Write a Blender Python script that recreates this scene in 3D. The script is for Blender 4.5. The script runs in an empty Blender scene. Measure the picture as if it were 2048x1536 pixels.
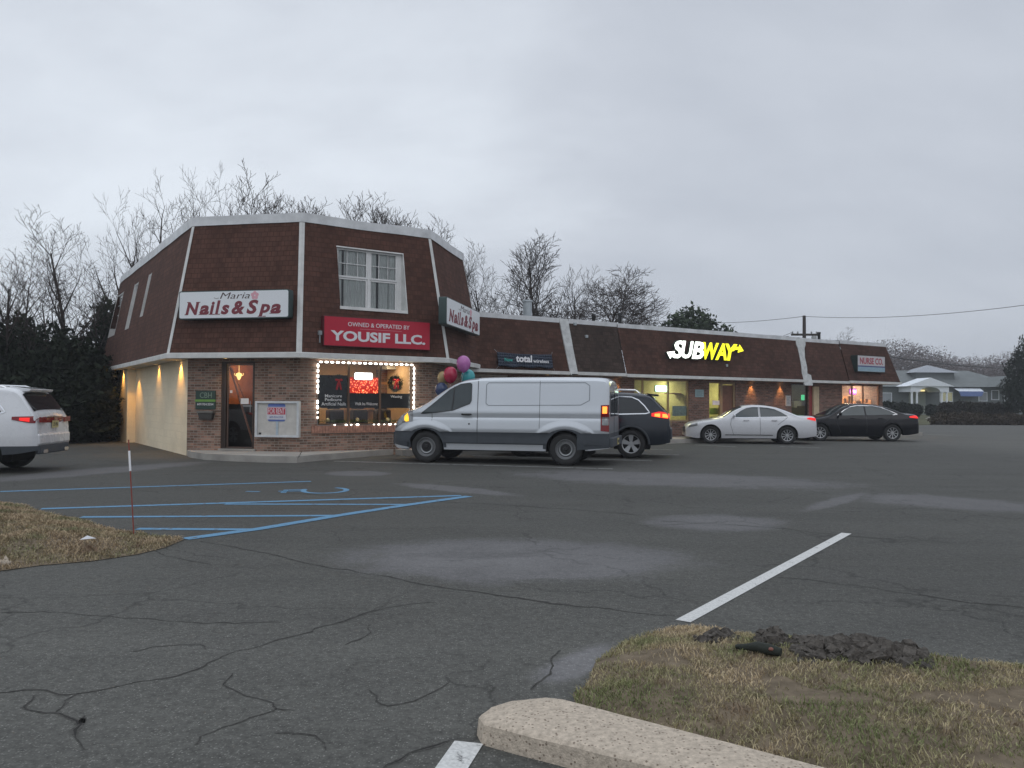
import bpy, math, random
import numpy as np
from mathutils import Vector, Matrix, noise as mnoise
from mathutils.geometry import delaunay_2d_cdt

R = math.radians
scene = bpy.context.scene
COL = scene.collection
rnd = random.Random(7)

# ------------------------------------------------------------------ camera
CAM_H = 1.42
F_PX, CX, CY = 1620.0, 1024.0, 768.0          # the photograph's lens, in its own 2048x1536 pixels
PITCH, ROLL = R(1.36), R(0.29)
cam_data = bpy.data.cameras.new('camera')
cam_data.sensor_width = 36.0
cam_data.lens = 36.0 * F_PX / 2048.0
cam_data.clip_end = 3000
cam_data.clip_start = 0.05
cam = bpy.data.objects.new('camera', cam_data)
COL.objects.link(cam)
CAM_M = Matrix.Translation((0, 0, CAM_H)) @ Matrix.Rotation(R(90) + PITCH, 4, 'X') @ Matrix.Rotation(ROLL, 4, 'Z')
cam.matrix_world = CAM_M
scene.camera = cam

# ------------------------------------------------------------------ world: overcast dusk
world = bpy.data.worlds.new('World')
scene.world = world
world.use_nodes = True
wn, wl = world.node_tree.nodes, world.node_tree.links
wn.clear()
def N(t, **k):
    n = wn.new(t)
    for a, b in k.items(): setattr(n, a, b)
    return n
w_out = N('ShaderNodeOutputWorld'); w_bg = N('ShaderNodeBackground')
w_sky = N('ShaderNodeTexSky'); w_sky.sky_type = 'NISHITA'; w_sky.sun_disc = False
w_sky.sun_elevation = R(20); w_sky.sun_rotation = R(150)
w_tc = N('ShaderNodeTexCoord')
sep = N('ShaderNodeSeparateXYZ'); wl.new(w_tc.outputs['Generated'], sep.inputs[0])
def M(op, a, b=None, c=None, clamp=False):
    n = N('ShaderNodeMath', operation=op, use_clamp=clamp)
    for i, v in enumerate((a, b, c)):
        if v is None: continue
        if isinstance(v, (int, float)): n.inputs[i].default_value = v
        else: wl.new(v, n.inputs[i])
    return n.outputs[0]
zz = M('ADD', M('MAXIMUM', sep.outputs[2], 0.0), 0.55)
cmb = N('ShaderNodeCombineXYZ')
wl.new(M('DIVIDE', sep.outputs[0], zz), cmb.inputs[0]); wl.new(M('DIVIDE', sep.outputs[1], zz), cmb.inputs[1])
def WNoise(scale, detail, rough, off):
    mp = N('ShaderNodeMapping'); mp.inputs['Location'].default_value = off
    mp.inputs['Rotation'].default_value = (0, 0, R(28)); mp.inputs['Scale'].default_value = (0.55, 1.15, 1)
    wl.new(cmb.outputs[0], mp.inputs[0])
    n = N('ShaderNodeTexNoise'); n.inputs['Scale'].default_value = scale
    n.inputs['Detail'].default_value = detail; n.inputs['Roughness'].default_value = rough
    n.inputs['Distortion'].default_value = 0.25
    wl.new(mp.outputs[0], n.inputs[0]); return n.outputs[0]
n1 = WNoise(1.5, 5, 0.55, (5.6, 1.9, 0)); n2 = WNoise(4.6, 5, 0.55, (7.7, 2.0, 1))
# break in the cloud: a paler hole ahead and slightly left
hole = N('ShaderNodeVectorMath', operation='DISTANCE'); wl.new(w_tc.outputs['Generated'], hole.inputs[0])
hole.inputs[1].default_value = (-0.045, 0.945, 0.31)
glow = M('MULTIPLY', M('SUBTRACT', 1.0, M('DIVIDE', hole.outputs['Value'], 0.24), clamp=True), 0.16)
left = M('MULTIPLY', sep.outputs[0], -0.26)
cl = M('ADD', M('ADD', M('ADD', M('MULTIPLY', n1, 0.75), 0.18), M('MULTIPLY', n2, 0.42)), M('ADD', glow, left))
ramp = N('ShaderNodeValToRGB'); wl.new(cl, ramp.inputs[0])
e = ramp.color_ramp.elements
e[0].position = 0.46; e[0].color = (0.41, 0.445, 0.51, 1)
e[1].position = 1.05; e[1].color = (0.705, 0.755, 0.82, 1)
mid = ramp.color_ramp.elements.new(0.74); mid.color = (0.52, 0.557, 0.622, 1)
# Nishita contributes a little of its own colour through the cloud
skymul = N('ShaderNodeVectorMath', operation='SCALE'); wl.new(w_sky.outputs[0], skymul.inputs[0]); skymul.inputs['Scale'].default_value = 0.06
mixw = N('ShaderNodeMix', data_type='RGBA'); mixw.inputs[0].default_value = 0.95
wl.new(skymul.outputs[0], mixw.inputs[6]); wl.new(ramp.outputs[0], mixw.inputs[7])
# overcast sky: zenith brighter than horizon
zen = M('ADD', 1.19, M('MULTIPLY', M('MAXIMUM', M('SUBTRACT', sep.outputs[2], 0.45), 0.0), 1.15))
wl.new(mixw.outputs[2], w_bg.inputs[0]); wl.new(zen, w_bg.inputs[1])
wl.new(w_bg.outputs[0], w_out.inputs[0])
world.cycles.sampling_method = 'MANUAL'; world.cycles.sample_map_resolution = 512

sun_d = bpy.data.lights.new('sun', 'SUN'); sun_d.energy = 0.22; sun_d.angle = R(35); sun_d.color = (1.0, 0.96, 0.92)
sun = bpy.data.objects.new('sun', sun_d); COL.objects.link(sun)
sun.rotation_euler = (R(48), 0, R(30))

scene.view_settings.view_transform = 'Standard'; scene.view_settings.look = 'None'
scene.view_settings.exposure = 0.0; scene.view_settings.gamma = 1.0
scene.render.engine = 'CYCLES'
scene.cycles.max_bounces = 6; scene.cycles.diffuse_bounces = 3; scene.cycles.glossy_bounces = 3
scene.cycles.transparent_max_bounces = 12; scene.cycles.transmission_bounces = 4
scene.cycles.sample_clamp_indirect = 4.0; scene.cycles.use_denoising = True
scene.cycles.caustics_reflective = False; scene.cycles.caustics_refractive = False

# ------------------------------------------------------------------ measuring helpers (pixel of the photo -> real place)
def ray(px, py):
    return (CAM_M.to_3x3() @ Vector(((px - CX) / F_PX, -(py - CY) / F_PX, -1.0))).normalized()
def G(px, py, z=0.0):
    d = ray(px, py); t = (z - CAM_H) / d.z
    return Vector((d.x * t, d.y * t, z))
def AT(px, py, dist):                                   # the point a given depth (metres along +Y) away
    d = ray(px, py); t = dist / d.y
    return Vector((d.x * t, dist, CAM_H + d.z * t))

# ------------------------------------------------------------------ scene-object helpers
MATRIX = {}
def tag(o, label=None, cat=None, group=None, kind=None):
    if label: o['label'] = label
    if cat: o['category'] = cat
    if group: o['group'] = group
    if kind: o['kind'] = kind
    return o
def thing(name, label, cat, loc=(0, 0, 0), rotz=0.0, group=None, tilt=None, scale=1.0):
    o = bpy.data.objects.new(name, None); COL.objects.link(o)
    o.empty_display_size = 0.2
    o.location = loc; o.rotation_euler = (tilt[0] if tilt else 0, tilt[1] if tilt else 0, rotz); o.scale = (scale,) * 3
    MATRIX[o.name] = Matrix.Translation(loc) @ o.rotation_euler.to_matrix().to_4x4() @ Matrix.Scale(scale, 4)
    return tag(o, label, cat, group)
def copy_tree(o, parent=None):
    c = o.copy(); COL.objects.link(c)
    if parent is not None: c.parent = parent
    for ch in [x for x in bpy.data.objects if x.parent == o]:
        copy_tree(ch, c)
    return c

class MB:
    """collects faces; build() links them as one mesh object"""
    def __init__(s): s.v = []; s.f = []; s.uv = []; s.mi = []
    def add(s, verts, faces, mi=0, uvs=None):
        b = len(s.v); s.v += [tuple(p) for p in verts]
        for k, f in enumerate(faces):
            s.f.append(tuple(b + i for i in f)); s.mi.append(mi); s.uv.append(uvs[k] if uvs else None)
    def quad(s, a, b, c, d, mi=0, uv=None): s.add([a, b, c, d], [(0, 1, 2, 3)], mi, [uv] if uv else None)
    def poly(s, pts, mi=0, uv=None): s.add(pts, [tuple(range(len(pts)))], mi, [uv] if uv else None)
    def box(s, x0, x1, y0, y1, z0, z1, mi=0, m=None):
        P = [Vector((x, y, z)) for z in (z0, z1) for y in (y0, y1) for x in (x0, x1)]
        if m is not None: P = [m @ p for p in P]
        s.add(P, [(0, 2, 3, 1), (4, 5, 7, 6), (0, 1, 5, 4), (2, 6, 7, 3), (0, 4, 6, 2), (1, 3, 7, 5)], mi)
    def rbox(s, x0, x1, y0, y1, z0, z1, r, mi=0, seg=3):     # box with rounded vertical-section corners in x-z, depth along y
        pts = []
        for cx, cz, a0 in ((x1 - r, z1 - r, 0), (x0 + r, z1 - r, 90), (x0 + r, z0 + r, 180), (x1 - r, z0 + r, 270)):
            for k in range(seg + 1):
                a = R(a0 + 90 * k / seg); pts.append((cx + r * math.cos(a), cz + r * math.sin(a)))
        s.prism(pts, y0, y1, mi)
    def prism(s, pts, y0, y1, mi=0):                          # pts: (x,z) counter-clockwise seen from -y
        n = len(pts)
        s.add([(x, y0, z) for x, z in pts] + [(x, y1, z) for x, z in pts],
              [tuple(range(n)), tuple(range(2 * n - 1, n - 1, -1))] + [(i, i + n, (i + 1) % n + n, (i + 1) % n) for i in range(n)], mi)
    def zprism(s, pts, z0, z1, mi=0):                         # plan outline (x,y) CCW, extruded up
        n = len(pts)
        s.add([(x, y, z0) for x, y in pts] + [(x, y, z1) for x, y in pts],
              [tuple(range(n - 1, -1, -1)), tuple(range(n, 2 * n))] + [(i, (i + 1) % n, (i + 1) % n + n, i + n) for i in range(n)], mi)
    def tube(s, pts, rad, n=6, mi=0, cap=True):
        pts = [Vector(p) for p in pts]
        if not isinstance(rad, (list, tuple)): rad = [rad] * len(pts)
        rings = []; up = Vector((0.31, 0.17, 0.93))
        for i, p in enumerate(pts):
            d = (pts[min(i + 1, len(pts) - 1)] - pts[max(i - 1, 0)])
            if d.length < 1e-9: d = Vector((0, 0, 1))
            d.normalize()
            a = d.cross(up)
            if a.length < 0.05: a = d.cross(Vector((1, 0, 0)))
            a.normalize(); b = d.cross(a)
            rings.append([p + (a * math.cos(t) + b * math.sin(t)) * rad[i] for t in [2 * math.pi * k / n for k in range(n)]])
        V = [q for r in rings for q in r]; F = []
        for i in range(len(pts) - 1):
            for k in range(n):
                F.append((i * n + k, i * n + (k + 1) % n, (i + 1) * n + (k + 1) % n, (i + 1) * n + k))
        if cap: F += [tuple(range(n - 1, -1, -1)), tuple(range((len(pts) - 1) * n, len(pts) * n))]
        s.add(V, F, mi)
    def lathe(s, prof, n=24, axis='y', c=(0, 0, 0), mi=0, close=False):     # prof: (radius, offset along axis)
        V = []; F = []; m = len(prof)
        for k in range(n):
            t = 2 * math.pi * k / n
            for r, h in prof:
                a, b = r * math.cos(t), r * math.sin(t)
                V.append({'y': (c[0] + a, c[1] + h, c[2] + b), 'z': (c[0] + a, c[1] + b, c[2] + h), 'x': (c[0] + h, c[1] + a, c[2] + b)}[axis])
        rng = range(m) if close else range(m - 1)
        for k in range(n):
            for i in rng:
                j = (i + 1) % m; k2 = (k + 1) % n
                F.append((k * m + i, k * m + j, k2 * m + j, k2 * m + i))
        s.add(V, F, mi)
    def sphere(s, c, r, nu=16, nv=10, mi=0, sc=(1, 1, 1)):
        V = []; F = []
        for j in range(nv + 1):
            ph = math.pi * j / nv
            for i in range(nu):
                t = 2 * math.pi * i / nu
                V.append((c[0] + r * sc[0] * math.sin(ph) * math.cos(t), c[1] + r * sc[1] * math.sin(ph) * math.sin(t), c[2] + r * sc[2] * math.cos(ph)))
        for j in range(nv):
            for i in range(nu):
                F.append((j * nu + i, (j + 1) * nu + i, (j + 1) * nu + (i + 1) % nu, j * nu + (i + 1) % nu))
        s.add(V, F, mi)
    def build(s, name, mat, parent=None, world=False, smooth=False, sharp=40, bevel=0.0, merge=0.0, label=None):
        me = bpy.data.meshes.new(name)
        V = s.v
        if world and parent is not None:
            inv = MATRIX[parent.name].inverted(); V = [tuple(inv @ Vector(p)) for p in V]
        me.from_pydata(V, [], s.f)
        for m in (mat if isinstance(mat, (list, tuple)) else [mat]): me.materials.append(m)
        if any(s.mi): me.polygons.foreach_set('material_index', s.mi)
        if any(u is not None for u in s.uv):
            ul = me.uv_layers.new(name='UVMap')
            for p, u in zip(me.polygons, s.uv):
                if u:
                    for li, q in zip(p.loop_indices, u): ul.data[li].uv = q
        if merge:
            import bmesh
            bm = bmesh.new(); bm.from_mesh(me); bmesh.ops.remove_doubles(bm, verts=bm.verts, dist=merge)
            bmesh.ops.dissolve_degenerate(bm, dist=1e-5, edges=bm.edges); bmesh.ops.recalc_face_normals(bm, faces=bm.faces)
            bm.to_mesh(me); bm.free()
        if smooth:
            me.polygons.foreach_set('use_smooth', [True] * len(me.polygons))
            me.set_sharp_from_angle(angle=R(sharp))
        me.update()
        o = bpy.data.objects.new(name, me); COL.objects.link(o)
        if bevel:
            b = o.modifiers.new('bevel', 'BEVEL'); b.width = bevel; b.segments = 2; b.limit_method = 'ANGLE'; b.angle_limit = R(40)
        if parent is not None:
            o.parent = parent
        if label: o['label'] = label
        return o

def text_mb(txt, w, h, x0=0.0, z0=0.0, y=0.0, depth=0.004, bold=0.0, shear=0.0, mi=0, mb=None, mapf=None, space=1.0):
    """writing as a real mesh, fitted to a w x h box whose lower left corner is (x0,z0), facing -y"""
    c = bpy.data.curves.new('writing', 'FONT'); c.body = txt; c.size = 1.0; c.offset = bold; c.shear = shear
    c.extrude = 0.5; c.resolution_u = 3; c.space_character = space
    o = bpy.data.objects.new('writing', c); COL.objects.link(o)
    dg = bpy.context.evaluated_depsgraph_get(); me = o.evaluated_get(dg).to_mesh()
    V = [tuple(v.co) for v in me.vertices]; F = [tuple(p.vertices) for p in me.polygons]
    o.evaluated_get(dg).to_mesh_clear(); bpy.data.objects.remove(o); bpy.data.curves.remove(c)
    mb = mb or MB()
    xs = [v[0] for v in V]; ys = [v[1] for v in V]
    ax, bx, ay, by = min(xs), max(xs), min(ys), max(ys)
    out = []
    for v in V:
        x = x0 + (v[0] - ax) / (bx - ax) * w; z = z0 + (v[1] - ay) / (by - ay) * h
        yy = y - (v[2] + 0.5) * depth
        out.append(mapf(x, yy, z) if mapf else (x, yy, z))
    mb.add(out, F, mi); return mb

# ------------------------------------------------------------------ materials
MATS = {}
def newmat(name):
    m = bpy.data.materials.new(name); m.use_nodes = True
    return m, m.node_tree.nodes, m.node_tree.links, m.node_tree.nodes['Principled BSDF']
def nd(ns, t, **k):
    n = ns.new(t)
    for a, b in k.items():
        if a.startswith('i_'): n.inputs[a[2:].replace('_', ' ')].default_value = b
        else: setattr(n, a, b)
    return n
def simple(name, col, rough=0.6, metal=0.0, var=0.12, scale=6.0, bump=0.0, bscale=40.0, coat=0.0, spec=0.5, detail=4.0):
    m, ns, ls, b = newmat(name)
    b.inputs['Roughness'].default_value = rough; b.inputs['Metallic'].default_value = metal
    b.inputs['Specular IOR Level'].default_value = spec
    if coat: b.inputs['Coat Weight'].default_value = coat; b.inputs['Coat Roughness'].default_value = 0.04
    tc = nd(ns, 'ShaderNodeTexCoord')
    n = nd(ns, 'ShaderNodeTexNoise', i_Scale=scale, i_Detail=detail, i_Roughness=0.6); ls.new(tc.outputs['Object'], n.inputs[0])
    mp = nd(ns, 'ShaderNodeMapRange', i_From_Min=0.25, i_From_Max=0.75, i_To_Min=1 - var, i_To_Max=1 + var); ls.new(n.outputs[0], mp.inputs[0])
    v = nd(ns, 'ShaderNodeVectorMath', operation='SCALE'); v.inputs[0].default_value = col[:3]; ls.new(mp.outputs[0], v.inputs['Scale'])
    ls.new(v.outputs[0], b.inputs['Base Color'])
    if bump:
        n2 = nd(ns, 'ShaderNodeTexNoise', i_Scale=bscale, i_Detail=5.0); ls.new(tc.outputs['Object'], n2.inputs[0])
        bp = nd(ns, 'ShaderNodeBump', i_Strength=bump, i_Distance=0.02); ls.new(n2.outputs[0], bp.inputs['Height']); ls.new(bp.outputs[0], b.inputs['Normal'])
    MATS[name] = m; return m
def emit(name, col, strength, base=None):
    m, ns, ls, b = newmat(name)
    b.inputs['Base Color'].default_value = (*(base or col), 1); b.inputs['Roughness'].default_value = 0.4
    b.inputs['Emission Color'].default_value = (*col, 1); b.inputs['Emission Strength'].default_value = strength
    MATS[name] = m; return m
def glassmat(name, tint=(0.8, 0.85, 0.85), refl=1.0, rough=0.02):
    m, ns, ls, b = newmat(name); ns.remove(b)
    out = ns['Material Output']
    t = nd(ns, 'ShaderNodeBsdfTransparent'); t.inputs[0].default_value = (*tint, 1)
    g = nd(ns, 'ShaderNodeBsdfGlossy'); g.inputs['Roughness'].default_value = rough; g.inputs[0].default_value = (1, 1, 1, 1)
    fr = nd(ns, 'ShaderNodeFresnel'); fr.inputs[0].default_value = 1.52
    mu = nd(ns, 'ShaderNodeMath', operation='MULTIPLY', use_clamp=True); mu.inputs[1].default_value = refl; ls.new(fr.outputs[0], mu.inputs[0])
    mx = nd(ns, 'ShaderNodeMixShader'); ls.new(mu.outputs[0], mx.inputs[0]); ls.new(t.outputs[0], mx.inputs[1]); ls.new(g.outputs[0], mx.inputs[2])
    ls.new(mx.outputs[0], out.inputs[0]); MATS[name] = m; return m

def brickmat(name, c1, c2, mortar, bw=0.20, bh=0.067, ms=0.009, rough=0.85, var=0.5, dirt=0.0, bump=0.5, offs=0.5, dark=None):
    m, ns, ls, b = newmat(name); b.inputs['Roughness'].default_value = rough; b.inputs['Specular IOR Level'].default_value = 0.25
    uv = nd(ns, 'ShaderNodeUVMap')
    # slight waviness so courses are not ruler-straight
    br = nd(ns, 'ShaderNodeTexBrick', offset=offs, i_Scale=1.0, i_Mortar_Size=ms, i_Mortar_Smooth=0.15, i_Bias=0.0)
    br.inputs['Brick Width'].default_value = bw; br.inputs['Row Height'].default_value = bh
    br.inputs['Color1'].default_value = (*c1, 1); br.inputs['Color2'].default_value = (*c2, 1); br.inputs['Mortar'].default_value = (*mortar, 1)
    ls.new(uv.outputs[0], br.inputs[0])
    # per-brick dark units
    wn_ = nd(ns, 'ShaderNodeTexWhiteNoise', noise_dimensions='2D')
    sp = nd(ns, 'ShaderNodeSeparateXYZ'); ls.new(uv.outputs[0], sp.inputs[0])
    def mth(op, a, b_=None):
        n = nd(ns, 'ShaderNodeMath', operation=op)
        for i, v in enumerate((a, b_)):
            if v is None: continue
            if isinstance(v, (int, float)): n.inputs[i].default_value = v
            else: ls.new(v, n.inputs[i])
        return n.outputs[0]
    row = mth('FLOOR', mth('DIVIDE', sp.outputs[1], bh))
    sh = mth('MULTIPLY', mth('MODULO', mth('ABSOLUTE', row), 2.0), offs)
    colm = mth('FLOOR', mth('ADD', mth('DIVIDE', sp.outputs[0], bw), sh))
    cb = nd(ns, 'ShaderNodeCombineXYZ'); ls.new(colm, cb.inputs[0]); ls.new(row, cb.inputs[1]); ls.new(cb.outputs[0], wn_.inputs[0])
    mr = nd(ns, 'ShaderNodeMapRange', i_From_Min=0.0, i_From_Max=1.0, i_To_Min=1 - var, i_To_Max=1 + var); ls.new(wn_.outputs[0], mr.inputs[0])
    tc = nd(ns, 'ShaderNodeTexCoord')
    nn = nd(ns, 'ShaderNodeTexNoise', i_Scale=0.9, i_Detail=6.0, i_Roughness=0.65); ls.new(tc.outputs['Object'], nn.inputs[0])
    mr2 = nd(ns, 'ShaderNodeMapRange', i_From_Min=0.3, i_From_Max=0.7, i_To_Min=1 - dirt, i_To_Max=1 + dirt); ls.new(nn.outputs[0], mr2.inputs[0])
    mul = mth('MULTIPLY', mr.outputs[0], mr2.outputs[0])
    ve = nd(ns, 'ShaderNodeVectorMath', operation='SCALE'); ls.new(br.outputs[0], ve.inputs[0]); ls.new(mul, ve.inputs['Scale'])
    mx = nd(ns, 'ShaderNodeMix', data_type='RGBA'); ls.new(br.outputs['Fac'], mx.inputs[0]); ls.new(ve.outputs[0], mx.inputs[6]); mx.inputs[7].default_value = (*mortar, 1)
    ls.new(mx.outputs[2], b.inputs['Base Color'])
    bp = nd(ns, 'ShaderNodeBump', i_Strength=bump, i_Distance=0.008, invert=True); ls.new(br.outputs['Fac'], bp.inputs['Height']); ls.new(bp.outputs[0], b.inputs['Normal'])
    MATS[name] = m; return m
# ------------------------------------------------------------------ shared materials
m_white_trim = simple('white_trim_paint', (0.62, 0.62, 0.60), 0.6, var=0.16, scale=3.0)
m_flash = simple('white_roof_flashing', (0.66, 0.67, 0.68), 0.5, var=0.22, scale=2.5, bump=0.35, bscale=3.0)
m_soffit = simple('soffit_paint', (0.55, 0.53, 0.48), 0.7)
m_concrete = simple('sidewalk_concrete', (0.36, 0.34, 0.31), 0.9, var=0.25, scale=1.6, bump=0.2, bscale=60, spec=0.2)
m_black = simple('black_paint', (0.02, 0.02, 0.02), 0.5)
m_bronze = simple('dark_bronze_frame', (0.035, 0.022, 0.016), 0.45)
m_grey_metal = simple('grey_metal', (0.32, 0.33, 0.33), 0.45, 0.3)
m_wood = simple('warm_wood_panel', (0.42, 0.16, 0.06), 0.5, var=0.25, scale=4)
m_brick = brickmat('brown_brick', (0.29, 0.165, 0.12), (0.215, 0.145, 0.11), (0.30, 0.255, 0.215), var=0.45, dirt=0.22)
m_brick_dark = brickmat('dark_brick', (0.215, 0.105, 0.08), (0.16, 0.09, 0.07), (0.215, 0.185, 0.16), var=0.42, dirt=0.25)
m_cream = brickmat('cream_painted_block', (0.84, 0.73, 0.54), (0.83, 0.72, 0.53), (0.80, 0.69, 0.50), bw=0.4, bh=0.2, var=0.03, dirt=0.10, bump=0.12)
m_shingle = brickmat('red_brown_shingle', (0.100, 0.047, 0.034), (0.084, 0.041, 0.030), (0.060, 0.030, 0.022), bw=0.17, bh=0.135, ms=0.007, var=0.18, dirt=0.20, bump=0.9, rough=0.95)
m_shingle2 = brickmat('weathered_brown_shingle', (0.086, 0.043, 0.032), (0.073, 0.038, 0.028), (0.052, 0.027, 0.020), bw=0.17, bh=0.135, ms=0.007, var=0.22, dirt=0.28, bump=0.9, rough=0.95)
m_shingle3 = brickmat('grey_brown_shingle', (0.058, 0.040, 0.033), (0.050, 0.036, 0.029), (0.036, 0.026, 0.022), bw=0.17, bh=0.135, ms=0.007, var=0.26, dirt=0.25, bump=0.9, rough=0.95)
m_roof_grey = simple('grey_asphalt_roof', (0.17, 0.17, 0.165), 0.9, var=0.2, scale=2)
m_glass = glassmat('window_glass', (0.92, 0.95, 0.94), 1.15)

# ------------------------------------------------------------------ asphalt
def asphalt_material():
    m, ns, ls, b = newmat('old_asphalt')
    b.inputs['Specular IOR Level'].default_value = 0.22
    tc = nd(ns, 'ShaderNodeTexCoord'); P = tc.outputs['Object']
    def mth(op, a, b_=None, clamp=False):
        n = nd(ns, 'ShaderNodeMath', operation=op, use_clamp=clamp)
        for i, v in enumerate((a, b_)):
            if v is None: continue
            if isinstance(v, (int, float)): n.inputs[i].default_value = v
            else: ls.new(v, n.inputs[i])
        return n.outputs[0]
    def noi(scale, detail=4, rough=0.6, dist=0.0):
        n = nd(ns, 'ShaderNodeTexNoise', i_Scale=scale, i_Detail=float(detail), i_Roughness=rough, i_Distortion=dist); ls.new(P, n.inputs[0]); return n
    edge = noi(1.3, 7, 0.72, 0.5)
    def blotch(pa, pb, pc, pd, soft=0.35, amp=1.3):
        """stain between left/right image points pa,pb and near/far points pc,pd, all measured on the ground"""
        a, b_, c, d = G(*pa), G(*pb), G(*pc), G(*pd)
        cen = (a + b_) / 2; ax = (b_ - a); ang = math.atan2(ax.y, ax.x)
        nrm = Vector((-math.sin(ang), math.cos(ang), 0))
        ry = max(abs((c - d).dot(nrm)) / 2, 0.12)
        mid = (c + d) / 2; cen = cen + nrm * ((mid - cen).dot(nrm))
        mp = nd(ns, 'ShaderNodeMapping', vector_type='TEXTURE')
        mp.inputs['Location'].default_value = (cen.x, cen.y, 0); mp.inputs['Rotation'].default_value = (0, 0, ang)
        mp.inputs['Scale'].default_value = (ax.length / 2 * 1.06, ry * 1.15, 1e3)
        ls.new(P, mp.inputs[0])
        ln = nd(ns, 'ShaderNodeVectorMath', operation='LENGTH'); ls.new(mp.outputs[0], ln.inputs[0])
        dd = mth('ADD', ln.outputs['Value'], mth('MULTIPLY', mth('SUBTRACT', edge.outputs[0], 0.5), amp))
        mr = nd(ns, 'ShaderNodeMapRange', interpolation_type='SMOOTHSTEP', i_From_Min=1.0 + soft / 3, i_From_Max=1.0 - soft * .6, i_To_Min=0.0, i_To_Max=1.0); ls.new(dd, mr.inputs[0])
        return mr.outputs[0]
    light = [blotch((690, 1118), (1360, 1130), (1000, 1158), (1000, 1082), 0.5),
             blotch((1315, 1052), (1560, 1042), (1440, 1062), (1440, 1030), 0.6),
             blotch((1050, 945), (1680, 968), (1400, 973), (1400, 948), 0.6, 1.6),
             blotch((1690, 992), (2120, 1022), (1900, 1016), (1900, 994), 0.7, 1.6),
             blotch((1600, 1020), (1720, 985), (1640, 1022), (1690, 990), 0.7, 1.4),
             blotch((668, 950), (762, 944), (715, 953), (715, 941), 0.4),
             blotch((800, 968), (1010, 990), (900, 983), (900, 972), 0.5, 1.2),
             blotch((1090, 1360), (1215, 1290), (1150, 1365), (1170, 1290), 0.8, 1.6),
             blotch((-60, 968), (420, 925), (180, 950), (180, 938), 0.7, 1.0)]
    darkb = [blotch((700, 1112), (1180, 1112), (950, 1118), (950, 1103), 0.8, 1.4),
             blotch((1380, 1190), (2500, 1160), (1850, 1330), (1850, 1040), 0.9, 1.1),
             blotch((-200, 930), (430, 905), (120, 922), (120, 885), 0.6, 0.8),
             blotch((300, 1060), (620, 1075), (450, 1082), (450, 1050), 0.9, 1.4),
             blotch((-900, 985), (2900, 985), (1024, 1120), (1024, 868), 0.5, 0.35)]
    def mx(lst):
        o = lst[0]
        for q in lst[1:]: o = mth('MAXIMUM', o, q)
        return o
    big = noi(0.16, 5, 0.6); medn = noi(1.7, 6, 0.68); fine = noi(42, 4, 0.8)
    streak = nd(ns, 'ShaderNodeMapping'); streak.inputs['Scale'].default_value = (0.16, 1.0, 1); streak.inputs['Rotation'].default_value = (0, 0, R(-12)); ls.new(P, streak.inputs[0])
    st = nd(ns, 'ShaderNodeTexNoise', i_Scale=1.2, i_Detail=5.0, i_Roughness=0.65); ls.new(streak.outputs[0], st.inputs[0])
    # aggregate: individual paler stones
    vo = nd(ns, 'ShaderNodeTexVoronoi', feature='F1', i_Scale=95.0); ls.new(P, vo.inputs[0])
    wnz = nd(ns, 'ShaderNodeSeparateColor'); ls.new(vo.outputs['Color'], wnz.inputs[0])
    stone = mth('MULTIPLY', mth('POWER', wnz.outputs[0], 5.0), mth('LESS_THAN', vo.outputs['Distance'], 0.42))
    base = mth('ADD', 0.094, mth('MULTIPLY', mth('SUBTRACT', big.outputs[0], 0.5), 0.030))
    base = mth('ADD', base, mth('MULTIPLY', mth('SUBTRACT', medn.outputs[0], 0.5), 0.060))
    base = mth('ADD', base, mth('MULTIPLY', mth('SUBTRACT', st.outputs[0], 0.5), 0.055))
    base = mth('ADD', base, mth('MULTIPLY', mth('SUBTRACT', fine.outputs[0], 0.5), 0.15))
    coarse = noi(16, 5, 0.75); base = mth('ADD', base, mth('MULTIPLY', mth('SUBTRACT', coarse.outputs[0], 0.5), 0.14))
    base = mth('ADD', base, mth('MULTIPLY', stone, 0.13))
    lm = mth('MULTIPLY', mx(light), mth('ADD', 0.35, edge.outputs[0]))
    base = mth('ADD', base, mth('MULTIPLY', lm, 0.085))
    dm = mth('MULTIPLY', mx(darkb), 0.30)
    base = mth('MULTIPLY', base, mth('SUBTRACT', 1.0, dm))
    # worn cracking web, faint
    wv = nd(ns, 'ShaderNodeVectorMath', operation='ADD'); dn = noi(2.2, 4, 0.6)
    sc = nd(ns, 'ShaderNodeVectorMath', operation='SCALE'); ls.new(dn.outputs['Color'], sc.inputs[0]); sc.inputs['Scale'].default_value = 0.55
    ls.new(P, wv.inputs[0]); ls.new(sc.outputs[0], wv.inputs[1])
    vc = nd(ns, 'ShaderNodeTexVoronoi', feature='DISTANCE_TO_EDGE', i_Scale=0.62); ls.new(wv.outputs[0], vc.inputs[0])
    cr = nd(ns, 'ShaderNodeMapRange', i_From_Min=0.0, i_From_Max=0.014, i_To_Min=0.42, i_To_Max=0.0); ls.new(vc.outputs['Distance'], cr.inputs[0])
    gate = nd(ns, 'ShaderNodeMapRange', i_From_Min=0.42, i_From_Max=0.55, i_To_Min=0.0, i_To_Max=1.0); gn = noi(0.45, 3, 0.5); ls.new(gn.outputs[0], gate.inputs[0])
    crm = mth('MULTIPLY', cr.outputs[0], gate.outputs[0])
    base = mth('MULTIPLY', base, mth('SUBTRACT', 1.0, crm))
    tint = nd(ns, 'ShaderNodeMix', data_type='RGBA'); tint.inputs[6].default_value = (1.03, 1.02, 0.925, 1); tint.inputs[7].default_value = (1.02, 1.0, 1.0, 1)
    ls.new(mth('MINIMUM', mth('MULTIPLY', lm, 1.5), 1.0), tint.inputs[0])
    v = nd(ns, 'ShaderNodeVectorMath', operation='SCALE'); ls.new(tint.outputs[2], v.inputs[0]); ls.new(base, v.inputs['Scale'])
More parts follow.
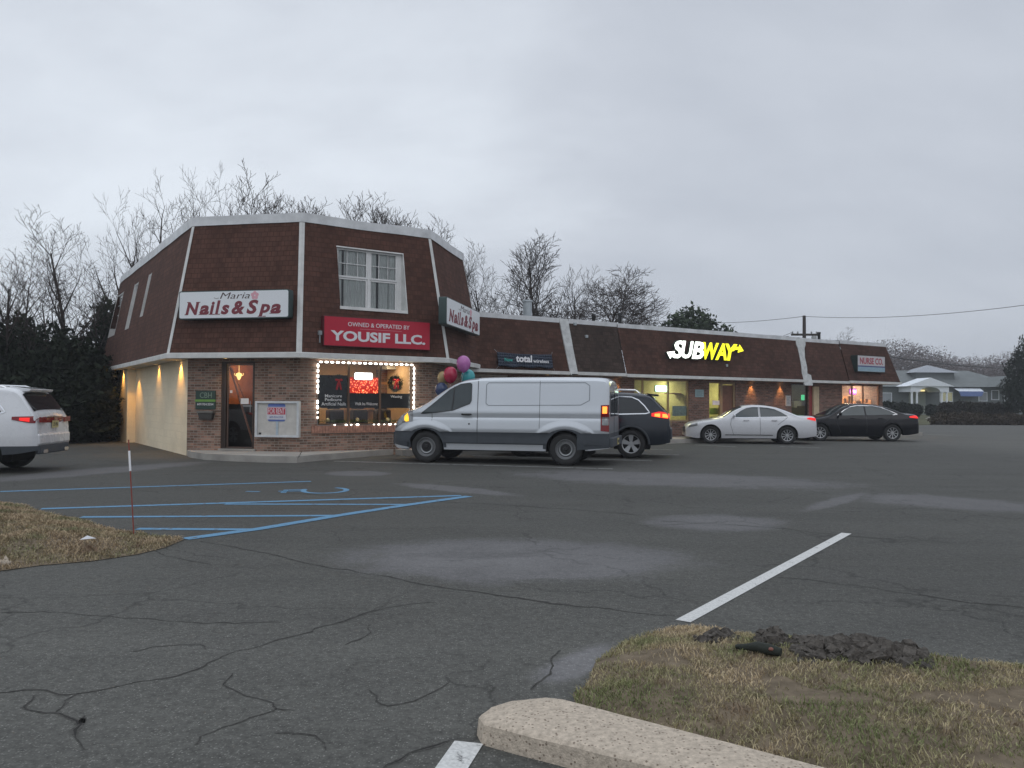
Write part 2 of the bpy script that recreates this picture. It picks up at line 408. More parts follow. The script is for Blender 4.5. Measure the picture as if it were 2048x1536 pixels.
    ls.new(v.outputs[0], b.inputs['Base Color'])
    rg = nd(ns, 'ShaderNodeMapRange', i_From_Min=0.3, i_From_Max=0.7, i_To_Min=0.72, i_To_Max=0.92); ls.new(medn.outputs[0], rg.inputs[0]); ls.new(rg.outputs[0], b.inputs['Roughness'])
    bp = nd(ns, 'ShaderNodeBump', i_Strength=0.45, i_Distance=0.004); ls.new(fine.outputs[0], bp.inputs['Height']); ls.new(bp.outputs[0], b.inputs['Normal'])
    return m
m_asphalt = asphalt_material()

def paint_mat(name, col, wear=0.5):
    m, ns, ls, b = newmat(name); b.inputs['Roughness'].default_value = 0.8; b.inputs['Specular IOR Level'].default_value = 0.25
    tc = nd(ns, 'ShaderNodeTexCoord')
    n = nd(ns, 'ShaderNodeTexNoise', i_Scale=9.0, i_Detail=8.0, i_Roughness=0.75); ls.new(tc.outputs['Object'], n.inputs[0])
    mr = nd(ns, 'ShaderNodeMapRange', i_From_Min=wear - 0.03, i_From_Max=wear + 0.05, i_To_Min=0.0, i_To_Max=1.0); ls.new(n.outputs[0], mr.inputs[0])
    n2 = nd(ns, 'ShaderNodeTexNoise', i_Scale=70.0, i_Detail=3.0); ls.new(tc.outputs['Object'], n2.inputs[0])
    mr2 = nd(ns, 'ShaderNodeMapRange', i_From_Min=0.3, i_From_Max=0.7, i_To_Min=0.8, i_To_Max=1.1); ls.new(n2.outputs[0], mr2.inputs[0])
    v = nd(ns, 'ShaderNodeVectorMath', operation='SCALE'); v.inputs[0].default_value = col; ls.new(mr2.outputs[0], v.inputs['Scale'])
    mx = nd(ns, 'ShaderNodeMix', data_type='RGBA'); ls.new(mr.outputs[0], mx.inputs[0]); mx.inputs[6].default_value = (0.11, 0.11, 0.11, 1); ls.new(v.outputs[0], mx.inputs[7])
    ls.new(mx.outputs[2], b.inputs['Base Color']); return m
m_line_white = paint_mat('white_line_paint', (0.62, 0.62, 0.60), 0.36)
m_line_thin = paint_mat('worn_white_line_paint', (0.42, 0.42, 0.41), 0.44)
m_line_blue = paint_mat('blue_line_paint', (0.13, 0.285, 0.44), 0.40)
m_crack = simple('dark_crack', (0.042, 0.041, 0.039), 0.95, spec=0.1)

# ground sheet to the horizon (rough winter grass), the lot on top of it
m_field = simple('winter_grass_ground', (0.085, 0.082, 0.045), 0.95, var=0.35, scale=0.6, bump=0.5, bscale=8, spec=0.1)
g = MB()
g.quad((-900, -60, -0.03), (900, -60, -0.03), (900, 1500, -0.03), (-900, 1500, -0.03))
tag(g.build('ground', m_field), kind='structure')
lot = MB()
lot.poly([(-60, -30, 0), (70, -30, 0), (70, 62, 0), (34, 62, 0), (8, 40, 0), (-12, 46, 0), (-60, 40, 0)])
parking_lot = lot.build('parking_lot', m_asphalt); tag(parking_lot, kind='structure'); MATRIX[parking_lot.name] = Matrix()

def ribbon(pts, w, z):
    mb = MB(); pts = [Vector((p[0], p[1], 0)) for p in pts]
    if not isinstance(w, (list, tuple)): w = [w] * len(pts)
    L = []; Rr = []
    for i, p in enumerate(pts):
        d = (pts[min(i + 1, len(pts) - 1)] - pts[max(i - 1, 0)]).normalized(); n = Vector((-d.y, d.x, 0))
        L.append(p + n * w[i] / 2 + Vector((0, 0, z))); Rr.append(p - n * w[i] / 2 + Vector((0, 0, z)))
    for i in range(len(pts) - 1): mb.quad(Rr[i], Rr[i + 1], L[i + 1], L[i])
    return mb
def subdiv(pts, step=0.4, jit=0.0, r=rnd):
    out = []
    for a, b in zip(pts[:-1], pts[1:]):
        n = max(1, int((b - a).length / step))
        for k in range(n):
            q = a.lerp(b, k / n)
            if jit and (k or out): q = q + Vector((r.uniform(-jit, jit), r.uniform(-jit, jit), 0))
            out.append(q)
    out.append(pts[-1]); return out
def line(px, w, mat, z=0.004, name='parking_line'):
    o = ribbon([G(*p) for p in px], w, z).build(name, mat, parking_lot); return o
line([(1693, 1067), (1366, 1243)], 0.105, m_line_white)
line([(938, 1486), (903, 1538), (860, 1600)], 0.125, m_line_white)
for a, b in [((668, 922.5), (1225, 938)), ((945, 911.5), (1305, 922)), ((1203, 906), (1358, 910)), ((1290, 898.5), (1345, 900)), ((1390, 890), (1475, 894)),
             ((1836, 868), (1905, 871)), ((1560, 893), (1640, 896))]:
    line([a, b], 0.085, m_line_thin)
for a, b, w in [((0, 983.5), (622, 963), 0.13), ((82, 1018), (922, 991.5), 0.14), ((450, 1008.5), (820, 1009.5), 0.12), ((162, 1034.5), (684, 1031.5), 0.13),
                ((274, 1058), (502, 1059.5), 0.13)]:
    line([a, b], w, m_line_blue)
line([(370, 1078.5), (520, 1058), (680, 1031), (820, 1009.5), (938, 993)], 0.16, m_line_blue, 0.0055)
# wheelchair symbol, painted flat
c0 = G(650, 981)
ux = (G(690, 980.5) - G(610, 981.5)).normalized(); uy = Vector((-ux.y, ux.x, 0))
def S2(x, y): return c0 + ux * x + uy * y
ring = [S2(0.34 * math.cos(R(a)), 0.42 * math.sin(R(a))) for a in range(-200, 75, 12)]
sym = ribbon(ring, 0.09, 0.004)
for seg in ([(-0.30, 0.18), (-0.62, 0.12), (-0.62, -0.30)], [(-0.30, -0.05), (-0.72, -0.05)], [(-1.0, -0.08), (-1.22, -0.02)]):
    r2 = ribbon([S2(*q) for q in seg], 0.09, 0.0045); sym.add(r2.v, r2.f)
sym.build('accessible_parking_symbol', m_line_blue, parking_lot)
# cracks traced on the asphalt
ck = MB(); sh_ = MB(); m_crumble = simple('crumbled_asphalt', (0.082, 0.080, 0.074), 0.95, var=0.5, scale=45, spec=0.1)
for pts, w in [([(0, 1383), (90, 1381), (165, 1390), (270, 1366), (365, 1345), (432, 1318), (560, 1280), (660, 1248), (780, 1215), (870, 1205)], 0.016),
               ([(165, 1390), (130, 1412), (112, 1424)], 0.012), ([(60, 1392), (55, 1412), (80, 1425), (110, 1432), (150, 1450), (160, 1436)], 0.016), ([(160, 1434), (158, 1462), (170, 1500)], 0.022),
               ([(470, 1345), (458, 1372), (480, 1392), (540, 1405), (562, 1417), (595, 1420)], 0.013), ([(562, 1417), (520, 1432), (470, 1448), (420, 1462), (390, 1490)], 0.010),
               ([(560, 1112), (620, 1128), (740, 1148), (830, 1166), (960, 1186), (1100, 1205), (1270, 1224), (1350, 1232)], 0.03),
               ([(400, 1082), (470, 1095), (560, 1112)], 0.018), ([(740, 1252), (745, 1270), (690, 1290)], 0.011), ([(1320, 1042), (1500, 1052), (1700, 1072), (1900, 1085)], 0.02),
               ([(0, 1224), (120, 1226), (260, 1236), (400, 1248), (560, 1245)], 0.011), ([(560, 1462), (620, 1472), (650, 1500)], 0.014), ([(770, 1536), (830, 1506), (900, 1480)], 0.028),
               ([(260, 1305), (330, 1292), (400, 1290), (410, 1300)], 0.010), ([(720, 1380), (780, 1410), (860, 1385), (900, 1360)], 0.011), ([(1050, 1380), (1090, 1345), (1120, 1300)], 0.018),
               ([(1500, 1148), (1700, 1170), (1900, 1200), (2048, 1215)], 0.014), ([(560, 985), (800, 1000), (1010, 1010), (1280, 1030)], 0.03), ([(240, 1080), (300, 1102), (420, 1130)], 0.012)]:
    ctrl = [G(*p) for p in pts]; pp = []                # a wandering line through the traced points
    for i in range(len(ctrl) - 1):
        a_, b_ = ctrl[max(i - 1, 0)], ctrl[i]; c_, d_ = ctrl[i + 1], ctrl[min(i + 2, len(ctrl) - 1)]
        n_ = max(3, int((c_ - b_).length / 0.05))
        for k in range(n_):
            t_ = k / n_
            q = 0.5 * ((2 * b_) + (c_ - a_) * t_ + (2 * a_ - 5 * b_ + 4 * c_ - d_) * t_ ** 2 + (3 * b_ - a_ - 3 * c_ + d_) * t_ ** 3)
            q = q + Vector((mnoise.noise(q * 3.1) * .05 + mnoise.noise(q * 11) * .022, mnoise.noise(q * 3.7 + Vector((9, 0, 0))) * .05 + mnoise.noise(q * 12 + Vector((4, 0, 0))) * .022, 0)); pp.append(q)
    pp.append(ctrl[-1])
    ww = [w * 0.42 * max(0.12, 0.6 + 1.3 * mnoise.noise(q * 2.3)) for q in pp]
    pp = [q + Vector((mnoise.noise(q * 42) * .014, mnoise.noise(q * 42 + Vector((3, 3, 3))) * .014, 0)) for q in pp]
    ww = [x_ * max(0.15, 0.75 + 1.5 * mnoise.noise(q * 19)) for x_, q in zip(ww, pp)]; ww[0] = ww[-1] = 0.001
    r2 = ribbon(pp, ww, 0.0025); ck.add(r2.v, r2.f)
    r3 = ribbon(pp, [x_ * 2.6 + .004 + .014 * abs(mnoise.noise(q * 9)) for x_, q in zip(ww, pp)], 0.0015); sh_.add(r3.v, r3.f)
ck.build('pavement_cracks', m_crack, parking_lot); sh_.build('crumbled_crack_edges', m_crumble, parking_lot)

# ------------------------------------------------------------------ turf islands
def turf_mat(name, straw, green, soil, gb=0.5):
    m, ns, ls, b = newmat(name); b.inputs['Roughness'].default_value = 0.9; b.inputs['Specular IOR Level'].default_value = 0.15
    tc = nd(ns, 'ShaderNodeTexCoord')
    n = nd(ns, 'ShaderNodeTexNoise', i_Scale=1.5, i_Detail=5.0, i_Roughness=0.65); ls.new(tc.outputs['Object'], n.inputs[0])
    r_ = nd(ns, 'ShaderNodeValToRGB'); ls.new(n.outputs[0], r_.inputs[0]); e_ = r_.color_ramp.elements
    e_[0].position = gb - 0.10; e_[0].color = (*straw, 1); e_[1].position = gb + 0.08; e_[1].color = (*green, 1)
    n2 = nd(ns, 'ShaderNodeTexNoise', i_Scale=38.0, i_Detail=3.0, i_Roughness=0.7); ls.new(tc.outputs['Object'], n2.inputs[0])
    mr = nd(ns, 'ShaderNodeMapRange', i_From_Min=0.35, i_From_Max=0.65, i_To_Min=0.55, i_To_Max=1.5); ls.new(n2.outputs[0], mr.inputs[0])
    v = nd(ns, 'ShaderNodeVectorMath', operation='SCALE'); ls.new(r_.outputs[0], v.inputs[0]); ls.new(mr.outputs[0], v.inputs['Scale'])
    n3 = nd(ns, 'ShaderNodeTexNoise', i_Scale=3.7, i_Detail=4.0, i_Roughness=0.6); ls.new(tc.outputs['Object'], n3.inputs[0])
    mr3 = nd(ns, 'ShaderNodeMapRange', i_From_Min=0.60, i_From_Max=0.68, i_To_Min=0.0, i_To_Max=0.85); ls.new(n3.outputs[0], mr3.inputs[0])
    mx = nd(ns, 'ShaderNodeMix', data_type='RGBA'); ls.new(mr3.outputs[0], mx.inputs[0]); ls.new(v.outputs[0], mx.inputs[6]); mx.inputs[7].default_value = (*soil, 1)
    ls.new(mx.outputs[2], b.inputs['Base Color']); return m
m_turf_r = turf_mat('patchy_turf', (0.50, 0.40, 0.26), (0.20, 0.22, 0.10), (0.23, 0.165, 0.115), 0.50)
m_turf_l = turf_mat('dead_turf', (0.37, 0.285, 0.185), (0.21, 0.21, 0.115), (0.19, 0.125, 0.09), 0.56)
m_soil = simple('dark_soil', (0.17, 0.135, 0.095), 0.95, var=0.4, scale=9, bump=0.6, bscale=30, spec=0.1)

def island(poly, step, hfun, name):
    """triangulated plot with a soft raised surface"""
    pts = [Vector((p[0], p[1])) for p in poly]
    xs = [p.x for p in pts]; ys = [p.y for p in pts]; n = len(pts)
    def inside(x, y):
        c = False
        for i in range(n):
            a, b = pts[i], pts[(i + 1) % n]
            if (a.y > y) != (b.y > y) and x < (b.x - a.x) * (y - a.y) / (b.y - a.y) + a.x: c = not c
        return c
    def edged(x, y):
        best = 1e9; q = Vector((x, y))
        for i in range(n):
            a, b = pts[i], pts[(i + 1) % n]; ab = b - a; t = max(0, min(1, (q - a).dot(ab) / max(ab.length_squared, 1e-9)))
            best = min(best, (q - a - ab * t).length)
        return best
    extra = []; x = min(xs)
    while x < max(xs):
        y = min(ys)
        while y < max(ys):
            jx, jy = x + rnd.uniform(-.3, .3) * step, y + rnd.uniform(-.3, .3) * step
            if inside(jx, jy) and edged(jx, jy) > step * 0.4: extra.append(Vector((jx, jy)))
            y += step
        x += step
    V, E, F, *_ = delaunay_2d_cdt(pts + extra, [], [list(range(n))], 1, 1e-5)
    mb = MB(); mb.add([(v.x, v.y, hfun(v.x, v.y, edged(v.x, v.y))) for v in V], [tuple(f) for f in F])
    return mb, inside, edged
def mound(top, slope=0.35):
    def h(x, y, d):
        return 0.006 + min(top, d * slope) * (0.85 + 0.3 * mnoise.noise((x * 0.7, y * 0.7, 3.3))) + 0.02 * min(1, d * 6) * mnoise.noise((x * 4, y * 4, 1.0))
    return h
def blades(name, poly_inside, edged, hfun, mat, n, bbox, hmin, hmax, w, seed, dens=None):
    r = random.Random(seed); V = []; F = []; k = 0; tries = 0
    while k < n and tries < n * 6:
        tries += 1
        x, y = r.uniform(bbox[0], bbox[1]), r.uniform(bbox[2], bbox[3])
        if not poly_inside(x, y): continue
        if dens and r.random() > dens(x, y): continue
        d = edged(x, y) if tries % 1 == 0 else 1
        z = hfun(x, y, d)
        hh = r.uniform(hmin, hmax) * (0.5 + mnoise.noise((x * 2.2, y * 2.2, 5)) * 0.6 + 0.4)
        a = r.uniform(0, 6.283); lean = r.uniform(0.2, 1.5) * hh; b_ = r.uniform(0, 6.283)
        dx, dy = math.cos(a) * w / 2, math.sin(a) * w / 2; lx, ly = math.cos(b_) * lean, math.sin(b_) * lean
        i = len(V)
        V += [(x - dx, y - dy, z - 0.004), (x + dx, y + dy, z - 0.004), (x + lx * 0.45 + dx * .7, y + ly * 0.45 + dy * .7, z + hh * 0.65), (x + lx * 0.45 - dx * .7, y + ly * 0.45 - dy * .7, z + hh * 0.65), (x + lx, y + ly, z + hh * 0.9)]
        F += [(i, i + 1, i + 2, i + 3), (i + 3, i + 2, i + 4)]; k += 1
    me = bpy.data.meshes.new(name); me.from_pydata(V, [], F); me.materials.append(mat); me.update()
    o = bpy.data.objects.new(name, me); COL.objects.link(o); tag(o, kind='stuff'); return o

# right-hand island, beside the camera
curb_in = [Vector((0.30, 3.615, 0)), Vector((0.70, 3.32, 0)), Vector((1.35, 2.85, 0)), Vector((2.6, 1.95, 0)), Vector((4.2, 0.8, 0))]
right_poly = [(p.x, p.y) for p in curb_in] + [(7.5, 0.6), (7.5, 4.9)]
far_edge = [(2048, 1342), (1960, 1326), (1830, 1303), (1700, 1290), (1600, 1279), (1480, 1268), (1395, 1256), (1340, 1256), (1292, 1271), (1247, 1288), (1215, 1307), (1190, 1330), (1178, 1350), (1165, 1372), (1146, 1388)]
fe = subdiv([G(*p) for p in far_edge], 0.10, 0.018)
right_poly += [(p.x, p.y) for p in fe]
h_r = mound(0.105, 0.28)
mb, ins_r, ed_r = island(right_poly, 0.10, h_r, 'right')
tag(mb.build('planting_island', m_soil, smooth=True, sharp=180), kind='structure')
blades('grass', ins_r, ed_r, h_r, m_turf_r, 70000, (-0.1, 5.2, 1.2, 5.3), 0.010, 0.034, 0.0050, 3, lambda x, y: (1.0 if (y > 2.6) else 0.4) * (0.08 if mnoise.noise((x * 1.9, y * 2.6, 2)) < -.36 else 1.0))
# left island
left_px = [(368, 1080), (330, 1076), (262, 1067), (200, 1053), (150, 1040), (95, 1027), (50, 1015), (0, 1005), (-200, 985), (-500, 990), (-500, 1180), (-150, 1160), (0, 1142), (90, 1131), (180, 1122), (270, 1110), (330, 1096)]
lp = subdiv([G(*p) for p in left_px] + [G(*left_px[0])], 0.25, 0.03)[:-1]
left_poly = [(p.x, p.y) for p in lp]
h_l = mound(0.14, 0.16)
mb, ins_l, ed_l = island(left_poly, 0.22, h_l, 'left')
tag(mb.build('planting_island', m_soil, smooth=True, sharp=180), kind='structure')
blades('grass', ins_l, ed_l, h_l, m_turf_l, 52000, (-11.5, -2.0, 5.6, 12.5), 0.02, 0.05, 0.011, 4)

# concrete curb around the nose of the right island
m_curb = simple('pebbled_curb_concrete', (0.50, 0.425, 0.34), 0.9, var=0.34, scale=45, bump=0.35, bscale=120, spec=0.2, detail=6)
def pit(m, scale=70.0, amt=.75):
    ns, ls = m.node_tree.nodes, m.node_tree.links; b = ns['Principled BSDF']; src = b.inputs['Base Color'].links[0].from_socket
    tc = nd(ns, 'ShaderNodeTexCoord'); vo = nd(ns, 'ShaderNodeTexVoronoi', i_Scale=scale); ls.new(tc.outputs['Object'], vo.inputs[0])
    sc_ = nd(ns, 'ShaderNodeSeparateColor'); ls.new(vo.outputs['Color'], sc_.inputs[0])
    g1 = nd(ns, 'ShaderNodeMath', operation='GREATER_THAN'); g1.inputs[1].default_value = .80; ls.new(sc_.outputs[0], g1.inputs[0])
    g2 = nd(ns, 'ShaderNodeMath', operation='LESS_THAN'); g2.inputs[1].default_value = .38; ls.new(vo.outputs['Distance'], g2.inputs[0])
    mu = nd(ns, 'ShaderNodeMath', operation='MULTIPLY'); ls.new(g1.outputs[0], mu.inputs[0]); ls.new(g2.outputs[0], mu.inputs[1])
    mm = nd(ns, 'ShaderNodeMath', operation='MULTIPLY'); mm.inputs[1].default_value = amt; ls.new(mu.outputs[0], mm.inputs[0])
    mx = nd(ns, 'ShaderNodeMix', data_type='RGBA'); ls.new(mm.outputs[0], mx.inputs[0]); ls.new(src, mx.inputs[6]); mx.inputs[7].default_value = (0.16, 0.12, 0.09, 1); ls.new(mx.outputs[2], b.inputs['Base Color'])
pit(m_curb, 75.0)
outer = [Vector((-0.02, 3.79, 0)), Vector((-0.10, 3.66, 0)), Vector((-0.145, 3.50, 0)), Vector((-0.12, 3.40, 0)), Vector((0.02, 3.31, 0)), Vector((0.24, 3.18, 0)), Vector((0.52, 3.01, 0)), Vector((1.0, 2.69, 0)), Vector((2.3, 1.75, 0)), Vector((3.95, 0.55, 0))]
inner = [Vector((0.03, 3.80, 0)), Vector((0.10, 3.765, 0)), Vector((0.17, 3.715, 0)), Vector((0.237, 3.66, 0)), Vector((0.32, 3.60, 0)), Vector((0.50, 3.465, 0)), Vector((0.70, 3.32, 0)), Vector((1.12, 3.01, 0)), Vector((2.45, 2.06, 0)), Vector((4.2, 0.8, 0))]
cb = MB(); rows = []
def dens_(P, k=4):
    out = []
    for i in range(len(P) - 1):
        for j in range(k): out.append(P[i].lerp(P[i + 1], j / k))
    return out + [P[-1]]
O_, I_ = dens_(outer), dens_(inner)
for a, b in zip(O_, I_):
    jn = 0.0025 * mnoise.noise(a * 9)
    hgt = 0.10 * min(1.0, 0.35 + (a - O_[0]).length * 1.6)
    c_ = (b - a)
    rows.append([a + Vector((0, 0, -0.02)), a + c_ * 0.03 + Vector((0, 0, hgt * 0.80 + jn)), a + c_ * 0.07 + Vector((0, 0, hgt * 0.93 + jn)), a + c_ * 0.14 + Vector((0, 0, hgt * .965 + jn)),
                 a + c_ * 0.6 + Vector((0, 0, hgt + 0.004 - jn)), a + c_ * 0.97 + Vector((0, 0, hgt)), a + c_ + Vector((0, 0, hgt * 0.8)), a + c_ * 1.02 + Vector((0, 0, -0.02))])
for i in range(len(rows) - 1):
    for j in range(7): cb.quad(rows[i][j], rows[i + 1][j], rows[i + 1][j + 1], rows[i][j + 1])
cb.poly(rows[0]); cb.poly(rows[-1][::-1])
tag(cb.build('curb', m_curb, smooth=True, sharp=32, merge=1e-4), kind='structure')

# broken asphalt lumps lying on the right island
m_rubble = simple('broken_asphalt', (0.095, 0.085, 0.075), 0.95, var=0.6, scale=30, bump=0.8, bscale=40, spec=0.15)
def lump(name, label, cat, a, b, w, h, seed, mat=m_rubble, nu=110, nv=26, group=None, rough=0.5):
    """uneven ridge of rubble from a to b"""
    c = (a + b) / 2; L_ = (b - a).length / 2; ang = math.atan2(b.y - a.y, b.x - a.x)
    mb = MB(); V = []; F = []
    for j in range(nv + 1):
        ph = math.pi / 2 * j / nv
        for i in range(nu):
            t = 2 * math.pi * i / nu
            x, y, z = math.cos(t) * math.cos(ph), math.sin(t) * math.cos(ph), math.sin(ph)
            q_ = Vector((x * L_ * 9 + seed, y * w * 14, z * 2)); k = 1 + rough * mnoise.noise((x * 2.0 + seed, y * 2.0, z * 2)) + rough * 0.42 * (mnoise.cell(q_) - .5) + rough * 0.3 * (mnoise.cell(q_ * 2.3) - .5) + rough * 0.35 * mnoise.noise(q_ * 1.7)
            V.append((x * L_ * (0.8 + 0.2 * k), y * w * k, z * h * k - 0.03))
    for j in range(nv):
        for i in range(nu): F.append((j * nu + i, j * nu + (i + 1) % nu, (j + 1) * nu + (i + 1) % nu, (j + 1) * nu + i))
    mb.add(V, F); o = mb.build(name, mat, smooth=True, sharp=22, merge=1e-5)
    o.location = (c.x, c.y, c.z); o.rotation_euler = (0, 0, ang)
    return tag(o, label, cat, group)
def rubble(name, label, a, b, w, h, n, seed):
    """heap of angular crumbs and slabs between a and b"""
    r = random.Random(seed); c = (a + b) / 2; ang = math.atan2(b.y - a.y, b.x - a.x); L_ = (b - a).length / 2; mb = MB()
    for k in range(n):
        x = r.uniform(-1, 1); y = r.gauss(0, .42); q = max(0, 1 - x * x * .8) * max(0.05, 1 - y * y)
        s_ = r.uniform(.012, .034) * (1.5 if r.random() < .18 else 1); z = h * q * r.uniform(.2, 1.0)
        m = Matrix.Translation((x * L_, y * w, z)) @ Matrix.Rotation(r.uniform(0, 6.28), 4, 'Z') @ Matrix.Rotation(r.gauss(0, .5), 4, 'X') @ Matrix.Rotation(r.gauss(0, .5), 4, 'Y')
        P_ = []
        for t_ in range(6):
            a_ = t_ * 1.047 + r.uniform(-.3, .3); rad = s_ * r.uniform(.7, 1.25); P_.append((rad * math.cos(a_), rad * math.sin(a_)))
        th_ = s_ * r.uniform(.35, .75); V = [m @ Vector((p[0], p[1], -th_)) for p in P_] + [m @ Vector((p[0] * .75, p[1] * .75, th_ * r.uniform(.6, 1.1))) for p in P_]
        mb.add(V, [(5, 4, 3, 2, 1, 0), (6, 7, 8, 9, 10, 11)] + [(i, (i + 1) % 6, (i + 1) % 6 + 6, i + 6) for i in range(6)])
    # earthy core that carries the crumbs
    V = []; F = []
    for j in range(9):
        ph = math.pi / 2 * j / 8
        for i in range(32):
            t_ = 2 * math.pi * i / 32; x, y, z = math.cos(t_) * math.cos(ph), math.sin(t_) * math.cos(ph), math.sin(ph); k = 1 + .35 * mnoise.noise((x * 3 + seed, y * 3, z * 3))
            V.append((x * L_ * (.85 + .15 * k), y * w * .95 * k, z * h * .75 * k - .02))
    for j in range(8):
        for i in range(32): F.append((j * 32 + i, j * 32 + (i + 1) % 32, (j + 1) * 32 + (i + 1) % 32, (j + 1) * 32 + i))
    mb.add(V, F); o = mb.build(name, m_rubble); o.location = tuple(c); o.rotation_euler = (0, 0, ang); return tag(o, label, 'rubble')
def hz(px, py):
    p = G(px, py, 0.06); return Vector((p.x, p.y, h_r(p.x, p.y, ed_r(p.x, p.y))))
rubble('asphalt_rubble', 'long dark ridge of crumbled asphalt lying on the grass island', hz(1588, 1318), hz(1850, 1336), 0.20, 0.065, 520, 3)
rubble('asphalt_chunk', 'small dark heap of asphalt crumbs behind the discarded dark litter', hz(1515, 1296), hz(1570, 1294), 0.13, 0.07, 90, 5)
rubble('asphalt_chunk', 'low scatter of asphalt crumbs left of the litter near the island edge', hz(1398, 1292), hz(1470, 1280), 0.07, 0.03, 70, 9)
# crumpled dark cloth litter with a reddish end
m_cloth = simple('dark_litter_cloth', (0.02, 0.024, 0.018), 0.85, bump=0.6, bscale=25)
m_red_litter = simple('reddish_litter', (0.20, 0.085, 0.065), 0.8)
lt = thing('crumpled_litter', 'crumpled dark litter with reddish patch lying on the grass by the rubble', 'litter', hz(1520, 1322))
l0 = hz(1520, 1322)
t = MB()
P0, P1_ = hz(1472, 1313), hz(1562, 1330)
t.tube([P0 + Vector((0, 0, 0.02)), P0.lerp(P1_, .25) + Vector((0, 0, 0.028)), P0.lerp(P1_, .5) + Vector((0, 0.01, 0.035)), P0.lerp(P1_, .75) + Vector((0, 0, 0.035)), P1_ + Vector((0, 0, 0.03))], [0.012, 0.018, 0.03, 0.03, 0.022], 9)
t.build('cloth', m_cloth, lt, world=True, smooth=True)
t = MB(); t.sphere(tuple(P0.lerp(P1_, .80) + Vector((-0.01, -0.02, 0.045))), 0.014, 10, 8, sc=(1, 0.9, 0.7)); t.build('red_patch', m_red_litter, lt, world=True, smooth=True)
m_paper = simple('pale_litter', (0.6, 0.6, 0.62), 0.7)
t = MB(); p = G(172, 1085, 0.12); t.poly([(p.x - .06, p.y, .145), (p.x + .05, p.y - .03, .16), (p.x + .07, p.y + .05, .15), (p.x - .02, p.y + .06, .175)])
t.poly([(p.x - .06, p.y, .145), (p.x - .02, p.y + .06, .175), (p.x - .05, p.y + .08, .14)])
tag(t.build('paper_scrap', m_paper), 'crumpled white scrap of paper lying on the dead grass by the driveway stake', 'litter')
# concrete lump at the left edge
lump('stone_lump', 'pinkish grey stone at the left edge of the dead grass', 'stone', G(0, 1134), G(14, 1136), 0.07, 0.10, 2.0, mat=m_curb, nu=20)

# driveway marker stake
sp = G(268, 1076); st = thing('driveway_marker', 'thin rust red driveway stake with white reflective band standing in dead grass', 'marker', (sp.x, sp.y, 0.0))
m_stake = simple('rust_red_fibreglass', (0.25, 0.055, 0.04), 0.5)
m_band = simple('white_reflective_band', (0.9, 0.91, 0.93), 0.3, var=0.02)
t = MB(); t.tube([(0, 0, 0), (-0.036, 0, 0.50), (-0.073, 0, 1.02)], 0.0065, 8); t.build('rod', m_stake, st, smooth=True)
t = MB(); t.tube([(-0.050, 0, 0.695), (-0.065, 0, 0.905)], 0.0105, 8); t.build('reflective_band', m_band, st, smooth=True)
# ================================================================== the two-storey corner building and the row of shops
class Face:
    """a wall line in plan: origin, direction to the viewer's right, outward normal"""
    def __init__(s, o, d, L=None):
        s.o = Vector(o).to_2d(); s.d = Vector(d).to_2d().normalized(); s.n = Vector((s.d.y, -s.d.x)); s.L = L
    def pt(s, a, z, out=0.0):
        q = s.o + s.d * a + s.n * out; return Vector((q.x, q.y, z))
    def hit(s, px, py, out=0.0):                          # (along, height) where the photo's pixel meets this wall plane
        d = ray(px, py); o3 = s.pt(0, 0, out); n = Vector((s.n.x, s.n.y, 0))
        t = (o3 - Vector((0, 0, CAM_H))).dot(n) / d.dot(n)
        q = Vector((0, 0, CAM_H)) + d * t; v = Vector((q.x, q.y)) - s.o
        return v.dot(s.d), q.z
    @property
    def rz(s): return math.atan2(s.d.y, s.d.x)
    def place(s, a, z, out=0.0): return tuple(s.pt(a, z, out))

K = 0.886
u = Vector((0.831, 0.556)); v = Vector((-0.555, 0.832)); dA = Vector((0.981, -0.194)); dC = Vector((0.194, 0.981))
P1 = Vector((-9.64, 24.06)) * K
LA = 3.594 * K
P2 = P1 + dA.normalized() * LA
LB = 4.28 * K
P3 = P2 + u.normalized() * LB
FL = Face(P1, -v); FA = Face(P1, dA, LA); FB = Face(P2, u, LB); FC = Face(P3, dC)
LL = 14.1 * K
ZF, ZE, ZT = 0.17, 2.545, 6.20       # sidewalk level, eave, top of mansard
OE = 0.63 * K                        # eave overhang
INS = 0.76 * K                       # how far the mansard leans back
S0 = Vector((7.56, 35.95)) * K
FSraw = Face(S0, u)
# where the shop row's wall meets face C
def isect(o1, d1, o2, d2):
    den = d1.x * d2.y - d1.y * d2.x; t = ((o2.x - o1.x) * d2.y - (o2.y - o1.y) * d2.x) / den
    return o1 + d1 * t, t
J, LC = isect(P3, FC.d, FSraw.o, FSraw.d)
FS = Face(J, u)
SE, ST = 2.43, 4.37                  # shop row eave and top
LS = FS.hit(1800, 771, OE)[0] - OE
P4 = P3 + FC.d * (4.25 * K)
P5 = P4 + v.normalized() * 8.5
P0 = P1 + v.normalized() * LL
PBK = P0 + (u.normalized()) * 9.0
foot = [P0, P1, P2, P3, P4, P5]

def offset_poly(pts, dist, closed=True):
    """outline moved outwards (pts counter-clockwise seen from above)"""
    n = len(pts); out = []
    for i in range(n):
        a, b, c = pts[i - 1], pts[i], pts[(i + 1) % n]
        d1 = (b - a).normalized(); d2 = (c - b).normalized()
        n1 = Vector((d1.y, -d1.x)); n2 = Vector((d2.y, -d2.x)); bi = (n1 + n2).normalized()
        out.append(b + bi * (dist / max(0.3, bi.dot(n1))))
    return out

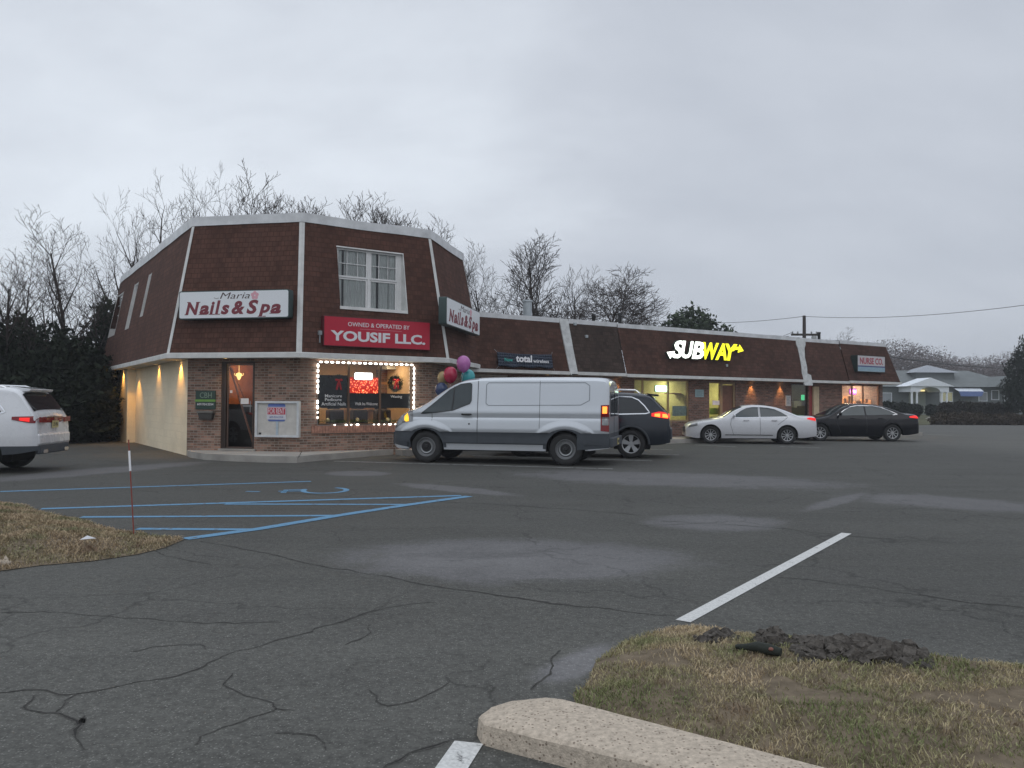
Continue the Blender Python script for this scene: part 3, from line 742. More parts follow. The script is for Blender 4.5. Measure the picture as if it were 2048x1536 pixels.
def wall_open(mb, f, s0, s1, z0, z1, ops, out=0.0, thick=0.18, mi=0, rev=None):
    """flat wall with openings (a,b,c,d)=(s from, s to, z from, z to), with reveals"""
    S = sorted({s0, s1, *[q for o in ops for q in o[:2]]}); Z = sorted({z0, z1, *[q for o in ops for q in o[2:4]]})
    S = [q for q in S if s0 - 1e-6 <= q <= s1 + 1e-6]; Z = [q for q in Z if z0 - 1e-6 <= q <= z1 + 1e-6]
    for a, b in zip(S[:-1], S[1:]):
        for c, d in zip(Z[:-1], Z[1:]):
            ms, mz = (a + b) / 2, (c + d) / 2
            if any(o[0] < ms < o[1] and o[2] < mz < o[3] for o in ops): continue
            uv = [(a, c), (b, c), (b, d), (a, d)]
            mb.quad(f.pt(a, c, out), f.pt(b, c, out), f.pt(b, d, out), f.pt(a, d, out), mi, uv)
            mb.quad(f.pt(b, c, out - thick), f.pt(a, c, out - thick), f.pt(a, d, out - thick), f.pt(b, d, out - thick), mi, uv)
    for a, b, c, d in ops:
        q = out - thick; r = mi if rev is None else rev
        mb.quad(f.pt(a, c, q), f.pt(a, c, out), f.pt(a, d, out), f.pt(a, d, q), r, [(0, c), (thick, c), (thick, d), (0, d)])
        mb.quad(f.pt(b, c, out), f.pt(b, c, q), f.pt(b, d, q), f.pt(b, d, out), r, [(0, c), (thick, c), (thick, d), (0, d)])
        mb.quad(f.pt(a, d, out), f.pt(b, d, out), f.pt(b, d, q), f.pt(a, d, q), r, [(a, 0), (b, 0), (b, thick), (a, thick)])
        mb.quad(f.pt(a, c, q), f.pt(b, c, q), f.pt(b, c, out), f.pt(a, c, out), r, [(a, 0), (b, 0), (b, thick), (a, thick)])
def fbox(mb, f, s0, s1, z0, z1, o0, o1, mi=0):
    P = [f.pt(s, z, o) for z in (z0, z1) for o in (o1, o0) for s in (s0, s1)]
    mb.add(P, [(0, 2, 3, 1), (4, 5, 7, 6), (0, 1, 5, 4), (2, 6, 7, 3), (0, 4, 6, 2), (1, 3, 7, 5)], mi)
def frame(mb, f, a, b, c, d, w, o0, o1, mi=0):            # rectangular frame of four butted bars
    fbox(mb, f, a, a + w, c, d, o0, o1, mi); fbox(mb, f, b - w, b, c, d, o0, o1, mi)
    fbox(mb, f, a + w, b - w, c, c + w, o0, o1, mi); fbox(mb, f, a + w, b - w, d - w, d, o0, o1, mi)

corner = thing('corner_building', 'two storey brick corner building with tall red brown shingled mansard and white trim', 'building', (P2.x, P2.y, 0))
def C_(mb, name, mat, **k): return mb.build(name, mat, corner, world=True, **k)

# ---- walls
a_door = (FA.hit(442, 800)[0], FA.hit(509, 800)[0]); z_door = FA.hit(480, 723)[1]
b_win = (FB.hit(634, 800)[0], FB.hit(826, 800)[0]); zb0, zb1 = FB.hit(640, 851)[1], FB.hit(634, 720)[1]
zb1 = min(zb1, ZE - 0.06)
DOOR = (a_door[0], a_door[1], ZF + 0.02, min(z_door, ZE - 0.06)); WIN = (b_win[0], b_win[1], zb0, zb1)
print('door', DOOR, 'win', WIN, 'LC', LC, 'LS', LS)
w = MB(); wall_open(w, FA, 0, LA, 0.0, ZE, [DOOR]); C_(w, 'wall', m_brick)
w = MB(); wall_open(w, FB, 0, LB, 0.0, ZE, [WIN]); C_(w, 'wall', m_brick)
w = MB(); wall_open(w, FC, 0, 4.25 * K, 0.0, ZE, []); C_(w, 'wall', m_brick)
# cream side wall with a projecting bay towards the back
s_step = FL.hit(271, 800)[0]
w = MB(); wall_open(w, FL, s_step - 0.02, 0.0, -0.05, ZE, []); C_(w, 'side_wall', m_cream)
w = MB(); wall_open(w, FL, -LL, s_step, -0.05, ZE, [], out=0.26, thick=0.40)
w.quad(FL.pt(s_step, -0.05, 0.0), FL.pt(s_step, -0.05, 0.26), FL.pt(s_step, ZE, 0.26), FL.pt(s_step, ZE, 0.0), 0, [(0, 0), (0.26, 0), (0.26, ZE), (0, ZE)][::-1]); C_(w, 'side_wall', m_cream)
FD = Face(P5, -v.normalized() * -1); FBACK = None
bk = MB()
for a, b in ((P4, P5), (P5, PBK), (PBK, P0)):
    L_ = (b - a).length; bk.quad((a.x, a.y, 0), (b.x, b.y, 0), (b.x, b.y, ZE), (a.x, a.y, ZE), 0, [(0, 0), (L_, 0), (L_, ZE), (0, ZE)])
C_(bk, 'wall', m_brick)

# ---- mansard
foot6 = [P0, P1, P2, P3, P4, P5, PBK]
# ensure counter-clockwise seen from above
ar = sum(foot6[i].x * foot6[(i + 1) % 7].y - foot6[(i + 1) % 7].x * foot6[i].y for i in range(7))
assert ar > 0, ar
eave = offset_poly(foot6, OE); top = offset_poly(foot6, OE - INS)
def lerpf(a, b, t): return a + (b - a) * t
def mansard_out(z): return OE - INS * (z - ZE) / (ZT - ZE)
def mansard_face(mb, i, ops=(), f=None, mi=0):
    """one sloping side between corners i and i+1, with window openings given along the wall face f"""
    e0, e1, t0, t1 = eave[i], eave[(i + 1) % 7], top[i], top[(i + 1) % 7]
    zs = sorted({ZE + 0.10, ZT, *[q for o in ops for q in o[2:4]]})
    d = (e1 - e0).normalized()
    org = f.o if f else e0; slope = math.hypot(1, INS / (ZT - ZE))
    def edge_s(p): return (p - org).dot(d)
    for c, dd in zip(zs[:-1], zs[1:]):
        k0, k1 = (c - ZE) / (ZT - ZE), (dd - ZE) / (ZT - ZE)
        L0, L1 = e0.lerp(t0, k0), e0.lerp(t0, k1); R0, R1 = e1.lerp(t1, k0), e1.lerp(t1, k1)
        mids = sorted({q for o in ops for q in o[:2]})
        n_ = Vector((d.y, -d.x))
        def P(s, z):
            base = (f.o if f else (e0 - n_ * OE - d * 0)); q = base + d * s + n_ * (mansard_out(z))
            return Vector((q.x, q.y, z))
        if f is None: 
            mb.quad((L0.x, L0.y, c), (R0.x, R0.y, c), (R1.x, R1.y, dd), (L1.x, L1.y, dd), mi, [(edge_s(L0), c * slope), (edge_s(R0), c * slope), (edge_s(R1), dd * slope), (edge_s(L1), dd * slope)]); continue
        cols = [(edge_s(L0), edge_s(L1))] + [(m_, m_) for m_ in mids] + [(edge_s(R0), edge_s(R1))]
        for (a0, a1), (b0, b1) in zip(cols[:-1], cols[1:]):
            ms, mz = (a0 + a1 + b0 + b1) / 4, (c + dd) / 2
            if any(o[0] < ms < o[1] and o[2] < mz < o[3] for o in ops): continue
            mb.quad(P(a0, c), P(b0, c), P(b1, dd), P(a1, dd), mi, [(a0, c * slope), (b0, c * slope), (b1, dd * slope), (a1, dd * slope)])
# window in face B
def mw(f, pxl, pyt, pxr, pyb):                        # opening on the leaning mansard surface
    zt = f.hit(pxl, pyt, mansard_out(5.5))[1]; zb = f.hit(pxl, pyb, mansard_out(4.0))[1]
    return (f.hit(pxl, pyb, mansard_out(zb))[0], f.hit(pxr, pyt, mansard_out(zt))[0], zb, zt)
BW = mw(FB, 681, 495, 805, 612)
print('BW', BW)
# face L windows: only their far white jambs show
def lw(px_bot_left, py_bot, width, zt=None):
    zb = FL.hit(px_bot_left, py_bot, mansard_out(3.9))[1]; s = FL.hit(px_bot_left, py_bot, mansard_out(zb))[0]
    return s, zb
LWIN = []
for pxb, pyb, pxt, pyt, wd in ((216, 676, 236, 590, 1.70), (250, 660, 270, 568, 0.80), (280, 633, 299, 548, 0.50)):
    s, zb = lw(pxb, pyb, wd); zt = FL.hit(pxt, pyt, mansard_out(5.4))[1]
    LWIN.append((s, s + wd, zb, zt))
print('LWIN', LWIN)
for i, (f, ops) in enumerate(((FL, LWIN), (FA, ()), (FB, [BW]), (FC, ()), (None, ()), (None, ()), (None, ()))):
    mb = MB()
    ff = FL if i == 0 else f
    if i == 0:
        # FL runs right-to-left relative to outline direction: use its own axis
        mansard_face(mb, 0, ops, FL)
    else: mansard_face(mb, i, ops, f)
    C_(mb, 'mansard', m_shingle if i in (0, 1, 2, 3) else m_shingle2)
# flat roof, soffit
rf = MB(); rf.poly([(p.x, p.y, ZT - 0.05) for p in top]); C_(rf, 'roof', m_roof_grey)
sf = MB(); 
for i in range(7):
    a, b, c, d = foot6[i], foot6[(i + 1) % 7], eave[(i + 1) % 7], eave[i]
    sf.quad((d.x, d.y, ZE), (a.x, a.y, ZE), (b.x, b.y, ZE), (c.x, c.y, ZE))
C_(sf, 'soffit', m_soffit)
# fascia along the eave
fa = MB(); eo = offset_poly(foot6, OE + 0.035)
for i in range(7):
    a, b = eo[i], eo[(i + 1) % 7]; c, d = eave[(i + 1) % 7], eave[i]
    fa.quad((a.x, a.y, ZE - 0.012), (b.x, b.y, ZE - 0.012), (b.x, b.y, ZE + 0.105), (a.x, a.y, ZE + 0.105))
    fa.quad((a.x, a.y, ZE + 0.105), (b.x, b.y, ZE + 0.105), (c.x, c.y, ZE + 0.125), (d.x, d.y, ZE + 0.125))
    fa.quad((d.x, d.y, ZE - 0.012), (c.x, c.y, ZE - 0.012), (b.x, b.y, ZE - 0.012), (a.x, a.y, ZE - 0.012))
C_(fa, 'fascia', m_white_trim)
# roof-edge flashing, slightly sagging and uneven
fl = MB(); to = offset_poly(foot6, OE - INS + 0.05); ti = offset_poly(foot6, OE - INS - 0.30)
for i in range(7):
    a, b, c, d = to[i], to[(i + 1) % 7], ti[(i + 1) % 7], ti[i]; n_ = max(2, int((b - a).length / 0.35))
    for k in range(n_):
        p, q = a.lerp(b, k / n_), a.lerp(b, (k + 1) / n_); r_, s_ = d.lerp(c, k / n_), d.lerp(c, (k + 1) / n_)
        j0 = 0.035 * mnoise.noise((p.x * .8, p.y * .8, 0)); j1 = 0.035 * mnoise.noise((q.x * .8, q.y * .8, 0))
        fl.quad((p.x, p.y, ZT - 0.13 + j0 * .4), (q.x, q.y, ZT - 0.13 + j1 * .4), (q.x, q.y, ZT + 0.11 + j1), (p.x, p.y, ZT + 0.11 + j0))
        fl.quad((p.x, p.y, ZT + 0.11 + j0), (q.x, q.y, ZT + 0.11 + j1), (s_.x, s_.y, ZT + 0.13 + j1), (r_.x, r_.y, ZT + 0.13 + j0))
C_(fl, 'roof_flashing', m_flash, smooth=True, sharp=50, merge=1e-4)
# white hip trims at the corners
for i, wd in ((1, .065), (2, .075), (3, .07), (4, .03)):
    hp = MB(); e_, t_ = eave[i], top[i]; bi = (offset_poly(foot6, 1.0)[i] - foot6[i]).normalized(); sd = Vector((-bi.y, bi.x))
    dA_, dB_ = (foot6[i - 1] - foot6[i]).normalized(), (foot6[(i + 1) % 7] - foot6[i]).normalized()
    z0, z1 = ZE + 0.12, ZT - 0.14
    ee = e_.lerp(t_, (z0 - ZE) / (ZT - ZE)) + bi * 0.022; tt = e_.lerp(t_, (z1 - ZE) / (ZT - ZE)) + bi * 0.022
    for dd in (dA_, dB_):
        hp.quad((ee.x, ee.y, z0), (ee.x + dd.x * wd / 1, ee.y + dd.y * wd, z0), (tt.x + dd.x * wd, tt.y + dd.y * wd, z1), (tt.x, tt.y, z1))
    C_(hp, 'corner_trim', m_white_trim)

# ---- upstairs windows
m_curtain = simple('pale_curtain', (0.78, 0.80, 0.80), 0.85, var=0.1)
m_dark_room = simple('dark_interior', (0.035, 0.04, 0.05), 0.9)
def dormer(f, o, double=True, curtains=True):
    a, b, c, d = o; ow = mansard_out(d) - (0.07 if double else 0.02)
    wf = MB()
    # jambs, sill and head: white
    wf.poly([f.pt(a, c, mansard_out(c) + 0.01), f.pt(a, c, ow), f.pt(a, d, ow), f.pt(a, d, mansard_out(d) + 0.01)])
    wf.poly([f.pt(b, c, ow), f.pt(b, c, mansard_out(c) + 0.01), f.pt(b, d, mansard_out(d) + 0.01), f.pt(b, d, ow)])
    wf.quad(f.pt(a, c, mansard_out(c) + 0.01), f.pt(b, c, mansard_out(c) + 0.01), f.pt(b, c, ow), f.pt(a, c, ow))
    # casing lying on the slope
    def cas(s0, s1, z0, z1, dz0=0, dz1=0):
        k = 0.03
        wf.add([f.pt(s, z, mansard_out(z) + o_) for o_ in (0.0, k) for (s, z) in ((s0, z0), (s1, z0), (s1, z1), (s0, z1))],
               [(4, 5, 6, 7), (0, 3, 2, 1), (0, 1, 5, 4), (1, 2, 6, 5), (2, 3, 7, 6), (3, 0, 4, 7)])
    if double:
        cas(a - 0.02, b + 0.02, c - 0.08, c); cas(a - 0.02, b + 0.02, d, d + 0.035); cas(b, b + 0.02, c, d)
    fr = wf.build('window', m_white_trim, corner, world=True)
    MATRIX[fr.name] = MATRIX[corner.name]
    sash = MB()
    mid = (a + b) / 2
    parts_ = [(a + .02, mid - .05), (mid + .01, b - .13)] if double else [(a + .02, b - .02)]
    if double: fbox(sash, f, mid - .05, mid + .01, c, d, ow - .03, ow + .02); fbox(sash, f, b - .13, b, c, d, ow - .04, ow + .02); fbox(sash, f, a + .02, b - .13, d - .05, d, ow + .0125, ow + .022)
    for p, q in parts_:
        zm = (c + d) / 2
        frame(sash, f, p, q, c + 0.0, zm + .02, .045, ow - .05, ow - .01); frame(sash, f, p, q, zm - .02 + .045, d, .045, ow - .03, ow + .012)
        for k in (1, 2):
            s_ = p + (q - p) * k / 3; fbox(sash, f, s_ - .009, s_ + .009, zm + .07, d - .045, ow - .018, ow + .002)
        z_ = (zm + d) / 2; fbox(sash, f, p + .045, q - .045, z_ - .009, z_ + .009, ow - .0165, ow + .0035)
    s_ = sash.build('sash', simple('white_sash_paint', (0.70, 0.70, 0.69), 0.5, var=0.06), fr); 
    me = s_.data; inv = MATRIX[corner.name].inverted()
    for vtx in me.vertices: vtx.co = inv @ vtx.co
    gl = MB(); gl.quad(f.pt(a, c, ow - .02), f.pt(b, c, ow - .02), f.pt(b, d, ow - .021), f.pt(a, d, ow - .021))
    gl.build('glass', m_glass, corner, world=True).parent = fr
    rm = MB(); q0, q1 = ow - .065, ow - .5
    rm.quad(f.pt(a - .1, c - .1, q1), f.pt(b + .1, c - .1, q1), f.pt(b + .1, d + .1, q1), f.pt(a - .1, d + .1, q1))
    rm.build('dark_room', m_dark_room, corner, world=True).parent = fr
    if curtains:
        cu = MB()
        spans = [(a + .0, a + .18), (a + .25, mid + 0.0), (mid + .03, mid + .22), (mid + .30, b - .38), (b - .35, b)]
        for p, q in spans:
            n_ = max(3, int((q - p) / .035))
            for k in range(n_):
                s0_, s1_ = p + (q - p) * k / n_, p + (q - p) * (k + 1) / n_; o0_, o1_ = q0 + .02 * (k % 2), q0 + .02 * ((k + 1) % 2)
                cu.quad(f.pt(s0_, c, o0_), f.pt(s1_, c, o1_), f.pt(s1_, d, o1_), f.pt(s0_, d, o0_))
        cu.build('curtain', m_curtain, corner, world=True).parent = fr
    return fr
dormer(FB, BW)
for o in LWIN: dormer(FL, o, double=False, curtains=False)

# ---- soffit downlights
m_bulb = emit('warm_lamp_glass', (1.0, 0.62, 0.25), 9.0)
def soffit_light(parent, f, s, out, z, energy=9.0, spot=75, col=(1.0, 0.60, 0.24)):
    o = MB(); p = f.pt(s, z, out); o.lathe([(0.0, -0.006), (0.055, -0.006), (0.058, -0.012), (0.085, -0.012), (0.09, 0.0), (0.0, 0.0)], 16, 'z', tuple(p), 0)
    h = o.build('soffit_light', m_soffit, parent, world=True, smooth=True)
    l_ = MB(); l_.lathe([(0.0, -0.0075), (0.054, -0.0075)], 16, 'z', tuple(p)); l_.build('lamp', m_bulb, parent, world=True).parent = h
    ld = bpy.data.lights.new('downlight', 'SPOT'); ld.energy = energy; ld.spot_size = R(spot); ld.spot_blend = 0.6; ld.color = col; ld.shadow_soft_size = 0.04
    lo = bpy.data.objects.new('downlight', ld); COL.objects.link(lo); lo.location = f.pt(s, z - 0.02, out)
for px, outw, en in ((247, 0.26 + 0.11, 60), (262, 0.26 + 0.11, 90), (318, 0.11, 36), (362, 0.11, 80)):
    s = FL.hit(px, 760, 0.0 if px > 272 else 0.26)[0]
    soffit_light(corner, FL, s, outw, ZE, en, 96, (1.0, 0.50, 0.10))
soffit_light(corner, FB, FB.hit(801, 722, OE * .6)[0], OE * .55, ZE, 30, 110)
soffit_light(corner, FA, LA * .40, OE * .55, ZE, 14, 110)

# ---- salon interior seen through the window
def room(parent, f, s0, s1, z0, z1, depth, wallm, floorm, ceilm, panels=2, strength=3.0, col=(1.0, 0.86, 0.66), inset=0.19, name='room'):
    mb = MB(); o0, o1 = -inset, -inset - depth
    mb.quad(f.pt(s0, z0, o1), f.pt(s1, z0, o1), f.pt(s1, z1, o1), f.pt(s0, z1, o1), 0)
    mb.quad(f.pt(s0, z0, o0), f.pt(s0, z0, o1), f.pt(s0, z1, o1), f.pt(s0, z1, o0), 0)
    mb.quad(f.pt(s1, z0, o1), f.pt(s1, z0, o0), f.pt(s1, z1, o0), f.pt(s1, z1, o1), 0)
    mb.quad(f.pt(s0, z0, o0), f.pt(s1, z0, o0), f.pt(s1, z0, o1), f.pt(s0, z0, o1), 1)
    mb.quad(f.pt(s0, z1, o1), f.pt(s1, z1, o1), f.pt(s1, z1, o0), f.pt(s0, z1, o0), 2)
    mb.build(name, [wallm, floorm, ceilm], parent, world=True)
    if panels:
        pn = MB()
        for k in range(panels):
            c = s0 + (s1 - s0) * (k + .5) / panels
            fbox(pn, f, c - .28, c + .28, z1 - .03, z1 - .005, o0 - depth * .35 - .5, o0 - depth * .35)
        pn.build('ceiling_panel', emit('ceiling_panel_' + str(len(MATS)), col, strength), parent, world=True)
m_cream_int = simple('warm_interior_wall', (0.62, 0.42, 0.24), 0.8)
m_floor_int = simple('interior_floor', (0.12, 0.09, 0.07), 0.6)
m_ceil_int = simple('interior_ceiling', (0.62, 0.56, 0.48), 0.85)
room(corner, FB, WIN[0] - .3, WIN[1] + .4, 0.2, WIN[3] + .1, 3.0, m_cream_int, m_floor_int, m_ceil_int, 3, 14.0, (1.0, 0.80, 0.52))
m_dark_furn = simple('dark_salon_furniture', (0.03, 0.028, 0.03), 0.4)
fn = MB()
ws, we = WIN[0], WIN[1]; WW = we - ws
for k in range(4):
    c = ws + WW * (0.12 + 0.26 * k)
    fbox(fn, FB, c - .22, c + .22, .2, 1.22, -1.6, -1.25); fbox(fn, FB, c - .22, c + .22, .2, .72, -1.24, -.75)
    fbox(fn, FB, c - .20, c + .20, 1.23, 1.42, -1.58, -1.45)
C_(fn, 'salon_furniture', m_dark_furn, bevel=0.05)
m_shelf = simple('salon_shelf_wood', (0.40, 0.20, 0.09), 0.5)
for q_ in ((ws - .1, ws + WW * .30, 1.75, 2.05, -2.9, -2.6), (ws + WW * .68, we, 1.95, 2.02, -1.6, -1.54), (ws + WW * .70, we + .1, 1.2, 1.94, -2.9, -2.86)):
    cab = MB(); fbox(cab, FB, *q_); C_(cab, 'salon_shelf', m_shelf)
# window frame, mullions, glass, black band with writing
wf = MB(); frame(wf, FB, WIN[0], WIN[1], WIN[2], WIN[3], .05, -.11, -.05)
m1s, m2s = FB.hit(699, 790)[0], FB.hit(762, 790)[0]
for s_ in (m1s, m2s): fbox(wf, FB, s_ - .027, s_ + .027, WIN[2] + .05, WIN[3] - .05, -.108, -.052)
salon_win = C_(wf, 'shop_window', simple('brown_window_frame', (0.10, 0.062, 0.04), 0.5)); MATRIX[salon_win.name] = MATRIX[corner.name]
gl = MB()
for a, b in ((WIN[0] + .05, m1s - .027), (m1s + .027, m2s - .027), (m2s + .027, WIN[1] - .05)):
    gl.quad(FB.pt(a, WIN[2] + .05, -.08), FB.pt(b, WIN[2] + .05, -.08), FB.pt(b, WIN[3] - .05, -.08), FB.pt(a, WIN[3] - .05, -.08))
C_(gl, 'glass', m_glass).parent = salon_win
zbd0, zbd1 = FB.hit(660, 816)[1], FB.hit(700, 786)[1]
bd = MB()
for a, b in ((WIN[0] + .052, m1s - .028), (m1s + .028, m2s - .028), (m2s + .028, WIN[1] - .052)):
    bd.quad(FB.pt(a, zbd0, -.074), FB.pt(b, zbd0, -.074), FB.pt(b, zbd1, -.074), FB.pt(a, zbd1, -.074))
# the left pane's film reaches higher
bd.quad(FB.pt(WIN[0] + .052, zbd1, -.0742), FB.pt(m1s - .028, zbd1, -.0742), FB.pt(m1s - .028, FB.hit(690, 750)[1], -.0742), FB.pt(WIN[0] + .052, FB.hit(640, 750)[1], -.0742))
C_(bd, 'black_window_film', simple('black_film', (0.012, 0.014, 0.016), 0.25, var=0.02)).parent = salon_win
tx = MB()
def ftext(mb, f, txt, pxa, pxb, pyt, pyb, out, bold=0.0, shear=0.0, depth=0.002):
    s0, z1 = f.hit(pxa, pyt, out); s1, _ = f.hit(pxb, pyt, out); z0 = f.hit(pxa, pyb, out)[1]
    text_mb(txt, s1 - s0, z1 - z0, s0, z0, 0, depth, bold, shear, 0, mb, mapf=lambda x, y, z: f.pt(x, z, out - y))
m_vinyl = simple('white_vinyl_lettering', (0.60, 0.60, 0.60), 0.6)
ftext(tx, FB, 'Manicure', 650, 684, 788.5, 794.5, -.073, 0.01)
ftext(tx, FB, 'Pedicure', 650, 683, 796, 802, -.073, 0.01)
ftext(tx, FB, 'Artificial Nails', 643, 692, 804.5, 811, -.073, 0.01)
C_(tx, 'window_lettering', m_vinyl).parent = salon_win; tx = MB()
ftext(tx, FB, 'Walk Ins Welcome', 710, 755, 804.5, 810.5, -.073, 0.01)
C_(tx, 'window_lettering', m_vinyl).parent = salon_win; tx = MB()
ftext(tx, FB, 'Waxing', 781, 804, 790.5, 797, -.073, 0.01)
C_(tx, 'window_lettering', m_vinyl).parent = salon_win
# brick window sill course
sl = MB()
for k in range(int((WIN[1] - WIN[0] + .3) / .075)):
    s_ = WIN[0] - .15 + k * .075; fbox(sl, FB, s_ + .004, s_ + .071, WIN[2] - .20, WIN[2] - .005, -.05, .035 + .004 * (k % 3))
C_(sl, 'brick_sill', simple('rowlock_brick', (0.40, 0.205, 0.145), 0.9, var=0.35, scale=11))

# ---- entrance door in face A
dr = MB(); a, b, c, d = DOOR
frame(dr, FA, a, b, c - .02, d, .055, -.14, -.02)
fbox(dr, FA, a + .055, a + .12, c, d - .055, -.139, -.03)      # hinge stile of the dark opening
door = C_(dr, 'door', m_bronze); MATRIX[door.name] = MATRIX[corner.name]
dl = MB(); x0, x1 = a + .16, b - .06
frame(dl, FA, x0 - .03, x1, c + .02, d - .06, .038, -.11, -.075); C_(dl, 'door_leaf', simple('bronze_door_leaf', (0.16, 0.11, 0.09), 0.4, 0.3)).parent = door
gl = MB(); gl.quad(FA.pt(x0, c + .06, -.09), FA.pt(x1 - .04, c + .06, -.09), FA.pt(x1 - .04, d - .10, -.09), FA.pt(x0, d - .10, -.09)); C_(gl, 'glass', m_glass).parent = door
hd = MB(); hd.tube([FA.pt(x1 - .085, 1.15, -.05), FA.pt(x1 - .085, 1.45, -.05)], .012, 8); fbox(hd, FA, x1 - .30, x1 - .05, 1.30, 1.33, -.072, -.05); C_(hd, 'handle', m_grey_metal).parent = door
m_pap = simple('white_paper', (0.75, 0.75, 0.75), 0.7, var=0.03)
pp = MB(); fbox(pp, FA, FA.hit(478, 800)[0], FA.hit(494, 800)[0], FA.hit(478, 808)[1], FA.hit(478, 796.5)[1], -.0885, -.086); C_(pp, 'paper_notice', m_pap).parent = door
pp = MB(); fbox(pp, FA, FA.hit(457, 780)[0], FA.hit(462, 780)[0], FA.hit(460, 786)[1], FA.hit(460, 780.5)[1], -.074, -.071)
C_(pp, 'paper_notice', m_pap).parent = door
# stair hall behind the door: warm wood panelling, pendant lantern, sloping handrail
room(corner, FA, a - .25, b + .5, ZF, 2.9, 2.2, m_wood, simple('hall_floor', (0.04, 0.035, 0.03), 0.5), m_wood, 0)
hl = bpy.data.lights.new('hall_lamp_light', 'POINT'); hl.energy = 15; hl.color = (1.0, 0.62, 0.28); hl.shadow_soft_size = 0.1
ho = bpy.data.objects.new('hall_lamp_light', hl); COL.objects.link(ho); ho.location = FA.pt((a + b) / 2, 2.2, -1.1)
sc_ = MB(); fbox(sc_, FA, a - .2, b + .4, ZF, 1.36, -.62, -.55)  # dark box added behind the door to darken its lower half
C_(sc_, 'door_darkening_box', simple('door_darkening_black', (0.03, 0.022, 0.02), 0.5))
rl = MB()
p_a, p_b = FA.hit(458, 728, -.4), FA.hit(506, 885, -.4); rl.tube([FA.pt(p_a[0], p_a[1], -.4), FA.pt(p_b[0], p_b[1], -.4)], .028, 6)
p_a, p_b = FA.hit(463, 735, -.6), FA.hit(488, 795, -.6); rl.tube([FA.pt(p_a[0], p_a[1], -.6), FA.pt(p_b[0], p_b[1], -.6)], .02, 6)
C_(rl, 'handrail', simple('handrail_wood', (0.45, 0.20, 0.13), 0.5))
lp_s, lp_z = FA.hit(478, 752, -.5)
lan = MB(); lan.lathe([(0, .09), (.05, .08), (.075, .03), (.05, -.05), (.02, -.10), (0, -.11)], 10, 'z', tuple(FA.pt(lp_s, lp_z, -.5)))
lan.tube([FA.pt(lp_s, lp_z + .08, -.5), FA.pt(lp_s, 2.6, -.5)], .006, 5)
for k in range(5):
    t_ = k * 1.256; q = FA.pt(lp_s, lp_z, -.5); lan.tube([q + Vector((0, 0, 0)), q + Vector((.11 * math.cos(t_), .11 * math.sin(t_), .02)), q + Vector((.12 * math.cos(t_), .12 * math.sin(t_), .07))], .008, 5)
C_(lan, 'hall_lantern', emit('brass_lantern_glow', (1.0, 0.72, 0.25), 1.6))
th = MB(); fbox(th, FA, a - .03, b + .05, ZF - .01, ZF + .035, -.15, .06); C_(th, 'threshold', m_concrete)

# ================================================================== the shop row
row = thing('shop_row', 'long single storey row of brick shops under a low brown shingled mansard roof', 'building', (J.x, J.y, 0))
def Rr(mb, name, mat, **k): return mb.build(name, mat, row, world=True, **k)
SINS = 0.55
def s_out(z): return OE - SINS * (z - SE) / (ST - SE)
def sx(px, py=800, out=0.0): return FS.hit(px, py, out)[0]
zw0 = FS.hit(1340, 843)[1]; 
wA = (sx(1268), sx(1378), zw0, SE - .07)             # lit sandwich shop window
dS = (sx(1418), sx(1471), ZF, SE - .10)              # its door and sidelight
wB = (sx(1583), sx(1616), 0.75, SE - .07)
dB = (sx(1618), sx(1627), ZF, SE - .1)
wC = (sx(1684), sx(1759), 0.62, SE - .05)
w0 = (sx(943), sx(1016), 0.5, SE - .06)
wD = (sx(1060), sx(1180), 0.6, SE - .08)
ops = [o for o in (w0, wD, wA, dS, wB, dB, wC)]
print('ops', ops)
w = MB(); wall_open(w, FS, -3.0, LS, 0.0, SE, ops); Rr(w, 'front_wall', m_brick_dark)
w = MB(); e1 = FS.pt(LS, 0); b1 = FS.pt(LS, 0, -11)
w.quad((e1.x, e1.y, 0), (b1.x, b1.y, 0), (b1.x, b1.y, SE), (e1.x, e1.y, SE), 0, [(0, 0), (11, 0), (11, SE), (0, SE)])
b0 = FS.pt(-3, 0, -11); w.quad((b1.x, b1.y, 0), (b0.x, b0.y, 0), (b0.x, b0.y, SE), (b1.x, b1.y, SE), 0, [(0, 0), (30, 0), (30, SE), (0, SE)]); Rr(w, 'wall', m_brick_dark)
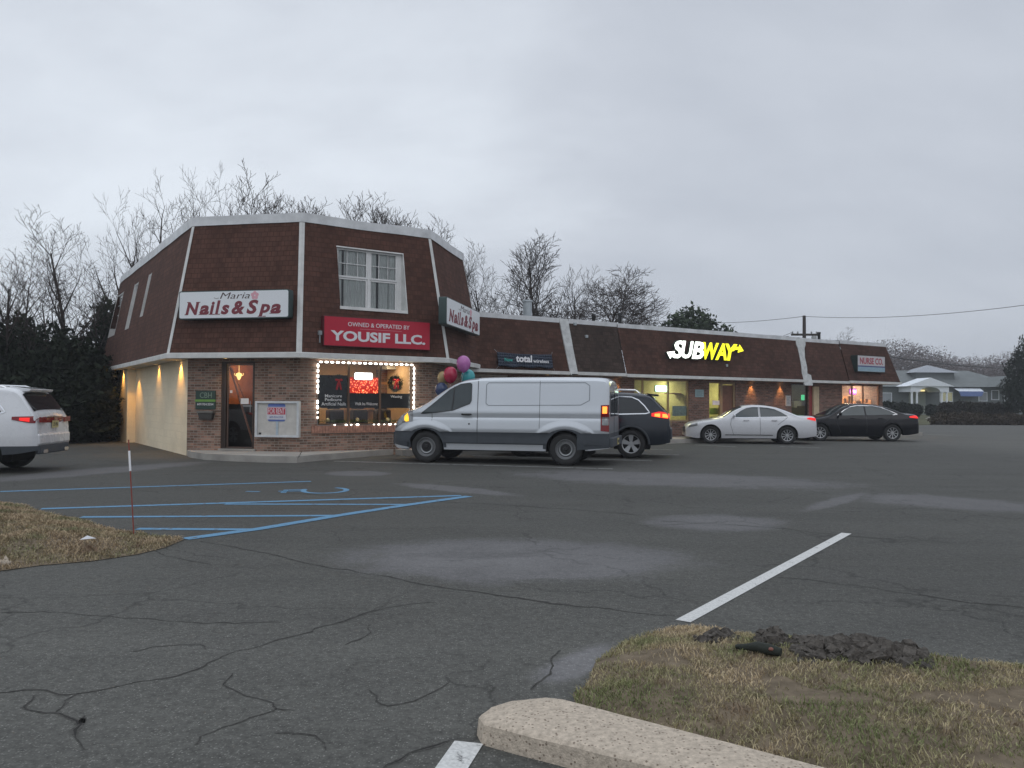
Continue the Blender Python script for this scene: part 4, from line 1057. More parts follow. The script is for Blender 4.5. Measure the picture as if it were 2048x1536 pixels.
# mansard in stretches with slightly different shingles and steps
cuts = [-3.0, sx(1131, 700, .3), sx(1150, 700, .3), sx(1243, 700, .3), sx(1597, 730, .3), sx(1615, 730, .3), sx(1692, 740, .4), LS + OE]
stretch = [(cuts[0], cuts[1], m_shingle2, 0.0, 0.0), (cuts[2] - .1, cuts[3], m_shingle3, 0.0, 0.0), (cuts[3], cuts[4] + .2, m_shingle2, 0.03, -.02), (cuts[5] - .2, cuts[6], m_shingle2, 0.0, -.03), (cuts[6], cuts[7], m_shingle2, 0.03, 0.0)]
sl_ = math.hypot(1, SINS / (ST - SE))
for k, (a, b, m, of, dz) in enumerate(stretch):
    mb = MB(); last = k == 4
    b_top = b - SINS * .75 if last else b
    mb.quad(FS.pt(a, SE + .08 + dz, s_out(SE) + of), FS.pt(b, SE + .08 + dz, s_out(SE) + of), FS.pt(b_top, ST + dz, s_out(ST) + of), FS.pt(a, ST + dz, s_out(ST) + of), 0,
            [(a, SE * sl_), (b, SE * sl_), (b_top, ST * sl_), (a, ST * sl_)])
    if last:
        mb.quad(FS.pt(b, SE + .08, s_out(SE) + of), FS.pt(b, SE + .08, -11), FS.pt(b_top, ST, -11), FS.pt(b_top, ST, s_out(ST) + of), 0, [(0, SE), (11, SE), (11, ST), (0, ST)])
    Rr(mb, 'mansard', m)
    fb = MB(); fbox(fb, FS, a, b + (0.035 if last else 0), SE - .01 + dz, SE + .10 + dz, OE + of - .30, OE + of + .035)
    if last: fbox(fb, FS, b - .2, b + .035, SE - .01, SE + .10, -11, OE + of - .301)
    Rr(fb, 'fascia', m_white_trim)
    fc = MB(); n_ = max(2, int((b_top - a) / .5)); 
    for i in range(n_):
        p, q = a + (b_top - a) * i / n_, a + (b_top - a) * (i + 1) / n_; j0, j1 = .02 * mnoise.noise((p * .8, k, 0)), .02 * mnoise.noise((q * .8, k, 0))
        o_ = s_out(ST) + of + .04
        fc.quad(FS.pt(p, ST - .11 + dz, o_), FS.pt(q, ST - .11 + dz, o_), FS.pt(q, ST + .05 + dz + j1, o_), FS.pt(p, ST + .05 + dz + j0, o_))
        fc.quad(FS.pt(p, ST + .05 + dz + j0, o_), FS.pt(q, ST + .05 + dz + j1, o_), FS.pt(q, ST + .07 + dz, o_ - .4), FS.pt(p, ST + .07 + dz, o_ - .4))
    if last: fbox(fc, FS, b_top - .02, b_top + .05, ST - .1, ST + .06, -11, s_out(ST) - .1)
    Rr(fc, 'roof_flashing', m_flash, smooth=True, sharp=50, merge=1e-4)
rf = MB(); rf.quad(FS.pt(-3, ST, -11), FS.pt(LS, ST, -11), FS.pt(LS, ST, -.05), FS.pt(-3, ST, -.05)); Rr(rf, 'roof', m_roof_grey)
rf = MB(); rf.quad(FS.pt(-3, SE - .015, 0), FS.pt(LS + OE, SE - .015, 0), FS.pt(LS + OE, SE - .015, OE), FS.pt(-3, SE - .015, OE)); Rr(rf, 'soffit', m_soffit)
# two white party-wall bands lying on the mansard; the second one ragged and leaning
m_band_old = simple('peeling_white_band', (0.52, 0.53, 0.52), 0.6, var=0.25, scale=5)
def band(pts):                                        # pts: (px_left, px_right, py)
    mb = MB(); prev = None
    for l, r, py in pts:
        z = FS.hit((l + r) / 2, py, .3)[1]; z = FS.hit((l + r) / 2, py, s_out(z))[1]; o_ = s_out(z) + .055
        row_ = (FS.pt(FS.hit(l, py, o_)[0], z, o_), FS.pt(FS.hit(r, py, o_)[0], z, o_), FS.pt(FS.hit(l, py, o_)[0], z, o_ - .06), FS.pt(FS.hit(r, py, o_)[0], z, o_ - .06))
        if prev:
            mb.quad(row_[0], row_[1], prev[1], prev[0]); mb.quad(row_[2], row_[0], prev[0], prev[2]); mb.quad(row_[1], row_[3], prev[3], prev[1])
        else: mb.quad(row_[0], row_[1], row_[3], row_[2])
        prev = row_
    mb.quad(prev[2], prev[3], prev[1], prev[0])
    Rr(mb, 'party_wall_band', m_band_old)
band([(1119, 1136, 638), (1122, 1139, 655), (1131, 1147, 700), (1141, 1156.5, 748)])
band([(1592, 1611, 677), (1593, 1611, 690), (1596, 1609, 697), (1600, 1610, 715), (1603, 1614, 733), (1604, 1615, 747), (1605, 1622, 750), (1610, 1626, 771)])
# frames, glass, rooms
m_yel = simple('yellow_green_interior', (0.55, 0.52, 0.25), 0.8); m_warm2 = simple('warm_cream_interior', (0.75, 0.55, 0.32), 0.8)
m_tan_frame = simple('tan_window_frame', (0.30, 0.21, 0.12), 0.5); m_beige_frame = simple('beige_window_frame', (0.45, 0.42, 0.36), 0.6)
def shopwin(o, fm, mull=(), w=.05):
    mb = MB(); frame(mb, FS, o[0], o[1], o[2], o[3], w, -.10, -.03)
    xs = [o[0] + w] + [m_ for m_ in mull] + [o[1] - w]
    for m_ in mull: fbox(mb, FS, m_ - .03, m_ + .03, o[2] + w, o[3] - w, -.098, -.032)
    fr = Rr(mb, 'shop_window', fm)
    gl = MB(); gl.quad(FS.pt(o[0] + w, o[2] + w, -.065), FS.pt(o[1] - w, o[2] + w, -.065), FS.pt(o[1] - w, o[3] - w, -.065), FS.pt(o[0] + w, o[3] - w, -.065))
    Rr(gl, 'glass', m_glass).parent = fr
    return fr
swA = shopwin(wA, m_tan_frame, (sx(1287), sx(1338),))
room(row, FS, wA[0] - .5, wA[1] + .1, .2, SE, 3.2, m_yel, m_floor_int, simple('green_tinted_ceiling', (0.35, 0.42, 0.2), 0.8), 3, 20.0, (1.0, 0.93, 0.62))
swB = shopwin(wB, m_bronze, ()); room(row, FS, wB[0] - .6, wB[1] + .5, .2, SE, 2.5, simple('dim_interior', (0.16, 0.14, 0.08), 0.8), m_floor_int, m_dark_room, 1, 8.0, (1.0, 0.9, 0.6))
swC = shopwin(wC, simple('dark_wood_frame', (0.13, 0.05, 0.03), 0.5), (sx(1706), sx(1728)))
room(row, FS, wC[0] - .3, wC[1] + .3, .2, SE, 2.8, m_warm2, m_floor_int, m_ceil_int, 3, 60.0, (1.0, 0.84, 0.60))
sw0 = shopwin(w0, m_beige_frame, (sx(964), sx(990))); room(row, FS, w0[0] - .2, w0[1] + .2, .2, SE, 2.5, m_warm2, m_floor_int, m_ceil_int, 1, .6)
swD = shopwin(wD, m_bronze, (sx(1115),)); room(row, FS, wD[0] - .2, wD[1] + .2, .2, SE, 2.5, simple('brown_interior', (0.22, 0.12, 0.08), 0.8), m_floor_int, m_dark_room, 1, .5)
# furniture and posters inside the lit windows
fu = MB()
def fpx(mb, f, x0, x1, y0, y1, o0, o1, mi=0):          # box given by photo extents at depth o1
    a = f.hit(x0, y1, o1); b = f.hit(x1, y1, o1); z1 = f.hit(x0, y0, o1)[1]
    fbox(mb, f, a[0], b[0], a[1], z1, o0, o1, mi)
fpx(fu, FS, 1345, 1376, 812, 832, -.10, -.09); Rr(fu, 'window_poster', simple('pale_blue_poster', (0.42, 0.52, 0.50), 0.7, var=0.3, scale=14))
fu = MB(); fpx(fu, FS, 1343, 1372, 786, 788, -.9, -.5); fpx(fu, FS, 1348, 1366, 790, 809, -1.4, -1.2); Rr(fu, 'shop_counter', simple('menu_board_brown', (0.25, 0.10, 0.05), 0.6))
fu = MB(); fpx(fu, FS, 1296, 1336, 796, 838, -2.9, -2.6); fpx(fu, FS, 1268, 1290, 790, 830, -2.9, -2.7); Rr(fu, 'wall_panel', simple('orange_brown_panel', (0.42, 0.20, 0.06), 0.7, var=0.5, scale=5))
fu = MB(); fpx(fu, FS, 1594, 1612, 802, 812, -.5, -.3); fpx(fu, FS, 1588, 1594, 802, 815, -.5, -.3); Rr(fu, 'shop_counter', simple('yellow_counter', (0.75, 0.62, 0.30), 0.6))
fu = MB()
for x0, x1, y0, y1 in ((1688, 1693, 797, 810), (1697, 1701, 792, 810), (1712, 1722, 802, 812), (1731, 1736, 798, 806), (1742, 1750, 800, 812)): fpx(fu, FS, x0, x1, y0, y1, -.9, -.6)
Rr(fu, 'shop_fitting', simple('orange_brown_fitting', (0.55, 0.25, 0.10), 0.6))
# shop door with glass sidelight, beige pier, brown timber door standing open
sd = MB(); xs_ = sx(1443); frame(sd, FS, dS[0], xs_, dS[2], dS[3], .05, -.12, -.03); frame(sd, FS, xs_ + .001, dS[1], dS[2], dS[3], .10, -.12, -.03); sdo = Rr(sd, 'shop_door', m_tan_frame)
gl = MB(); gl.quad(FS.pt(dS[0] + .05, dS[2] + .05, -.07), FS.pt(xs_ - .05, dS[2] + .05, -.07), FS.pt(xs_ - .05, dS[3] - .05, -.07), FS.pt(dS[0] + .05, dS[3] - .05, -.07)); Rr(gl, 'glass', m_glass).parent = sdo
lf = MB(); fbox(lf, FS, xs_ + .11, dS[1] - .11, dS[2] + .02, dS[3] - .12, -.11, -.07); Rr(lf, 'door_leaf', simple('brown_timber_door', (0.17, 0.075, 0.045), 0.5, var=0.3, scale=7)).parent = sdo
fu = MB(); fpx(fu, FS, 1425, 1441, 801, 810, -.062, -.058); Rr(fu, 'paper_notice', simple('white_paper_notice', (0.7, 0.7, 0.75), 0.7)).parent = sdo
fu = MB(); fpx(fu, FS, 1421, 1441, 816, 829, -.5, -.4); fpx(fu, FS, 1420, 1441, 822, 825, -.39, -.35); Rr(fu, 'green_counter', simple('lime_green_counter', (0.35, 0.55, 0.05), 0.5)).parent = sdo
room(row, FS, dS[0] - .2, dS[1] + .2, ZF, SE, 1.6, m_yel, m_floor_int, m_yel, 1, 26.0, (1.0, 0.93, 0.55))
# second door: red leaf
sd = MB(); fbox(sd, FS, dB[0], dB[1], dB[2], dB[3], -.12, -.06); Rr(sd, 'door', simple('dull_red_door', (0.30, 0.05, 0.05), 0.5))
pi_ = MB(); fpx(pi_, FS, 1627.5, 1638.5, 773, 858, -.05, .03); Rr(pi_, 'beige_pier', simple('beige_pier_paint', (0.58, 0.46, 0.30), 0.7))
# lamps under the eave of the row
for px, en, out in ((1095, 20, .35), (1240, 40, .16), (1317, 20, .35), (1451, 24, .35), (1507, 70, .13), (1565, 60, .13), (1706, 14, .3)):
    soffit_light(row, FS, sx(px, 760, out), out, SE - .015, en, 80 if out > .2 else 70, (1.0, 0.48, 0.15))
# rooftop bits
m_galv = simple('pale_galvanised_vent', (0.42, 0.46, 0.48), 0.5, 0.2)
def roofbit(px, py0, py1, out, r, mat, name='roof_vent'):
    s, z1 = FS.hit(px, py0, out); mb = MB(); q = FS.pt(s, ST - .02, out)
    mb.lathe([(0, z1 - ST + .02), (r * 1.15, z1 - ST + .01), (r * 1.2, z1 - ST - .05), (r, z1 - ST - .07), (r, 0), (0, 0)], 14, 'z', tuple(q)); Rr(mb, name, mat, smooth=True)
roofbit(1055, 600, 628, -1.2, .16, m_galv)
for px, t_ in ((1187, 628), (1240, 626), (1638, 664), (1574, 672)): roofbit(px, t_, 650, -1.5, .07, m_black, 'roof_pipe')

# ---- sidewalk: concrete slab along the fronts, with a crack
sw = MB()
edge_px = [(379, 915), (412, 920), (470, 923), (540, 925.5), (594, 926), (640, 921.5), (700, 916.5), (790, 909)]
fr_ = [G(*p) for p in edge_px]
FBo = Face(P2, u)
side = [FBo.pt(s, 0, .62) for s in (2.6, 3.4, 4.4)]
off_s = 1.75
strip_front = [FS.pt(s, 0, off_s) for s in (-1.2, 0, 4, 8, 12, 16, LS + .4)]
front = [P1.to_3d() + Vector((0, 0.02, 0))] + [Vector((p.x, p.y, 0)) for p in fr_] + side + strip_front + [FS.pt(LS + .4, 0, -.4)]
back_ = [FS.pt(LS + .4, 0, -.4), FS.pt(-.5, 0, -.4), Vector((P4.x, P4.y, 0)) , Vector((P3.x, P3.y + .3, 0)), Vector((P2.x, P2.y + .3, 0)), Vector((P1.x + .2, P1.y + .2, 0))]
outl = [(p.x, p.y) for p in front[:-1]] + [(p.x, p.y) for p in back_]
V, E, F, *_ = delaunay_2d_cdt([Vector(p) for p in outl], [], [list(range(len(outl)))], 1, 1e-5)
ZS = 0.155
sw.add([(q.x, q.y, ZS) for q in V], [tuple(f) for f in F])
sw2 = [(p.x, p.y) for p in front]
for (ax, ay), (bx, by) in zip(sw2[:-1], sw2[1:]):
    z0 = ZS if (ax, ay) != sw2[0] else 0.03
    d_ = Vector((bx - ax, by - ay)).normalized() * 0; sw.quad((ax, ay, -.02), (bx, by, -.02), (bx, by, ZS), (ax, ay, ZS))
o = sw.build('sidewalk', m_concrete); tag(o, kind='structure'); MATRIX[o.name] = Matrix()
cr = MB()
cp = [G(594, 926), G(597, 915, ZS), G(603, 903, ZS)]; r2 = ribbon(subdiv([Vector((p.x, p.y, 0)) for p in cp[1:]], .1, .01), .018, ZS + .003); cr.add(r2.v, r2.f)
cr.build('sidewalk_crack', m_crack, o)
jt = MB()
for s in (1.5, 3.0, 6.0, 7.5, 9.0, 10.5, 12.0):
    a_, b_ = FS.pt(s, 0, .02), FS.pt(s, 0, off_s - .02); r2 = ribbon([a_, b_], .012, ZS + .003); jt.add(r2.v, r2.f)
jt.build('expansion_joint', m_crack, o)
# ================================================================== signs and things fixed to the fronts
def sign_frame(f, pxl, pyt, pxr, pyb, out):
    """centre, width, height of a vertical sign face seen at the photo extents, at a given distance from the wall"""
    s0, z1 = f.hit(pxl, pyt, out); s1, z0b = f.hit(pxr, pyb, out); z0 = f.hit(pxl, pyb, out)[1]
    return s0, s1, z0, z1
def put(name, label, cat, f, s0, s1, z0, z1, out, group=None):
    p = f.pt((s0 + s1) / 2, z0, out); t = thing(name, label, cat, tuple(p), f.rz, group); return t, s1 - s0, z1 - z0
m_sign_white = emit('sign_white_acrylic', (0.80, 0.88, 0.95), 0.03, base=(0.72, 0.74, 0.76))
m_cab = simple('dark_green_sign_cabinet', (0.035, 0.06, 0.058), 0.45, 0.2)
m_maroon = simple('maroon_lettering', (0.20, 0.025, 0.04), 0.5, var=0.05)
m_dark_let = simple('dark_lettering', (0.06, 0.035, 0.035), 0.5)
m_pink = simple('pale_pink_flower', (0.75, 0.40, 0.46), 0.6)
def flower(mb, cx, cz, r, y):
    for k in range(5):
        a = R(90 + 72 * k); px, pz = cx + math.cos(a) * r * .55, cz + math.sin(a) * r * .55
        mb.prism([(px + r * .42 * math.cos(t) , pz + r * .42 * math.sin(t)) for t in [2 * math.pi * i / 10 for i in range(10)]], y, y + .002 + .0003 * k)
def serif_text(mb, txt, w, h, x0, z0, y, bold, shear):
    """bold slanted lettering with small foot and head serifs added at the stems"""
    text_mb(txt, w, h, x0, z0, y, 0.004, bold, shear, 0, mb)
def salon_sign(f, ext, out, label, tilt=None):
    s0, s1, z0, z1 = ext
    t, w, h = put('shop_sign', label, 'sign', f, s0, s1, z0, z1, out, 'nail salon box signs')
    mb = MB(); mb.rbox(-w / 2, w / 2, 0, .22, 0, h, .05); mb.build('cabinet', m_cab, t, smooth=True)
    mb = MB(); mb.rbox(-w / 2 + .025, w / 2 - .025, -.006, -.0005, .025, h - .025, .045); mb.build('face', m_sign_white, t)
    mb = MB(); hh = h
    # large line: bolder capitals, letters with serifs
    zb = .15 * hh; xa = -w * .435
    glyphs = [('N', .098, .46), ('a', .068, .34), ('i', .036, .46), ('l', .038, .50), ('s', .060, .34), (' ', .010, 0), ('&', .090, .47), (' ', .008, 0), ('S', .082, .50), ('p', .078, .34), ('a', .074, .34)]
    tot = sum(g_[1] for g_ in glyphs) + .003 * len(glyphs); x = xa; k = w * .87 / tot
    for ch, gw, gh in glyphs:
        if ch != ' ':
            b = zb - (.10 * hh if ch == 'p' else 0); H_ = gh * hh + (.10 * hh if ch == 'p' else 0)
            text_mb(ch, gw * k, H_, x, b, -.006, .006, .038, .24, 0, mb)
            sw_ = .012 * k                                      # serifs
            if ch in 'Nilpa':
                mb.box(x - sw_ * .5, x + sw_ * 1.6, -.012, -.006, b, b + .025 * hh)
                if ch != 'N': mb.box(x + gw * k * .35, x + gw * k * .35 + sw_ * 1.8, -.0118, -.0062, b, b + .025 * hh)
            if ch == 'N':
                mb.box(x + gw * k * .12, x + gw * k * .12 + sw_ * 2, -.0118, -.0062, b + H_ - .028 * hh, b + H_); mb.box(x + gw * k * .78, x + gw * k * .78 + sw_ * 2.4, -.0116, -.0064, b + H_ - .028 * hh, b + H_)
        x += (gw + .003) * k
    mb.build('lettering', m_maroon, t)
    mb = MB(); text_mb('Maria', w * .27, h * .22, -w * .12, h * .70, -.006, .004, -.006, .28, 0, mb)
    mb.tube([(-w * .175, -.008, h * .745), (-w * .155, -.008, h * .715), (-w * .13, -.008, h * .73)], .005, 4); mb.build('script_lettering', m_dark_let, t)
    mb = MB(); flower(mb, w * .195, h * .80, h * .16, -.010); mb.build('flower_emblem', m_pink, t)
    return t
ext = sign_frame(FA, 358, 583, 578, 639, .62)
salon_sign(FA, ext, .62 + .0, 'white box sign reading Maria Nails & Spa above the entrance door')
sA = FC.hit(893, 640, .75); sB = FC.hit(961, 660, .75)
zt = FC.hit(893, 606, .75)[1]; zb = FC.hit(961, 672, .75)[1]
salon_sign(FC, (sA[0] + .1, sB[0], zb, max(zt, zb + .75)), .72, 'white Nails & Spa box sign seen at a slant on the receding side')

# red banner sign
s0, s1, z0, z1 = sign_frame(FB, 649, 632, 859, 690, .60)
t, w, h = put('red_sign', 'bright red box sign with white Yousif LLC lettering under the upstairs window', 'sign', FB, s0, s1, z0, z1, .60)
m_red_sign = simple('red_sign_face', (0.46, 0.010, 0.035), 0.45, var=0.04)
mb = MB(); mb.box(-w / 2 - .02, w / 2 + .02, .0, .20, -.02, h + .02); mb.build('cabinet', simple('dark_red_cabinet', (0.09, 0.012, 0.015), 0.5), t, bevel=.01)
mb = MB(); mb.box(-w / 2, w / 2, -.006, -.0005, 0, h); mb.build('face', m_red_sign, t)
m_wlet = simple('white_lettering', (0.74, 0.74, 0.76), 0.5, var=0.03)
mb = MB(); text_mb('OWNED & OPERATED BY', w * .585, h * .15, -w * .29, h * .70, -.006, .005, .004, 0, 0, mb); mb.build('small_lettering', m_wlet, t)
mb = MB(); mb.box(-w * .18, w * .22, -.0065, -.0062, h * .615, h * .628); mb.build('thin_rule', simple('pale_red_rule', (0.65, 0.25, 0.28), 0.5), t)
mb = MB(); text_mb('YOUSIF LLC.', w * .90, h * .36, -w * .445, h * .17, -.006, .006, .035, 0, 0, mb); mb.build('lettering', m_wlet, t)
sB_, zB_ = FB.hit(642, 665, .62)
mb = MB(); fbox(mb, FB, sB_ - .04, sB_ + .04, zB_ - .05, zB_ + .05, .50, .60); mb.tube([FB.pt(sB_, zB_ - .05, .55), FB.pt(sB_, zB_ - .25, .54)], .02, 6)
tag(mb.build('wall_lamp', simple('grey_lamp_housing', (0.25, 0.27, 0.28), 0.4), smooth=True), 'small grey floodlight fixed beside the left end of the red sign', 'lamp')

# banner of the phone shop: dark cloth, a little slack
s0, s1, z0, z1 = sign_frame(FS, 995, 703, 1105, 733, .58)
t, w, h = put('cloth_banner', 'dark blue cloth banner reading total wireless tied to the brown mansard', 'banner', FS, s0, s1, z0, z1, .62)
t.rotation_euler = (-0.22, 0, FS.rz)
mb = MB(); nx = 24
def bz(x): return .035 * math.sin((x / w + .5) * math.pi) ** 1
for i in range(nx):
    for j in range(5):
        def q(i_, j_):
            x = -w / 2 + w * i_ / nx; zz_ = h * j_ / 5
            return (x, -.02 - .010 * math.sin(i_ * .45 + j_ * .3), zz_ + (bz(x) * -1.0 if j_ == 5 else 0) * 1 + (.02 * math.sin(i_ * .8) if j_ in (0,) else 0))
        mb.quad(q(i, j), q(i + 1, j), q(i + 1, j + 1), q(i, j + 1))
bn = mb.build('cloth', simple('navy_banner_cloth', (0.018, 0.028, 0.05), 0.6, var=0.2), t, smooth=True); 
md = bn.modifiers.new('thickness', 'SOLIDIFY'); md.thickness = .004
m_teal = simple('teal_lettering', (0.05, 0.45, 0.38), 0.5)
mb = MB(); text_mb('Now', w * .14, h * .24, -w * .38, h * .36, -.036, .004, .01, 0, 0, mb); mb.build('teal_lettering', m_teal, t)
mb = MB(); text_mb('total', w * .30, h * .50, -w * .18, h * .34, -.036, .004, .035, .12, 0, mb); mb.build('lettering', m_wlet, t)
mb = MB(); text_mb('wireless', w * .29, h * .24, w * .13, h * .34, -.036, .004, .015, .12, 0, mb); mb.build('small_lettering', m_wlet, t)
for sx_ in (-1, 1):
    mb = MB(); mb.tube([(sx_ * w / 2, -.03, h), (sx_ * (w / 2 + .06), .02, h + .10)], .006, 5); mb.tube([(sx_ * w / 2, -.03, 0), (sx_ * (w / 2 + .07), .02, -.08)], .006, 5); mb.build('tie_cord', m_grey_metal, t)

# lit channel-letter sign with arrows
so = .48
s0, s1, z0, z1 = sign_frame(FS, 1329, 680, 1482, 722, so)
z0 = FS.hit(1440, 724, so)[1]; z1 = FS.hit(1350, 680, so)[1]
t, w, h = put('lit_letter_sign', 'glowing white and yellow Subway channel letters with arrow ends on the mansard', 'sign', FS, s0, s1, z0, z1, so)
m_sw = emit('lit_white_letter', (0.93, 1.0, 0.90), 2.2); m_sy = emit('lit_yellow_letter', (1.0, 0.93, 0.02), 1.25)
m_ret = simple('letter_return', (0.03, 0.04, 0.03), 0.5)
# letters occupy from 8.5% to 88% of the width, the arrows take the rest
xs_ = [(-.435, .150, 'S'), (-.320, .150, 'U'), (-.190, .155, 'B')]
ys_ = [(-.045, .205, 'W'), (.115, .150, 'A'), (.250, .165, 'Y')]
def letters(lst, mat, ret):
    a = MB(); b = MB()
    for fx, fw, ch in lst:
        text_mb(ch, w * fw * 1.0, h * .88, w * fx, h * .09, -.12, .02, .028, .24, 0, a)
        text_mb(ch, w * fw * 1.03, h * .91, w * (fx - .002), h * .075, -.0, .118, .034, .24, 0, b)
    return a, b
a1, b1_ = letters(xs_, m_sw, m_ret); a2, b2_ = letters(ys_, m_sy, m_ret)
def stroke(mb, pts, wd, y0, y1):
    """flat bent bar in the sign plane"""
    n = len(pts); L_ = []; R_ = []
    for i, p in enumerate(pts):
        q = Vector(pts[min(i + 1, n - 1)]) - Vector(pts[max(i - 1, 0)]); q.normalize(); k = Vector((-q.y, q.x)) * wd / 2
        L_.append(Vector(p) + k); R_.append(Vector(p) - k)
    for i in range(n - 1):
        mb.prism([tuple(R_[i]), tuple(R_[i + 1]), tuple(L_[i + 1]), tuple(L_[i])], y0, y1)
def arrow(mb, tip, base, wd, y0, y1):
    tip, base = Vector(tip), Vector(base); d = (tip - base); n_ = Vector((-d.y, d.x)).normalized() * wd / 2
    mb.prism([tuple(base - n_), tuple(tip), tuple(base + n_)], y0, y1)
for mb_, y0, y1, g_ in ((a1, -.1402, -.1202, 0), (b1_, -.119, 0, .012)):
    stroke(mb_, [(-w * .36, h * .16), (-w * .405, h * .16), (-w * .445, h * .24)], h * (.16 + g_), y0, y1)
    mb_.prism([(-w * .46 - g_, h * .04 - g_), (-w * .405 + g_, h * .42 + g_), (-w * .50 - g_, h * .36)], y0 - .0004, y1)
for mb_, y0, y1, g_ in ((a2, -.1402, -.1202, 0), (b2_, -.119, 0, .012)):
    stroke(mb_, [(w * .345, h * .66), (w * .385, h * .76), (w * .435, h * .76)], h * (.16 + g_), y0, y1)
    mb_.prism([(w * .42 - g_, h * .53 - g_), (w * .50 + g_, h * .64), (w * .445, h * .96 + g_)], y0 - .0004, y1)
a1.build('white_letters', m_sw, t); b1_.build('letter_return', m_ret, t); a2.build('yellow_letters', m_sy, t); b2_.build('letter_return', m_ret, t)

# right-hand box sign
so = .62
s0, s1, z0, z1 = sign_frame(FS, 1715, 710, 1770, 743, so)
t, w, h = put('shop_sign', 'small box sign with red capitals over a blue stripe near the far roof end', 'sign', FS, s0, s1, z0, z1, so)
mb = MB(); mb.box(-w / 2, w / 2, 0, .35, 0, h); mb.build('cabinet', simple('black_green_cabinet', (0.02, 0.035, 0.032), 0.5), t, bevel=.01)
mb = MB(); mb.box(-w / 2 + .02, w / 2 - .02, -.006, -.0005, .02, h - .02); mb.build('face', simple('aged_white_acrylic', (0.55, 0.53, 0.54), 0.4, var=.08), t)
mb = MB(); mb.box(-w / 2 + .02, w / 2 - .02, -.010, -.0065, h * .30, h * .38); mb.build('blue_stripe', simple('dark_blue_stripe', (0.06, 0.08, 0.22), 0.5), t)
mb = MB(); mb.box(-w / 2 + .02, w / 2 - .02, -.010, -.0065, .03, h * .295); mb.build('pale_blue_band', simple('pale_blue_band', (0.28, 0.42, 0.50), 0.5), t)
mb = MB(); text_mb('NURSE CO.', w * .84, h * .40, -w * .42, h * .47, -.0065, .005, .03, 0, 0, mb); mb.build('lettering', simple('faded_red_lettering', (0.40, 0.06, 0.09), 0.5), t)

# small fittings on the row's mansard
for px, py, lb in ((1149, 648, 'small pale box fitting high on the shingles right of the white party band'), (1172, 673, 'small pale fitting lower on the grey shingles'), (1452, 731, 'small bracket lamp under the glowing yellow letters')):
    z = FS.hit(px, py, .3)[1]; o_ = s_out(z); s, z = FS.hit(px, py, o_); mb = MB(); fbox(mb, FS, s - .05, s + .05, z - .05, z + .05, o_ - .02, o_ + .07)
    tag(mb.build('mansard_fitting', m_galv, bevel=.008), lb, 'fitting')

# notice case with FOR RENT board
s0, s1, z0, z1 = sign_frame(FA, 511, 802, 598, 874, .09)
t, w, h = put('notice_case', 'grey metal notice case on the brick wall holding a red and blue FOR RENT sign', 'notice board', FA, s0, s1, z0, z1, .09)
mb = MB(); mb.box(-w / 2, w / 2, .02, .085, 0, h); mb.build('backing', simple('pale_grey_backing', (0.56, 0.54, 0.50), 0.7, var=.12), t)
mb = MB(); 
for x0, x1, zz0, zz1 in ((-w / 2, -w / 2 + .06, 0, h), (w / 2 - .06, w / 2, 0, h), (-w / 2 + .06, w / 2 - .06, 0, .055), (-w / 2 + .06, w / 2 - .06, h - .055, h)): mb.box(x0, x1, -.03, .0199, zz0, zz1)
mb.box(-.012, .012, -.028, .0195, .055, h - .055) if False else None
mb.build('frame', simple('satin_aluminium', (0.62, 0.64, 0.65), 0.45, 0.1), t, bevel=.004)
mb = MB(); bw = w * .44; bx = -w * .02
mb.rbox(bx - bw / 2 + .03, bx + bw / 2 - .03, .010, .019, h * .44, h * .93, .04); mb.build('blue_board', simple('blue_board', (0.10, 0.16, 0.42), 0.5), t)
mb = MB(); mb.box(bx - bw / 2, bx + bw / 2, .004, .0095, h * .49, h * .84); mb.build('white_board', simple('white_board', (0.62, 0.62, 0.66), 0.6), t)
mb = MB(); mb.box(bx - bw / 2 + .02, bx + bw / 2 - .02, .001, .0035, h * .63, h * .82); mb.build('red_panel', simple('red_panel', (0.50, 0.03, 0.06), 0.5), t)
mb = MB(); text_mb('FOR', bw * .36, h * .15, bx - bw * .43, h * .65, .0008, .004, .0, 0, 0, mb); text_mb('RENT', bw * .44, h * .15, bx - bw * .01, h * .65, .0008, .004, .0, 0, 0, mb); mb.build('lettering', m_wlet, t)
mb = MB(); text_mb('609-924-2254', bw * .7, h * .055, bx - bw * .35, h * .53, .0035, .003, .0, 0, 0, mb); mb.build('phone_number', simple('blue_number', (0.10, 0.14, 0.35), 0.5), t)
mb = MB(); mb.box(bx - .03 + .02, bx + .05, .006, .0185, .056, h * .438); mb.build('post', simple('pale_blue_post', (0.42, 0.50, 0.56), 0.5), t)
mb = MB(); mb.box(-w / 2 + .10, -w / 2 + .16, -.001, .015, .075, .115); mb.build('lock', m_black, t)

# agency plaque and letter box beside the door
s0, s1, z0, z1 = sign_frame(FA, 391, 781, 430, 818, .04)
t, w, h = put('wall_plaque', 'dark green CBH wall plaque with a lime stripe on the brick left of the door', 'plaque', FA, s0, s1, z0, z1, .035)
mb = MB(); mb.box(-w / 2, w / 2, 0, .034, 0, h); mb.build('panel', simple('dark_green_panel', (0.025, 0.055, 0.045), 0.5), t, bevel=.004)
mb = MB(); mb.box(-w / 2 - .01, w / 2 + .01, -.006, -.0004, h * .40, h * .52); mb.build('lime_stripe', simple('lime_stripe', (0.16, 0.34, 0.06), 0.5), t)
mb = MB(); text_mb('CBH', w * .60, h * .30, -w * .28, h * .60, -.0005, .003, .0, 0, 0, mb); mb.build('lettering', simple('grey_green_lettering', (0.18, 0.26, 0.20), 0.5), t)
mb = MB(); text_mb('609.924.2254', w * .82, h * .12, -w * .41, h * .20, -.0005, .003, .01, 0, 0, mb); mb.build('phone_number', m_wlet, t)
s0, s1, z0, z1 = sign_frame(FA, 395, 822, 425, 839, .13)
